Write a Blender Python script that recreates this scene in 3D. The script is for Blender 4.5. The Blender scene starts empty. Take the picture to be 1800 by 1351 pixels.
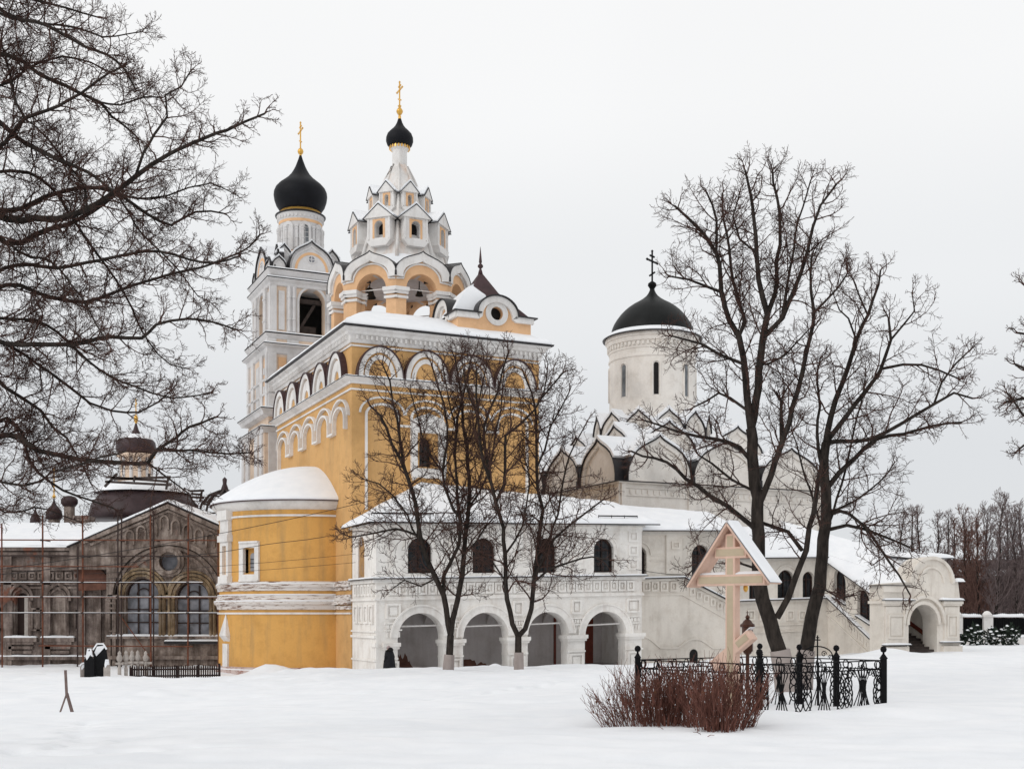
import bpy, bmesh, math, random
import numpy as np
from mathutils import Vector, noise
from mathutils.geometry import tessellate_polygon
random.seed(7)
S = bpy.context.scene
COL = S.collection
# ---------------- camera, sky, sun, exposure ----------------
FPX, U0, VH, CZ = 2100.0, 900.0, 1080.0, 3.4      # focal length / principal point in photo pixels, eye height
cam_data = bpy.data.cameras.new('camera')
cam = bpy.data.objects.new('camera', cam_data); COL.objects.link(cam)
cam_data.sensor_width = 36.0
cam_data.lens = 36.0 * FPX / 1800.0
cam_data.shift_y = (VH - 675.5) / 1800.0
cam_data.clip_start = 0.3
cam_data.clip_end = 3000
cam.location = (0, 0, CZ)
cam.rotation_euler = (math.radians(90), 0, 0)
S.camera = cam

SUN_EL, SUN_AZ = math.radians(30), math.radians(228)
W = bpy.data.worlds.new('World'); S.world = W
W.use_nodes = True
wn, wl = W.node_tree.nodes, W.node_tree.links
wn.clear()
w_out = wn.new('ShaderNodeOutputWorld')
w_bg = wn.new('ShaderNodeBackground'); w_bg.inputs['Strength'].default_value = 0.97
sky = wn.new('ShaderNodeTexSky'); sky.sky_type = 'NISHITA'; sky.sun_disc = False
sky.sun_elevation = SUN_EL; sky.sun_rotation = SUN_AZ
sky_bw = wn.new('ShaderNodeHueSaturation'); sky_bw.inputs['Saturation'].default_value = 0.25
sky_dim = wn.new('ShaderNodeMixRGB'); sky_dim.blend_type = 'MULTIPLY'; sky_dim.inputs[0].default_value = 1
sky_dim.inputs[2].default_value = (0.1, 0.1, 0.1, 1)
tc = wn.new('ShaderNodeTexCoord'); sep = wn.new('ShaderNodeSeparateXYZ')
ramp = wn.new('ShaderNodeValToRGB')
ramp.color_ramp.interpolation = 'EASE'
e = ramp.color_ramp.elements
e[0].position = 0.0; e[0].color = (0.75, 0.77, 0.79, 1)
e[1].position = 1.0; e[1].color = (1.0, 1.0, 1.0, 1)
for p, c in ((0.12, (0.765, 0.785, 0.81)), (0.27, (0.89, 0.905, 0.92)), (0.40, (0.98, 0.985, 0.99)), (0.6, (1.0, 1.0, 1.0))):
    k = e.new(p); k.color = (*c, 1)
cn = wn.new('ShaderNodeTexNoise'); cn.inputs['Scale'].default_value = 1.8; cn.inputs['Detail'].default_value = 2.5
cr = wn.new('ShaderNodeMapRange'); cr.inputs['From Min'].default_value = 0.3; cr.inputs['From Max'].default_value = 0.7
cr.inputs['To Min'].default_value = 0.975; cr.inputs['To Max'].default_value = 1.035
mulc = wn.new('ShaderNodeMixRGB'); mulc.blend_type = 'MULTIPLY'; mulc.inputs[0].default_value = 1
mixs = wn.new('ShaderNodeMixRGB'); mixs.inputs[0].default_value = 0.93
wl.new(sky.outputs[0], sky_bw.inputs['Color']); wl.new(sky_bw.outputs[0], sky_dim.inputs[1])
wl.new(tc.outputs['Generated'], sep.inputs[0]); wl.new(sep.outputs['Z'], ramp.inputs[0])
wl.new(tc.outputs['Generated'], cn.inputs['Vector']); wl.new(cn.outputs[0], cr.inputs['Value'])
wl.new(ramp.outputs[0], mulc.inputs[1]); wl.new(cr.outputs[0], mulc.inputs[2])
wl.new(sky_dim.outputs[0], mixs.inputs[1]); wl.new(mulc.outputs[0], mixs.inputs[2])
wl.new(mixs.outputs[0], w_bg.inputs[0]); wl.new(w_bg.outputs[0], w_out.inputs[0])

sd = bpy.data.lights.new('sun', 'SUN'); sd.energy = 0.75; sd.angle = math.radians(30); sd.color = (1, 0.97, 0.93)
sun = bpy.data.objects.new('sun', sd); COL.objects.link(sun)
sun.location = (-20, -20, 60)
_d = Vector((math.sin(SUN_AZ) * math.cos(SUN_EL), math.cos(SUN_AZ) * math.cos(SUN_EL), math.sin(SUN_EL)))
sun.rotation_euler = _d.to_track_quat('Z', 'Y').to_euler()
S.view_settings.view_transform = 'Standard'
S.view_settings.look = 'None'
S.view_settings.gamma = 1.0
S.view_settings.exposure = 0.0
S.render.engine = 'CYCLES'
S.cycles.max_bounces = 6

# ---------------- materials ----------------
def _bsdf(name):
    m = bpy.data.materials.new(name); m.use_nodes = True
    nt = m.node_tree
    b = nt.nodes.get('Principled BSDF')
    return m, nt.nodes, nt.links, b
def _noise(n, l, scale, detail=5, coord='Object', stretch=None, rough=0.6):
    t = n.new('ShaderNodeTexCoord'); x = n.new('ShaderNodeTexNoise')
    x.inputs['Scale'].default_value = scale; x.inputs['Detail'].default_value = detail; x.inputs['Roughness'].default_value = rough
    if stretch:
        mp = n.new('ShaderNodeMapping'); mp.inputs['Scale'].default_value = stretch
        l.new(t.outputs[coord], mp.inputs[0]); l.new(mp.outputs[0], x.inputs['Vector'])
    else:
        l.new(t.outputs[coord], x.inputs['Vector'])
    return x
def _ramp(n, l, src, stops):
    r = n.new('ShaderNodeValToRGB'); e = r.color_ramp.elements
    e[0].position, e[0].color = stops[0][0], (*stops[0][1], 1)
    e[1].position, e[1].color = stops[-1][0], (*stops[-1][1], 1)
    for p, c in stops[1:-1]:
        k = e.new(p); k.color = (*c, 1)
    l.new(src, r.inputs[0]); return r
def _mix(n, l, fac, a, b, mode='MIX'):
    m = n.new('ShaderNodeMixRGB'); m.blend_type = mode
    for i, s in ((0, fac), (1, a), (2, b)):
        if isinstance(s, (int, float)): m.inputs[i].default_value = s
        elif isinstance(s, tuple): m.inputs[i].default_value = (*s, 1)
        else: l.new(s, m.inputs[i])
    return m.outputs[0]
def _bump(n, l, b, src, strength=0.3, dist=0.05):
    u = n.new('ShaderNodeBump'); u.inputs['Strength'].default_value = strength; u.inputs['Distance'].default_value = dist
    l.new(src, u.inputs['Height']); l.new(u.outputs[0], b.inputs['Normal'])
def mat_simple(name, c, rough=0.7, var=0.15, scale=4, bump=0.15, metal=0.0, spec=0.3, dist=0.03):
    m, n, l, b = _bsdf(name)
    x = _noise(n, l, scale)
    r = _ramp(n, l, x.outputs[0], [(0.3, tuple(q * (1 - var) for q in c)), (0.7, tuple(min(1, q * (1 + var)) for q in c))])
    l.new(r.outputs[0], b.inputs['Base Color'])
    b.inputs['Roughness'].default_value = rough; b.inputs['Metallic'].default_value = metal
    b.inputs['Specular IOR Level'].default_value = spec
    if bump: _bump(n, l, b, x.outputs[0], bump, dist)
    return m
def mat_stucco(name, c, stain=(0.3, 0.22, 0.12), amt=0.35, chips=None, chip_lo=0.70):
    m, n, l, b = _bsdf(name)
    big = _noise(n, l, 0.28, 6)
    fine = _noise(n, l, 9, 4)
    streak = _noise(n, l, 1.1, 5, stretch=(1.6, 1.6, 0.22))
    base = _ramp(n, l, big.outputs[0], [(0.32, tuple(q * 0.80 for q in c)), (0.5, c), (0.68, tuple(min(1, q * 1.06) for q in c))]).outputs[0]
    s = _ramp(n, l, streak.outputs[0], [(0.50, (0, 0, 0)), (0.78, (amt, amt, amt))]).outputs[0]
    base = _mix(n, l, s, base, stain)
    mot = _noise(n, l, 1.3, 7, rough=0.7)
    mr = _ramp(n, l, mot.outputs[0], [(0.35, (0.90, 0.885, 0.87)), (0.52, (1.0, 1.0, 1.0)), (0.68, (1.0, 1.0, 1.0))]).outputs[0]
    base = _mix(n, l, 1.0, base, mr, 'MULTIPLY')
    f2 = _ramp(n, l, fine.outputs[0], [(0.25, (0.93, 0.93, 0.93)), (0.75, (1.0, 1.0, 1.0))]).outputs[0]
    base = _mix(n, l, 1.0, base, f2, 'MULTIPLY')
    if chips:
        ch = _noise(n, l, 2.4, 6, stretch=(0.7, 0.7, 3.0), rough=0.65)
        cf = _ramp(n, l, ch.outputs[0], [(chip_lo - 0.005, (0, 0, 0)), (chip_lo + 0.01, (1, 1, 1))]).outputs[0]
        base = _mix(n, l, cf, base, chips)
    l.new(base, b.inputs['Base Color']); b.inputs['Roughness'].default_value = 0.9
    b.inputs['Specular IOR Level'].default_value = 0.15
    _bump(n, l, b, fine.outputs[0], 0.25, 0.02)
    return m
def mat_snow(name, bumpscale=3.0, strength=0.35):
    m, n, l, b = _bsdf(name)
    x = _noise(n, l, bumpscale, 8, rough=0.55); y = _noise(n, l, 40, 3)
    a = _mix(n, l, 0.12, x.outputs[0], y.outputs[0])
    r = _ramp(n, l, x.outputs[0], [(0.3, (0.81, 0.83, 0.86)), (0.7, (0.885, 0.895, 0.915))])
    l.new(r.outputs[0], b.inputs['Base Color']); b.inputs['Roughness'].default_value = 0.75
    b.inputs['Specular IOR Level'].default_value = 0.2
    _bump(n, l, b, a, strength, 0.06)
    return m
def mat_bark(name, c1, c2, scale=8):
    m, n, l, b = _bsdf(name)
    x = _noise(n, l, scale, 6, stretch=(1, 1, 0.3))
    r = _ramp(n, l, x.outputs[0], [(0.3, c1), (0.7, c2)])
    l.new(r.outputs[0], b.inputs['Base Color']); b.inputs['Roughness'].default_value = 0.9
    b.inputs['Specular IOR Level'].default_value = 0.15
    _bump(n, l, b, x.outputs[0], 0.6, 0.04)
    return m
def mat_worn_band(name):          # lime wash flaking off the brick courses
    m, n, l, b = _bsdf(name)
    x = _noise(n, l, 1.6, 7, stretch=(0.8, 0.8, 9.0), rough=0.7)
    y = _noise(n, l, 0.25, 3)
    s = _mix(n, l, 0.3, x.outputs[0], y.outputs[0])
    r = _ramp(n, l, s, [(0.0, (0.74, 0.71, 0.68)), (0.52, (0.70, 0.66, 0.63)), (0.555, (0.42, 0.33, 0.28)), (0.58, (0.16, 0.09, 0.07)), (1, (0.12, 0.07, 0.055))])
    l.new(r.outputs[0], b.inputs['Base Color']); b.inputs['Roughness'].default_value = 0.97
    _bump(n, l, b, x.outputs[0], 0.7, 0.05)
    return m
def mat_brick(name, c1, c2, mortar, scale=1.0, peel=None):
    m, n, l, b = _bsdf(name)
    t = n.new('ShaderNodeTexCoord'); mp = n.new('ShaderNodeMapping'); mp.inputs['Rotation'].default_value = (math.radians(90), 0, 0)
    br = n.new('ShaderNodeTexBrick'); br.inputs['Scale'].default_value = scale
    br.inputs['Brick Width'].default_value = 0.5; br.inputs['Row Height'].default_value = 0.16; br.inputs['Mortar Size'].default_value = 0.02
    br.inputs['Color1'].default_value = (*c1, 1); br.inputs['Color2'].default_value = (*c2, 1); br.inputs['Mortar'].default_value = (*mortar, 1)
    l.new(t.outputs['Object'], mp.inputs[0]); l.new(mp.outputs[0], br.inputs['Vector'])
    x = _noise(n, l, 0.8, 8, rough=0.7)
    out = br.outputs[0]
    if peel:
        f = _ramp(n, l, x.outputs[0], [(0.47, (1, 1, 1)), (0.56, (0, 0, 0))]).outputs[0]
        out = _mix(n, l, f, out, peel)
    l.new(out, b.inputs['Base Color']); b.inputs['Roughness'].default_value = 0.97
    _bump(n, l, b, x.outputs[0], 0.5, 0.05)
    return m
def mat_ruin(name, lo, mid, hi, brick=(0.20, 0.075, 0.045), thr=0.66):
    m, n, l, b = _bsdf(name)
    x = _noise(n, l, 0.9, 9, rough=0.75); y = _noise(n, l, 0.35, 6); z = _noise(n, l, 2.0, 6, stretch=(1.5, 1.5, 0.25))
    base = _ramp(n, l, x.outputs[0], [(0.3, lo), (0.5, mid), (0.7, hi)]).outputs[0]
    zz = _ramp(n, l, z.outputs[0], [(0.42, (0.5, 0.47, 0.45)), (0.6, (1, 1, 1))]).outputs[0]
    base = _mix(n, l, 1.0, base, zz, 'MULTIPLY')
    f = _ramp(n, l, y.outputs[0], [(thr - 0.03, (0, 0, 0)), (thr + 0.01, (0.8, 0.8, 0.8))]).outputs[0]
    base = _mix(n, l, f, base, brick)
    l.new(base, b.inputs['Base Color']); b.inputs['Roughness'].default_value = 0.97
    _bump(n, l, b, x.outputs[0], 0.8, 0.08)
    return m
def mat_glass(name, c=(0.02, 0.022, 0.025), rough=0.12):
    m, n, l, b = _bsdf(name)
    x = _noise(n, l, 1.5, 2)
    r = _ramp(n, l, x.outputs[0], [(0.35, tuple(q * 0.7 for q in c)), (0.7, tuple(q * 1.5 for q in c))])
    l.new(r.outputs[0], b.inputs['Base Color']); b.inputs['Roughness'].default_value = rough
    b.inputs['Specular IOR Level'].default_value = 0.25
    _bump(n, l, b, x.outputs[0], 0.08, 0.02)
    return m
def mat_icon(name):
    m, n, l, b = _bsdf(name)
    x = _noise(n, l, 2.6, 5, stretch=(1, 1, 0.5))
    r = _ramp(n, l, x.outputs[0], [(0.3, (0.10, 0.05, 0.03)), (0.45, (0.42, 0.24, 0.09)), (0.55, (0.30, 0.17, 0.08)), (0.65, (0.35, 0.33, 0.33)), (0.75, (0.16, 0.10, 0.07))])
    l.new(r.outputs[0], b.inputs['Base Color']); b.inputs['Roughness'].default_value = 0.5
    return m

M = dict(
    snow=mat_snow('snow', 1.2, 0.25), ground_snow=mat_snow('ground snow', 0.9, 0.8),
    yellow=mat_stucco('ochre stucco', (0.65, 0.385, 0.16), (0.46, 0.30, 0.15), 0.5),
    yellow_apse=mat_stucco('ochre stucco of the apse', (0.68, 0.375, 0.115), (0.36, 0.24, 0.12), 0.6),
    peach=mat_stucco('peach stucco', (0.78, 0.49, 0.28), (0.60, 0.36, 0.2), 0.35),
    pale_peach=mat_stucco('faded peach stucco', (0.74, 0.58, 0.45), (0.5, 0.42, 0.36), 0.3),
    white=mat_stucco('white trim', (0.78, 0.76, 0.74), (0.42, 0.38, 0.35), 0.4),
    tower_white=mat_stucco('grey white tower trim', (0.68, 0.665, 0.66), (0.46, 0.44, 0.42), 0.4),
    tent_white=mat_stucco('tent whitewash', (0.80, 0.775, 0.75), (0.66, 0.42, 0.28), 0.6),
    porch=mat_stucco('lime washed brick', (0.86, 0.835, 0.80), (0.52, 0.44, 0.38), 0.55, chips=(0.25, 0.12, 0.09), chip_lo=0.70),
    cream=mat_stucco('cream limestone', (0.74, 0.69, 0.625), (0.46, 0.40, 0.34), 0.5),
    church_white=mat_stucco('white church wall', (0.82, 0.78, 0.73), (0.60, 0.55, 0.50), 0.3),
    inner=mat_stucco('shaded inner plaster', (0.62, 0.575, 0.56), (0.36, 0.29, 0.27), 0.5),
    band=mat_worn_band('flaking band'),
    brick=mat_brick('plinth brick', (0.22, 0.07, 0.05), (0.30, 0.12, 0.09), (0.5, 0.45, 0.42), 1.6, peel=(0.55, 0.45, 0.42)),
    ruin=mat_ruin('weathered render', (0.10, 0.075, 0.062), (0.27, 0.215, 0.185), (0.50, 0.43, 0.38)),
    ruin_dark=mat_ruin('dark weathered render', (0.08, 0.058, 0.05), (0.21, 0.165, 0.145), (0.42, 0.35, 0.31)),
    ruin_ochre=mat_ruin('ochre weathered render', (0.11, 0.075, 0.05), (0.30, 0.215, 0.125), (0.46, 0.38, 0.3), thr=0.75),
    metal=mat_simple('dark roof metal', (0.022, 0.02, 0.022), 0.45, 0.3, 2, 0.05),
    maroon=mat_simple('maroon roof metal', (0.055, 0.028, 0.03), 0.5, 0.3, 2, 0.05),
    brown_metal=mat_simple('brown roof metal', (0.042, 0.024, 0.026), 0.5, 0.35, 1.5, 0.1),
    dome=mat_simple('black dome', (0.006, 0.0065, 0.009), 0.55, 0.4, 0.9, 0.04, spec=0.16),
    dome_green=mat_simple('black green dome', (0.007, 0.008, 0.008), 0.5, 0.5, 0.8, 0.08, spec=0.18),
    gold=mat_simple('gilding', (0.72, 0.42, 0.10), 0.32, 0.1, 3, 0.0, metal=0.75),
    black_iron=mat_simple('black iron', (0.005, 0.005, 0.006), 0.6, 0.2, 8, 0.05, spec=0.12),
    rust=mat_simple('rusty pipe', (0.14, 0.05, 0.028), 0.8, 0.4, 3, 0.1),
    dark_pipe=mat_simple('dark pipe', (0.045, 0.03, 0.027), 0.8, 0.3, 3, 0.1),
    timber=mat_simple('old timber', (0.055, 0.042, 0.038), 0.9, 0.3, 3, 0.2),
    frame_brown=mat_simple('brown window frame', (0.028, 0.013, 0.010), 0.6, 0.2, 3, 0.1),
    glass=mat_glass('dark glass'), pale_glass=mat_glass('dull pale glass', (0.21, 0.215, 0.24), 0.5),
    tower_glass=mat_glass('grey glass', (0.13, 0.14, 0.15), 0.2),
    void=mat_simple('dark interior', (0.012, 0.011, 0.011), 0.9, 0.2, 2, 0.0),
    icon=mat_icon('faded painted panel'),
    pink_wood=mat_stucco('painted wood', (0.72, 0.51, 0.41), (0.45, 0.33, 0.28), 0.55),
    panel_wood=mat_simple('sage inlay', (0.50, 0.41, 0.29), 0.7, 0.08, 3, 0.06),
    red_rail=mat_simple('red rail', (0.16, 0.035, 0.02), 0.5, 0.2, 3, 0.05),
    bark=mat_bark('dark bark', (0.010, 0.008, 0.007), (0.050, 0.040, 0.034), 9),
    twig=mat_bark('twigs', (0.034, 0.018, 0.014), (0.095, 0.052, 0.042), 3),
    twig_red=mat_bark('reddish twigs', (0.08, 0.042, 0.035), (0.19, 0.11, 0.09), 3),
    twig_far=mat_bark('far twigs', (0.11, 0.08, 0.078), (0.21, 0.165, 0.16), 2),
    shrub_red=mat_bark('red brown stems', (0.05, 0.022, 0.017), (0.24, 0.105, 0.08), 9),
    leaf_dead=mat_simple('dry leaves', (0.10, 0.04, 0.022), 0.9, 0.4, 4, 0),
    whitewash=mat_stucco('whitewashed bark', (0.36, 0.31, 0.29), (0.12, 0.09, 0.08), 0.6, chips=(0.12, 0.09, 0.08), chip_lo=0.66),
    granite=mat_simple('black granite', (0.007, 0.007, 0.008), 0.5, 0.3, 6, 0.0, spec=0.15),
    grey_stone=mat_simple('grey stone', (0.30, 0.26, 0.24), 0.85, 0.25, 5, 0.3),
    pale_stone=mat_simple('pale stone', (0.40, 0.36, 0.33), 0.85, 0.2, 5, 0.2),
    picket=mat_simple('picket wood', (0.028, 0.017, 0.015), 0.8, 0.3, 4, 0.1),
    stake_wood=mat_simple('weathered stake', (0.16, 0.115, 0.105), 0.9, 0.3, 6, 0.3),
    coat=mat_simple('dark coat', (0.010, 0.010, 0.013), 0.85, 0.3, 6, 0.1),
    fur=mat_simple('dark fur', (0.015, 0.013, 0.013), 1.0, 0.4, 40, 0.6),
    hat=mat_simple('pinkish knitted hat', (0.36, 0.28, 0.28), 0.95, 0.2, 30, 0.4),
    skin=mat_simple('skin', (0.5, 0.28, 0.2), 0.6, 0.08, 5, 0.0),
    bronze=mat_simple('brown lantern metal', (0.07, 0.03, 0.02), 0.4, 0.3, 5, 0.1, metal=0.4),
    bell=mat_simple('bell bronze', (0.03, 0.025, 0.02), 0.5, 0.3, 3, 0.05, metal=0.5),
    evergreen=mat_simple('dark evergreen', (0.015, 0.025, 0.016), 0.9, 0.4, 5, 0.2),
    barn=mat_ruin('dark brick barn', (0.035, 0.02, 0.018), (0.06, 0.035, 0.03), (0.10, 0.06, 0.05), thr=0.8),
    wire=mat_simple('wire', (0.015, 0.013, 0.013), 0.6, 0.1, 3, 0.0),
    red_brick_far=mat_simple('far red brick', (0.15, 0.07, 0.05), 0.9, 0.3, 2, 0.1),
)

# ---------------- mesh helpers ----------------
SPLIT = {k: v for k, v in dict(imposts=('impost', .0), gate_flashing=('gate_flashing', .02), bare_brick_patch=('bare_brick_patch', .02), wall_band=('wall_band', .5), slit_surrounds=('slit_surround', 0),
         slit_windows=('slit_window', 0), grey_slits=('grey_slit', 0), window_hoods=('window_hood', 0), door=('door', .02), snow_guard=('snow_guard', .05), tie_rods=('tie_rod', 0),
         parapet_panels=('parapet_panels', .3), sunk_panels=('sunk_panels', .25), cornice_snow=('cornice_snow', 0), panels=('panels', .02), blind_arcade=('blind_arcade', 0), gutter=('gutter', 0), dentils=('dentils', .45), trim=('trim', .4)).items()}
class MB:
    def __init__(s): s.v = []; s.f = []
    def add(s, vs, fs):
        o = len(s.v); s.v.extend([tuple(p) for p in vs]); s.f.extend([tuple(i + o for i in f) for f in fs]); return s
    def build(s, name, mat, parent=None, smooth=False, bevel=0.0):
        if name in SPLIT:
            first = None
            for part in s.islands(SPLIT[name][1]):
                o = part._build(SPLIT[name][0], mat, parent, smooth, bevel); first = first or o
            return first
        return s._build(name, mat, parent, smooth, bevel)
    def islands(s, gap):
        n = len(s.v); par = list(range(n))
        def find(a):
            while par[a] != a: par[a] = par[par[a]]; a = par[a]
            return a
        for f in s.f:
            r = find(f[0])
            for q in f[1:]: par[find(q)] = r
        comp = {}
        for i in range(n): comp.setdefault(find(i), []).append(i)
        boxes = []
        for r, ids in comp.items():
            P = np.array([s.v[i] for i in ids]); boxes.append([P.min(0) - gap, P.max(0) + gap, {r}])
        merged = True
        while merged:
            merged = False; out = []
            for b in boxes:
                for o in out:
                    if (b[0] <= o[1]).all() and (b[1] >= o[0]).all():
                        o[0] = np.minimum(o[0], b[0]); o[1] = np.maximum(o[1], b[1]); o[2] |= b[2]; merged = True; break
                else: out.append(b)
            boxes = out
        for lo, hi, rs in boxes:
            m = MB(); mp = {}
            for f in s.f:
                if find(f[0]) in rs:
                    for q in f:
                        if q not in mp: mp[q] = len(m.v); m.v.append(s.v[q])
                    m.f.append(tuple(mp[q] for q in f))
            yield m
    def _build(s, name, mat, parent=None, smooth=False, bevel=0.0):
        me = bpy.data.meshes.new(name)
        me.from_pydata(s.v, [], s.f)
        bm = bmesh.new(); bm.from_mesh(me)
        bmesh.ops.recalc_face_normals(bm, faces=bm.faces)
        bm.to_mesh(me); bm.free()
        if smooth:
            me.polygons.foreach_set('use_smooth', [True] * len(me.polygons))
            if smooth == 'auto':
                me.set_sharp_from_angle(angle=math.radians(40))
        me.materials.append(M[mat])
        o = bpy.data.objects.new(name, me); COL.objects.link(o)
        if parent is not None:
            o.parent = parent
            if parent.type == 'EMPTY': o.location = -parent.location
        if bevel:
            b = o.modifiers.new('bevel', 'BEVEL'); b.width = bevel; b.segments = 2; b.limit_method = 'ANGLE'
        return o
def thing(name, label, cat, loc=(0, 0, 0), group=None):
    o = bpy.data.objects.new(name, None); COL.objects.link(o)
    o.location = loc; o.empty_display_size = 0.5
    return tag(o, label, cat, group)
def tag(o, label=None, cat=None, group=None, kind=None):
    if cat and not kind: kind = 'thing'
    if label: o['label'] = label
    if cat: o['category'] = cat
    if group: o['group'] = group
    if kind: o['kind'] = kind
    return o
def PX(u, v, Y):
    return Vector(((u - U0) / FPX * Y, Y, CZ - (v - VH) / FPX * Y))
class Face:
    """a vertical wall plane: x along the wall, z up, d outwards"""
    def __init__(s, O, D, N, k=0.0): s.O, s.D, s.N, s.k = O, D, N, k
    def pt(s, x, z, d=0.0):
        return (s.O[0] + s.D[0] * x + s.N[0] * d, s.O[1] + s.D[1] * x + s.N[1] * d, z + s.k * x)
    def xu(s, u, d=0.0):
        m = (u - U0) / FPX
        ox, oy = s.O[0] + s.N[0] * d, s.O[1] + s.N[1] * d
        return (m * oy - ox) / (s.D[0] - m * s.D[1])
    def zv(s, x, v, d=0.0):
        p = s.pt(x, 0, d); return CZ - (v - VH) / FPX * p[1] - s.k * x
BOXF = [(0, 1, 2, 3), (7, 6, 5, 4), (0, 4, 5, 1), (1, 5, 6, 2), (2, 6, 7, 3), (3, 7, 4, 0)]
def fbox(mb, F, x0, x1, z0, z1, d0, d1):
    mb.add([F.pt(x0, z0, d0), F.pt(x1, z0, d0), F.pt(x1, z0, d1), F.pt(x0, z0, d1),
            F.pt(x0, z1, d0), F.pt(x1, z1, d0), F.pt(x1, z1, d1), F.pt(x0, z1, d1)], BOXF)
def fplate(mb, F, outer, holes, d0, d1, back=True, reveal=True):
    loops = [outer] + list(holes)
    tri = tessellate_polygon([[Vector((x, z, 0)) for x, z in lp] for lp in loops])
    flat = [p for lp in loops for p in lp]; n = len(flat)
    vs = [F.pt(x, z, d1) for x, z in flat]; fs = [tuple(t) for t in tri]
    vs += [F.pt(x, z, d0) for x, z in flat]
    if back: fs += [tuple(i + n for i in reversed(t)) for t in tri]
    o = 0
    for lp in loops:
        m = len(lp)
        if reveal or lp is outer:
            for i in range(m):
                j = (i + 1) % m; fs.append((o + i, o + j, n + o + j, n + o + i))
        o += m
    mb.add(vs, fs)
def strip(mb, F, pts, w, d0, d1):
    n = len(pts); L_, R_ = [], []
    for i, (x, z) in enumerate(pts):
        a = pts[max(0, i - 1)]; b = pts[min(n - 1, i + 1)]
        tx, tz = b[0] - a[0], b[1] - a[1]; q = math.hypot(tx, tz) or 1
        nx, nz = -tz / q * w / 2, tx / q * w / 2
        L_.append((x + nx, z + nz)); R_.append((x - nx, z - nz))
    vs, fs = [], []
    for i in range(n):
        vs += [F.pt(*L_[i], d0), F.pt(*L_[i], d1), F.pt(*R_[i], d1), F.pt(*R_[i], d0)]
    for i in range(n - 1):
        a, b = 4 * i, 4 * i + 4
        fs += [(a, a + 1, b + 1, b), (a + 1, a + 2, b + 2, b + 1), (a + 2, a + 3, b + 3, b + 2), (a + 3, a, b, b + 3)]
    fs += [(0, 1, 2, 3), (4 * n - 4, 4 * n - 3, 4 * n - 2, 4 * n - 1)]
    mb.add(vs, fs)
def arc(xc, z0, rx, rz=None, n=18, a0=0.0, a1=math.pi):
    rz = rz or rx
    return [(xc + rx * math.cos(a0 + (a1 - a0) * i / n), z0 + rz * math.sin(a0 + (a1 - a0) * i / n)) for i in range(n + 1)]
def archhole(x0, x1, zb, zs, rz=None, n=16):      # x0..x1 wide opening, bottom zb, springing zs
    r = (x1 - x0) / 2
    return [(x0, zb), (x1, zb)] + arc((x0 + x1) / 2, zs, r, rz or r, n)
KEEL = [(1, 0), (1.0, .16), (.96, .34), (.87, .51), (.72, .66), (.53, .77), (.34, .85), (.17, .92), (.06, .98), (0, 1.04)]
def keel(xc, z0, w, h):
    r = [(xc + w * a, z0 + h * b) for a, b in KEEL]; l = [(xc - w * a, z0 + h * b) for a, b in reversed(KEEL[:-1])]
    return r + l
class Frame:
    def __init__(s, O, R, L): s.O, s.R, s.L = O, R, L
    def p2(s, a, b): return (s.O[0] + s.R[0] * a + s.L[0] * b, s.O[1] + s.R[1] * a + s.L[1] * b)
    def pt(s, a, b, z): q = s.p2(a, b); return (q[0], q[1], z)
    def front(s, a=0, b=0, k=0): return Face(s.p2(a, b), s.R, (-s.L[0], -s.L[1]), k)
    def left(s, a=0, b=0): return Face(s.p2(a, b), s.L, (-s.R[0], -s.R[1]))
    def right(s, a=0, b=0): return Face(s.p2(a, b), s.L, s.R)
def rsweep(mb, Fr, a0, a1, b0, b1, prof, close=False):
    n = len(prof); vs = []
    for o, z in prof:
        vs += [Fr.pt(a0 - o, b0 - o, z), Fr.pt(a1 + o, b0 - o, z), Fr.pt(a1 + o, b1 + o, z), Fr.pt(a0 - o, b1 + o, z)]
    fs = []
    for i in range(n if close else n - 1):
        j = (i + 1) % n
        for c in range(4):
            d = (c + 1) % 4; fs.append((4 * i + c, 4 * i + d, 4 * j + d, 4 * j + c))
    if not close:
        fs.append((0, 1, 2, 3)); fs.append((4 * n - 4, 4 * n - 3, 4 * n - 2, 4 * n - 1))
    mb.add(vs, fs)
def lathe(mb, cx, cy, prof, n=40, a0=0.0, a1=2 * math.pi, ex=(1, 0), ey=(0, 1), cap=True):
    full = abs(a1 - a0 - 2 * math.pi) < 1e-6
    m = n if full else n + 1; vs = []
    for r, z in prof:
        for i in range(m):
            a = a0 + (a1 - a0) * i / n
            vs.append((cx + r * (math.cos(a) * ex[0] + math.sin(a) * ey[0]), cy + r * (math.cos(a) * ex[1] + math.sin(a) * ey[1]), z))
    fs = []
    for k in range(len(prof) - 1):
        for i in range(n):
            j = (i + 1) % m
            fs.append((k * m + i, k * m + j, (k + 1) * m + j, (k + 1) * m + i))
    if cap and full:
        if prof[0][0] > 1e-4: fs.append(tuple(range(m)))
        if prof[-1][0] > 1e-4: fs.append(tuple((len(prof) - 1) * m + i for i in range(m)))
    mb.add(vs, fs)
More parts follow.
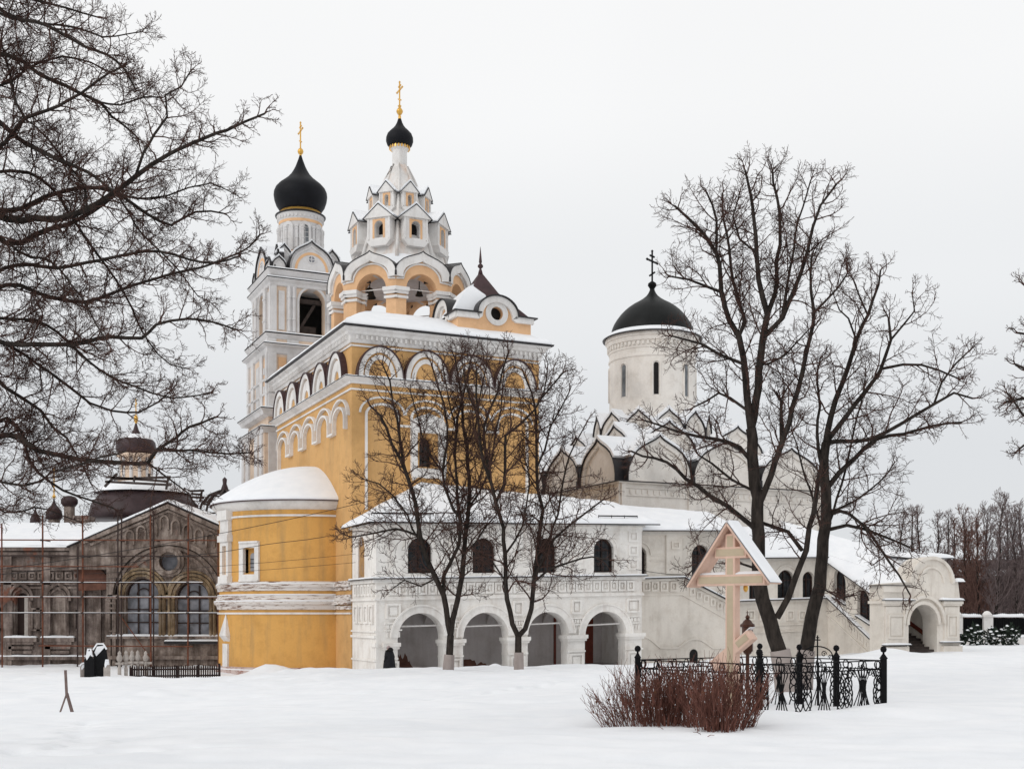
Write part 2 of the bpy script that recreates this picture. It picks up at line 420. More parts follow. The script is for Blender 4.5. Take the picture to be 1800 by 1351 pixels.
def tube(mb, pts, r, n=6, r1=None):
    pts = [Vector(p) for p in pts]; m = len(pts); vs = []
    for i, p in enumerate(pts):
        t = (pts[min(m - 1, i + 1)] - pts[max(0, i - 1)])
        if t.length < 1e-9: t = Vector((0, 0, 1))
        t.normalize()
        ref = Vector((0, 0, 1)) if abs(t.z) < 0.9 else Vector((1, 0, 0))
        a = t.cross(ref).normalized(); b = t.cross(a)
        rr = r if r1 is None else r + (r1 - r) * i / (m - 1)
        for k in range(n):
            q = 2 * math.pi * k / n
            vs.append(p + (a * math.cos(q) + b * math.sin(q)) * rr)
    fs = []
    for i in range(m - 1):
        for k in range(n):
            l = (k + 1) % n; fs.append((i * n + k, i * n + l, (i + 1) * n + l, (i + 1) * n + k))
    fs += [tuple(range(n)), tuple((m - 1) * n + k for k in range(n))]
    mb.add(vs, fs)
def bar(mb, p, q, w, h, up=(0, 0, 1)):
    p, q = Vector(p), Vector(q); t = (q - p).normalized(); up = Vector(up)
    if abs(t.dot(up)) > 0.95: up = Vector((0, 1, 0))
    a = t.cross(up).normalized() * w / 2; b = a.cross(t).normalized() * h / 2
    mb.add([p - a - b, p + a - b, p + a + b, p - a + b, q - a - b, q + a - b, q + a + b, q - a + b],
           [(0, 1, 2, 3), (7, 6, 5, 4), (0, 4, 5, 1), (1, 5, 6, 2), (2, 6, 7, 3), (3, 7, 4, 0)])
def obox(mb, c, ex, ey, sx, sy, z0, z1):    # oriented box, centre c (2D), half sizes
    P = [(c[0] + ex[0] * a * sx + ey[0] * b * sy, c[1] + ex[1] * a * sx + ey[1] * b * sy) for a, b in ((-1, -1), (1, -1), (1, 1), (-1, 1))]
    mb.add([(x, y, z0) for x, y in P] + [(x, y, z1) for x, y in P], [(0, 1, 2, 3), (4, 5, 6, 7), (0, 4, 5, 1), (1, 5, 6, 2), (2, 6, 7, 3), (3, 7, 4, 0)])
def snow_patch(mb, a, b, c, d, th=0.25, rnd=(1, 1, 1, 1), n=14, m=14, sag=0.0, seed=0, edge=0.5, rough=0.05):
    """quilt of snow over the quad a-b-c-d (a-b the eave); rnd = which edges round off (ab, bc, cd, da)"""
    a, b, c, d = map(Vector, (a, b, c, d))
    L1 = ((b - a).length + (c - d).length) / 2; L2 = ((d - a).length + (c - b).length) / 2
    vs, fs = [], []
    def sm(x): x = max(0, min(1, x)); return math.sqrt(1 - (1 - x) ** 2)
    us = sorted(set([i / n for i in range(n + 1)] + [min(.49, .06 / max(L1, .2)), 1 - min(.49, .06 / max(L1, .2))]))
    ws = sorted(set([i / m for i in range(m + 1)] + [min(.49, .06 / max(L2, .2)), 1 - min(.49, .06 / max(L2, .2))]))
    for w in ws:
        for u in us:
            p = (a * (1 - u) + b * u) * (1 - w) + (d * (1 - u) + c * u) * w
            h = 1.0
            if rnd[0]: h = min(h, 0.25 + 0.75 * sm(w * L2 / edge))
            if rnd[2]: h = min(h, 0.25 + 0.75 * sm((1 - w) * L2 / edge))
            if rnd[1]: h = min(h, 0.25 + 0.75 * sm((1 - u) * L1 / edge))
            if rnd[3]: h = min(h, 0.25 + 0.75 * sm(u * L1 / edge))
            nz = noise.noise(Vector((p.x * .6, p.y * .6, seed))) + .5 * noise.noise(Vector((p.x * 1.7, p.y * 1.7, seed)))
            vs.append(p + Vector((0, 0, th * h + rough * nz * h + sag * 4 * w * (1 - w))))
    k = len(us); q = len(ws)
    for j in range(q - 1):
        for i in range(k - 1): fs.append((j * k + i, j * k + i + 1, (j + 1) * k + i + 1, (j + 1) * k + i))
    loop = [i for i in range(k)] + [j * k + k - 1 for j in range(1, q)] + [(q - 1) * k + i for i in range(k - 2, -1, -1)] + [j * k for j in range(q - 2, 0, -1)]
    base = len(vs)
    for li in loop:
        i, j = li % k, li // k; u, w = us[i], ws[j]
        vs.append((a * (1 - u) + b * u) * (1 - w) + (d * (1 - u) + c * u) * w)
    for i in range(len(loop)):
        j = (i + 1) % len(loop); fs.append((loop[i], loop[j], base + j, base + i))
    mb.add(vs, fs)
def slab(mb, pts, th):      # roof sheet following a 3D polygon
    n = len(pts)
    vs = [tuple(p) for p in pts] + [(p[0], p[1], p[2] - th) for p in pts]
    mb.add(vs, [tuple(range(n)), tuple(range(n, 2 * n))] + [(i, (i + 1) % n, n + (i + 1) % n, n + i) for i in range(n)])
def ortho_cross(mb, c, h, arm, w, D, slant=1):   # c base 3D, D horizontal direction of the arms
    x, y, z = c
    def B(p, q, ww): bar(mb, p, q, ww, ww)
    B((x, y, z), (x, y, z + h), w)
    for zz, a in ((0.84, arm * 0.42), (0.68, arm)):
        B((x - D[0] * a, y - D[1] * a, z + h * zz), (x + D[0] * a, y + D[1] * a, z + h * zz), w * .92)
    a = arm * 0.5
    B((x - D[0] * a, y - D[1] * a, z + h * .28 + a * .5 * slant), (x + D[0] * a, y + D[1] * a, z + h * .28 - a * .5 * slant), w * .92)
    for zz, aa in ((0.68, arm), ):
        for s_ in (-1, 1):
            lathe(mb, x + s_ * D[0] * aa, y + s_ * D[1] * aa, [(0.01, z + h * zz - w), (w * .9, z + h * zz), (0.01, z + h * zz + w)], 8)
    lathe(mb, x, y, [(0.01, z + h - w), (w * .9, z + h), (0.01, z + h + w)], 8)
def onion(r, z0, zt, rb=0.86, tip=0.02):
    """profile of an onion dome: bottom z0, top zt, widest r"""
    H = zt - z0
    P = [(rb, 0), (.93, .05), (.985, .12), (1.0, .20), (.985, .28), (.93, .37), (.82, .45), (.66, .52), (.49, .58), (.35, .64), (.245, .70), (.17, .77), (.11, .85), (.06, .93), (tip, 1.0)]
    return [(r * a, z0 + H * b) for a, b in P]
TH = math.radians(24.96)
Rv = (math.cos(TH), math.sin(TH)); Lv = (-math.sin(TH), math.cos(TH))
# ---------------- ground ----------------
YK = [0, 12, 18, 23, 30, 40, 50, 57, 60, 63, 66, 72, 81, 100, 140, 1500]
GK = {  # photo column -> height of the snow at each distance above
    -400: [1.9, 1.75, 1.5, 1.3, 1.04, .78, .5, .33, .16, .03, .0, -.03, -.07, -.1, 0.0, 8],
    60:   [1.9, 1.75, 1.5, 1.3, 1.04, .78, .52, .36, .18, .03, .0, -.03, -.07, -.1, 0.0, 8],
    330:  [1.9, 1.72, 1.5, 1.33, 1.08, .86, .58, .32, .10, -.10, -.2, -.3, -.15, -.1, 0.0, 8],
    600:  [1.9, 1.68, 1.5, 1.36, 1.2, 1.02, .80, .68, .60, .33, .08, 0.0, 0.0, 0.0, 0.2, 8],
    1050: [1.9, 1.64, 1.5, 1.38, 1.3, 1.18, 1.0, .88, .82, .62, .30, .2, .2, .3, 0.6, 8],
    1300: [1.9, 1.62, 1.5, 1.42, 1.40, 1.32, 1.2, 1.08, 1.02, .98, .90, .55, .3, .4, .7, 8],
    1600: [1.9, 1.62, 1.5, 1.46, 1.44, 1.36, 1.28, 1.20, 1.17, 1.13, 1.10, 1.03, .9, .8, .75, 8],
    2200: [1.9, 1.62, 1.5, 1.48, 1.46, 1.40, 1.32, 1.24, 1.2, 1.17, 1.14, 1.08, 1.0, .9, .8, 8]}
_gu = sorted(GK)
def _yi(tab, y):
    if y <= YK[0]: return tab[0]
    for i in range(len(YK) - 1):
        if y <= YK[i + 1]:
            t = (y - YK[i]) / (YK[i + 1] - YK[i]); t = t * t * (3 - 2 * t) if y < 100 and YK[i + 1] > 56 else t
            return tab[i] * (1 - t) + tab[i + 1] * t
    return tab[-1]
MOUNDS = [(-14.1, 69.6, .62, 1.2, 1.0), (-11.6, 68.0, .28, 1.8, 1.4), (12.5, 66.0, .28, 1.8, 1.2), (22.4, 71.8, .35, 1.5, 1.0),
          (-.9, 63.5, .3, .5, .35), (4.0, 62.5, .12, 3, 1.5), (-27.5, 58.0, .22, 3.2, 1.8), (-22.0, 62.5, .30, 3.5, 1.2), (-9.5, 60.5, .12, 2.5, 1.2),
          (4.7, 22.2, .14, 1.1, .7), (2.4, 23.2, .16, 1.4, .8), (7.9, 24.0, .12, 1.0, .8), (6.4, 22.8, .10, 1.4, .5)]
FOOT = []
_rf = random.Random(77)
for (xa, ya, xb, yb, n_) in ((-7.5, 15.2, -4.0, 16.6, 9), (-6.6, 15.6, -6.0, 19.5, 9), (-6.2, 16.6, -8.8, 24.5, 15), (-2.2, 31.0, 3.5, 44.0, 24), (-12.0, 34.0, -4.0, 36.5, 18)):
    for i_ in range(n_):
        k_ = i_ / (n_ - 1); a0_ = math.atan2(yb - ya, xb - xa); s__ = .13 if i_ % 2 else -.13
        FOOT.append((xa + (xb - xa) * k_ - math.sin(a0_) * s__ + _rf.uniform(-.05, .05), ya + (yb - ya) * k_ + math.cos(a0_) * s__ + _rf.uniform(-.05, .05), a0_ + _rf.uniform(-.2, .2)))
def ground_z(x, y):
    u = U0 + FPX * x / max(y, 6.0)
    u = max(_gu[0], min(_gu[-1], u))
    z = _yi(GK[_gu[-1]], y)
    for i in range(len(_gu) - 1):
        if u <= _gu[i + 1]:
            t = (u - _gu[i]) / (_gu[i + 1] - _gu[i]); t = t * t * (3 - 2 * t)
            z = _yi(GK[_gu[i]], y) * (1 - t) + _yi(GK[_gu[i + 1]], y) * t; break
    for mx, my, h, sx, sy in MOUNDS:
        q = ((x - mx) / sx) ** 2 + ((y - my) / sy) ** 2
        if q < 9: z += h * math.exp(-q)
    f = min(1, max(.15, (y - 8) / 30))
    z += .09 * noise.noise(Vector((x * .16, y * .22, 1.3))) + .065 * noise.noise(Vector((x * .45, y * .75, 4.1))) + .03 * noise.noise(Vector((x * 1.4, y * 1.9, 6.1)))
    z -= .16 * (1 / (1 + math.exp(-(y - 29.5 - .06 * (x + 10)) * 1.6))) * max(0, min(1, (-x - 1.5) / 4)) * max(0, min(1, (40 - y) / 8))
    if y > 28:
        a = min(1, (y - 28) / 12)
        z += a * (.10 * noise.noise(Vector((x * .45, y * .5, 9.0))) + (.05 + .09 * max(0, min(1, (-x - 6) / 6))) * abs(noise.noise(Vector((x * 1.1, y * 1.0, 2.0)))))
    for fx, fy, fa in FOOT:
        dx, dy = x - fx, y - fy
        if abs(dx) < .5 and abs(dy) < .5:
            a_ = dx * math.cos(fa) + dy * math.sin(fa); b_ = -dx * math.sin(fa) + dy * math.cos(fa)
            z -= .15 * math.exp(-((a_ / .24) ** 2 + (b_ / .15) ** 2)) - .02 * math.exp(-(((a_ - .22) / .12) ** 2 + (b_ / .12) ** 2))
    # soft trampled hollow at the lower left, wind scoop before the fence
    if y < 22 and x < -1:
        z -= .06 * max(0, noise.noise(Vector((x * 1.6, y * 1.4, 7.7)))) * min(1, (-x - 1) / 2)
    return z
def build_ground():
    ys = list(np.concatenate([np.linspace(-6, 8, 8), np.linspace(9, 30, 230), np.linspace(30.2, 90, 260), np.geomspace(91, 1500, 30)]))
    xs = list(np.concatenate([-np.geomspace(1200, 62, 14), np.linspace(-60, -12.2, 90), np.linspace(-12, 12, 260), np.linspace(12.2, 60, 90), np.geomspace(62, 1200, 14)]))
    nx = len(xs); vs = [(x, y, ground_z(x, y)) for y in ys for x in xs]
    fs = [(j * nx + i, j * nx + i + 1, (j + 1) * nx + i + 1, (j + 1) * nx + i) for j in range(len(ys) - 1) for i in range(nx - 1)]
    me = bpy.data.meshes.new('ground'); me.from_pydata(vs, [], fs)
    me.polygons.foreach_set('use_smooth', [True] * len(fs)); me.materials.append(M['ground_snow'])
    o = bpy.data.objects.new('ground', me); COL.objects.link(o); tag(o, kind='structure')
build_ground()

# ---------------- ochre church ----------------
C0 = (-9.41, 70.1)
FR = Frame(C0, Rv, Lv)
ML, MW = 17.9, 12.24           # left face length, front width
def arcade_relief(F, n, w, x0, zt_out, z_notch, zt_in, z_foot, mbw, end_a=None, end_b=None, legw=.42, d=.12):
    """blind arcade moulding: outer scalloped line, inner arches with hanging feet"""
    for k in range(n):
        xa = x0 + k * w; xc = xa + w / 2; r = w / 2
        rz = zt_out - z_notch
        strip(mbw, F, arc(xc, z_notch, r * .97, rz, 20), .11, 0, d)
        ri = r - legw
        a = arc(xc, z_notch - .1, ri, zt_in - z_notch + .1, 20)
        la = end_b if (k == n - 1 and end_b is not None) else z_foot
        lb = end_a if (k == 0 and end_a is not None) else z_foot
        strip(mbw, F, [(xc + ri, lb if False else (end_b if (k == n - 1 and end_b is not None) else z_foot))] + a + [(xc - ri, end_a if (k == 0 and end_a is not None) else z_foot)], .13, 0, d + .04)
        if k < n - 1:
            strip(mbw, F, [(xc + ri - .06, z_foot), (xa + w + legw + .06, z_foot)], .13, 0, d + .05)
def kokoshnik(F, xc, z0, r, h, parent, proj=.42, rin=.68):
    k = MB()
    fplate(k, F, [(xc + r, z0)] + arc(xc, z0, r, h, 26)[1:-1] + [(xc - r, z0)], [[(xc + r - .30, z0 + .02)] + arc(xc, z0 + .02, r - .30, h - .32, 24)[1:-1] + [(xc - r + .30, z0 + .02)]], 0, proj)
    fplate(k, F, [(xc + r - .42, z0 + .03)] + arc(xc, z0 + .03, r - .42, h - .46, 24)[1:-1] + [(xc - r + .42, z0 + .03)], [[(xc + r - rin, z0 + .04)] + arc(xc, z0 + .04, r - rin, h - rin - .06, 24)[1:-1] + [(xc - r + rin, z0 + .04)]], 0, proj - .12)
    o = k.build('kokoshnik', 'white', parent, smooth='auto')
    y = MB()
    fplate(y, F, [(xc + r - .28, z0 + .01)] + arc(xc, z0 + .01, r - .28, h - .30, 24)[1:-1] + [(xc - r + .28, z0 + .01)], [], .0, proj - .2, back=False)
    y.build('tympanum', 'yellow', o)
    c = MB()
    strip(c, F, arc(xc, z0 + .02, r + .035, h + .035, 26), .07, -.02, proj + .07)
    c.build('metal_cap', 'maroon', o, smooth='auto')
def build_ochre_church():
    t = thing('ochre_church', 'tall ochre church with white trim, round-arched gables, a tent-roofed belfry and a snow-covered apse', 'church', (C0[0], C0[1], 0))
    Ff, Fl = FR.front(), FR.left()
    ZE = 20.25
    # walls with real window openings
    w = MB()
    wx0, wx1 = Ff.xu(737), Ff.xu(760); wz0, wz1 = Ff.zv(wx0, 820), Ff.zv(wx0, 767)
    hole = archhole(wx0, wx1, wz0, wz1 - .45, .45, 10)
    fplate(w, Ff, [(0, -1), (MW, -1), (MW, 19.5), (0, 19.5)], [hole], -.9, 0)
    fplate(w, Fl, [(.9, -1), (ML, -1), (ML, 19.5), (.9, 19.5)], [], -.9, 0)
    Fr_, Fb = FR.right(MW, 0), Face(FR.p2(0, ML), Rv, Lv)
    fbox(w, Fr_, .9, ML - .9, -1, 19.5, -.9, 0); fbox(w, Fb, .9, MW - .9, -1, 19.5, -.9, 0)
    w.build('wall', 'yellow', t)
    # window
    m = MB(); cx = (wx0 + wx1) / 2
    sx0, sx1 = Ff.xu(721), Ff.xu(783); sz0, sz1 = Ff.zv(cx, 836), Ff.zv(cx, 757); top = Ff.zv(cx, 727)
    scx = (sx0 + sx1) / 2
    outer = [(sx0 + .12, sz0 - .35), (sx0 + .5, sz0 - .1), (scx, sz0 - .18), (sx1 - .5, sz0 - .1), (sx1 - .12, sz0 - .35), (sx1, sz0 + .2), (sx1, sz1 + .2)] + \
            keel(scx, sz1 + .2, (sx1 - sx0) / 2 * .98, top - sz1 - .2) + [(sx0, sz1 + .2), (sx0, sz0 + .2)]
    ox0, ox1 = Ff.xu(735), Ff.xu(763)
    fplate(m, Ff, outer, [[(ox0 - .1, wz0 - .1), (ox1 + .25, wz0 - .1), (ox1 + .25, wz1 + .22), (ox0 - .1, wz1 + .22)]], 0, .22)
    strip(m, Ff, keel(scx, sz1 + .25, (sx1 - sx0) / 2 * .72, (top - sz1) * .62), .08, .2, .3)
    fr = m.build('window_surround', 'white', t, smooth='auto')
    g = MB(); fbox(g, Ff, wx0 - .1, wx1 + .1, wz0 - .1, wz1 + .1, -.6, -.5); pane = g.build('window_pane', 'glass', t)
    g = MB()
    for q in (1, 2, 3): fbox(g, Ff, wx0, wx1, wz0 + (wz1 - wz0) * q / 4 - .03, wz0 + (wz1 - wz0) * q / 4 + .03, -.5, -.44)
    fbox(g, Ff, cx - .03, cx + .03, wz0, wz1, -.5, -.45); g.build('window_bars', 'black_iron', pane)
    # eave cornice, ledge, lines
    c = MB(); rsweep(c, FR, 0, MW, 0, ML, [(.0, 19.36), (.10, 19.38), (.14, 19.5), (.16, 19.78), (.30, 19.86), (.36, 20.0), (.55, 20.1), (.58, 20.2), (0, 20.2)])
    c.build('cornice', 'white', t)
    c = MB()
    for F, Lh in ((Ff, MW), (Fl, ML)):
        n = int(Lh / .30)
        for i in range(n):
            x = .1 + (Lh - .1) * (i + .3) / n; fbox(c, F, x, x + .12, 19.56, 19.80, .14, .30)
    c.build('dentils', 'white', t)
    c = MB(); rsweep(c, FR, 0, MW, 0, ML, [(0, 16.98), (.12, 16.98), (.16, 17.08), (.42, 17.24), (.50, 17.27), (.50, 17.31), (0, 17.31)]); c.build('ledge', 'white', t)
    c = MB(); rsweep(c, FR, 0, MW, 0, ML, [(0, 17.312), (.53, 17.312), (.53, 17.35), (0, 17.35)]); c.build('ledge_flashing', 'metal', t)
    c = MB()
    for z in (19.16, 16.60): rsweep(c, FR, 0, MW, 0, ML, [(0, z), (.08, z), (.08, z + .10), (0, z + .10)])
    c.build('string_line', 'white', t)
    # kokoshniks
    for k in range(4):
        kokoshnik(Ff, 1.66 + k * 2.93, 17.36, 1.38, 1.80, t)
    for k in range(5):
        kokoshnik(Fl, 2.35 + k * 3.42, 17.36, 1.56, 1.80, t, .34, 1.05)
    # blind arcades
    a = MB(); x = Ff.xu(750)
    zo, zn, zi, zf = Ff.zv(x, 705), Ff.zv(x, 733), Ff.zv(x, 717), Ff.zv(x, 752)
    arcade_relief(Ff, 4, (MW - .9) / 4, .45, zo, zn, zi, zf, a, 9.6, 9.6)
    arcade_relief(Fl, 5, (ML - .8) / 5, .3, zo, zn - .15, zi - .05, zf - .25, a, None, 10.5, .55, .22)
    a.build('blind_arcade', 'white', t, smooth='auto')
    # drain pipes hidden behind porch: thin corner line
    # roof: metal eave and snow
    r = MB(); rsweep(r, FR, 0, MW, 0, ML, [(.0, 20.21), (.70, 20.21), (.74, 20.31), (.0, 20.42)]); r.build('eave', 'metal', t)
    s = MB(); o = .62
    A = [(-o, -o), (MW + o, -o), (MW + o, ML + o), (-o, ML + o)]; Bq = [(2.4, 3.6), (9.6, 3.6), (9.6, 14.0), (2.4, 14.0)]
    zb = 22.1
    for i in range(4):
        j = (i + 1) % 4
        snow_patch(s, FR.pt(*A[i], 20.33), FR.pt(*A[j], 20.33), FR.pt(*Bq[j], zb), FR.pt(*Bq[i], zb), .20, (1, 0, 0, 0), 24, 14, sag=.10, seed=i, edge=.5, rough=.05)
    s.add([FR.pt(*q, zb + .15) for q in Bq], [(0, 1, 2, 3)])
    s.build('roof_snow', 'snow', t, smooth='auto')
    s = MB()
    for F, Lh in ((Ff, MW), (Fl, ML)):
        for i in range(int(Lh / .5)):
            pass
        a_, b_ = F.pt(-.45, 17.352, .48), F.pt(Lh + .4, 17.352, .48); c_, d_ = F.pt(Lh, 17.352, 0.0), F.pt(0, 17.352, 0.0)
        snow_patch(s, a_, b_, c_, d_, .10, (1, 1, 0, 1), 60, 3, edge=.15, rough=.06, seed=5)
    s.build('ledge_snow', 'snow', t, smooth='auto')
    # ---- apse ----
    AC = FR.p2(0, 9.05); AR = 5.8
    EX, EY = (-Lv[0], -Lv[1]), (-Rv[0], -Rv[1])        # angle 0 = near end, 90 deg = straight out
    def ap(prof, name, mat, **k):
        q = MB(); lathe(q, AC[0], AC[1], prof, 56, 0, math.pi, EX, EY, cap=False); return q.build(name, mat, t, smooth='auto', **k)
    # apse window opening cut out as a gap in the ring
    def ang_u(u):      # ring angle whose near-side point projects to column u
        best = None
        for i in range(0, 1800):
            a = math.pi * i / 1800
            x = AC[0] + AR * (math.cos(a) * EX[0] + math.sin(a) * EY[0]); y = AC[1] + AR * (math.cos(a) * EX[1] + math.sin(a) * EY[1])
            uu = U0 + FPX * x / y
            if best is None or abs(uu - u) < best[0]: best = (abs(uu - u), a)
            elif abs(uu - u) > best[0] + 6 and a > .6: break
        return best[1]
    wa0, wa1 = ang_u(449), ang_u(429)
    q = MB(); lathe(q, AC[0], AC[1], [(AR, 3.5), (AR, 10.2)], 40, 0, wa0, EX, EY, cap=False); lathe(q, AC[0], AC[1], [(AR, 3.5), (AR, 10.2)], 24, wa1, math.pi, EX, EY, cap=False)
    lathe(q, AC[0], AC[1], [(AR, 3.5), (AR, 5.95)], 6, wa0, wa1, EX, EY, cap=False); lathe(q, AC[0], AC[1], [(AR, 7.45), (AR, 10.2)], 6, wa0, wa1, EX, EY, cap=False)
    lathe(q, AC[0], AC[1], [(AR, 5.95), (AR - .35, 5.95), (AR - .35, 7.45), (AR, 7.45)], 6, wa0, wa1, EX, EY, cap=False)
    lathe(q, AC[0], AC[1], [(AR + .03, -1), (AR + .03, 3.6)], 56, 0, math.pi, EX, EY, cap=False)
    q.build('apse_wall', 'yellow_apse', t, smooth='auto')
    am = (wa0 + wa1) / 2
    def apt(a, r): return (AC[0] + r * (math.cos(a) * EX[0] + math.sin(a) * EY[0]), AC[1] + r * (math.cos(a) * EX[1] + math.sin(a) * EY[1]))
    nrm = (math.cos(am) * EX[0] + math.sin(am) * EY[0], math.cos(am) * EX[1] + math.sin(am) * EY[1]); tn = (-nrm[1], nrm[0])
    F2 = Face(apt(am, AR - .02), tn, nrm)
    q = MB(); fplate(q, F2, [(-.78, 5.45), (.78, 5.45), (.78, 7.9), (-.78, 7.9)], [[(-.46, 5.88), (.46, 5.88), (.46, 7.5), (-.46, 7.5)]], -.15, .12)
    strip(q, F2, [(-.74, 5.5), (.74, 5.5)], .12, .1, .2); strip(q, F2, [(-.74, 7.85), (.74, 7.85)], .12, .1, .2)
    sr = q.build('apse_window_frame', 'white', t)
    q = MB(); fplate(q, F2, archhole(-.2, .2, 6.08, 7.0, .2, 8), [], -.31, -.28); q.build('apse_window_pane', 'pale_glass', t)
    q = MB()
    for z in (6.3, 6.55, 6.8): fbox(q, F2, -.19, .19, z, z + .035, -.28, -.25)
    q.build('window_bars', 'black_iron', sr)
    ap([(AR, 9.80), (AR + .1, 9.84), (AR + .2, 9.95), (AR + .42, 10.16), (AR + .46, 10.3), (AR, 10.3)], 'apse_cornice', 'white')
    ap([(AR, 9.38), (AR + .08, 9.38), (AR + .08, 9.5), (AR, 9.5)], 'apse_string_line', 'white')
    ap([(AR, 4.86), (AR + .10, 4.88), (AR + .12, 5.06), (AR + .2, 5.08), (AR + .22, 5.28), (AR + .14, 5.3), (AR + .14, 5.42), (AR, 5.44)], 'apse_upper_band', 'band')
    ap([(AR, 3.70), (AR + .12, 3.74), (AR + .16, 3.95), (AR + .3, 4.05), (AR + .34, 4.22), (AR + .24, 4.24), (AR + .2, 4.42), (AR + .1, 4.5), (AR + .1, 4.6), (AR, 4.62)], 'apse_lower_band', 'band')
    ap([(AR + .03, 3.42), (AR + .12, 3.44), (AR + .12, 3.54), (AR + .03, 3.55)], 'apse_thin_line', 'white')
    ap([(AR, -1), (AR + .28, -1), (AR + .28, .0), (AR + .2, .04), (AR + .2, .16), (AR, .2)], 'apse_plinth', 'brick')
    q = MB()
    for r_, z_ in ((AR + .33, 4.225), (AR + .21, 5.29), (AR + .11, 4.605), (AR + .27, .0)):
        lathe(q, AC[0], AC[1], [(r_, z_), (r_, z_ + .045), (r_ - .1, z_ + .075), (AR, z_ + .08)], 56, 0, math.pi, EX, EY, cap=False)
    q.build('band_snow', 'snow', t, smooth='auto')
    ap([(AR, 10.302), (AR + .6, 10.302), (AR + .62, 10.36), (AR, 10.4)], 'apse_eave', 'maroon')
    q = MB(); Rr = AR + .56; prof = [(Rr, 10.36), (Rr + .02, 10.46), (Rr - .08, 10.60)]
    for i in range(1, 13):
        k = i / 12; prof.append(((Rr - .12) * (1 - k) + .02 * k, 10.62 + 2.42 * (1 - (1 - k) ** 1.75) + .10 * math.sin(k * 3.1)))
    lathe(q, AC[0], AC[1], prof, 64, 0, math.pi, EX, EY, cap=False); q.build('apse_roof_snow', 'snow', t, smooth=True)
    # pilaster on the far shoulder of the apse
    pa = ang_u(399)
    nr = (math.cos(pa) * EX[0] + math.sin(pa) * EY[0], math.cos(pa) * EX[1] + math.sin(pa) * EY[1]); F3 = Face(apt(pa, AR - .05), (-nr[1], nr[0]), nr)
    q = MB()
    fplate(q, F3, [(-.62, 5.3), (.62, 5.3), (.62, 9.85), (-.62, 9.85)], [[(-.28, 5.9), (.28, 5.9), (.28, 7.7), (-.28, 7.7)]], 0, .26)
    for z0, z1, d, h in ((5.35, 5.8, .36, .70), (7.95, 8.35, .38, .74), (8.35, 8.5, .30, .66), (9.3, 9.9, .42, .72)): fbox(q, F3, -h, h, z0, z1, 0, d)
    fbox(q, F3, -.35, .35, -.2, 1.6, 0, .2)
    q.add([F3.pt(-.45, 1.65, 0), F3.pt(.45, 1.65, 0), F3.pt(.5, 2.1, .36), F3.pt(-.5, 2.1, .36), F3.pt(0, 3.5, .12), F3.pt(-.5, 2.1, 0), F3.pt(.5, 2.1, 0)], [(0, 1, 2, 3), (3, 2, 4), (0, 3, 5), (1, 2, 6), (3, 4, 5), (2, 4, 6)])
    q.build('apse_pilaster', 'white', t)
    # bands running on along the main wall next to the apse
    q = MB()
    for F, x0, x1 in ((Fl, 0, 3.3), (Fl, 14.8, ML)):
        for z0, z1, d in ((4.86, 5.06, .1), (5.08, 5.28, .2), (5.3, 5.42, .12), (3.72, 3.95, .14), (4.02, 4.22, .3), (4.24, 4.42, .2), (4.42, 4.6, .1)):
            fbox(q, F, x0, x1, z0, z1, 0, d)
    q.build('wall_band', 'band', t)
    q = MB(); fbox(q, Fl, 0, 3.3, 3.44, 3.54, 0, .1); fbox(q, Fl, -.02, 3.3, -.5, .1, 0, .2); q.build('wall_band_edge', 'white', t)
    # drain: thin dark crack lines stay in material
    # ---- belfry (octagonal bell arcade + tent) ----
    BC = (-7.6, 80.8)
    fr0 = Frame(BC, Rv, Lv)
    ap_ = 4.25; side = 2 * ap_ * math.tan(math.pi / 8)
    faces = []
    for k in range(8):
        a = TH - math.pi / 2 + k * math.pi / 4
        N = (math.cos(a), math.sin(a)); D = (-N[1], N[0])
        faces.append(Face((BC[0] + N[0] * ap_ - D[0] * side / 2, BC[1] + N[1] * ap_ - D[1] * side / 2), D, N))
    b = MB(); zb0, zs, zc = 21.6, 24.25, 26.75
    r_op = 1.06
    yel = MB(); wht = MB(); cap = MB(); corn = MB(); capm = MB(); sn = MB(); fin = MB()
    for F in faces:
        c_ = side / 2
        out = [(0, zb0), (c_ - r_op, zb0), (c_ - r_op, zs)] + list(reversed(arc(c_, zs, r_op, r_op, 16)))[1:-1] + [(c_ + r_op, zs), (c_ + r_op, zb0), (side, zb0), (side, 25.2)] + [(x, z) for x, z in keel(c_, 25.0, side / 2, 1.45)[1:-1]] + [(0, 25.2)]
        fplate(yel, F, out, [], -1.25, 0)
        # white keel archivolt
        K1 = keel(c_, 25.0, side / 2 + .12, 1.62); K0 = keel(c_, 24.95, side / 2 - .42, 1.12)
        K1 = [(max(-.1, min(side + .1, x)), z) for x, z in K1]
        fplate(wht, F, K1 + list(reversed(K0)), [], -.05, .24)
        strip(wht, F, [(side - .02, 24.86)] + arc(c_, 24.9, side / 2 - .5, 1.02, 18)[0:] + [(.02, 24.86)], .09, 0, .1)
        strip(capm, F, keel(c_, 25.0, side / 2 + .13, 1.66), .05, -1.6, .28)
        for xx0, xx1 in ((-.12, c_ - r_op + .1), (c_ + r_op - .1, side + .12)):
            fbox(wht, F, xx0, xx1, 23.62, 23.78, -1.3, .12); fbox(wht, F, xx0, xx1, 23.9, 24.08, -1.35, .16); fbox(wht, F, xx0 - .04, xx1 + .04, 24.081, 24.32, -1.4, .26)
        tube(fin, [F.pt(c_ - r_op, 24.42, -.6), F.pt(c_ + r_op, 24.42, -.6)], .035, 6)
    P = yel.build('belfry_wall', 'peach', t, smooth='auto'); wht.build('archivolts', 'white', P, smooth='auto'); capm.build('metal_edge', 'metal', P, smooth='auto'); fin.build('tie_rods', 'white', P)
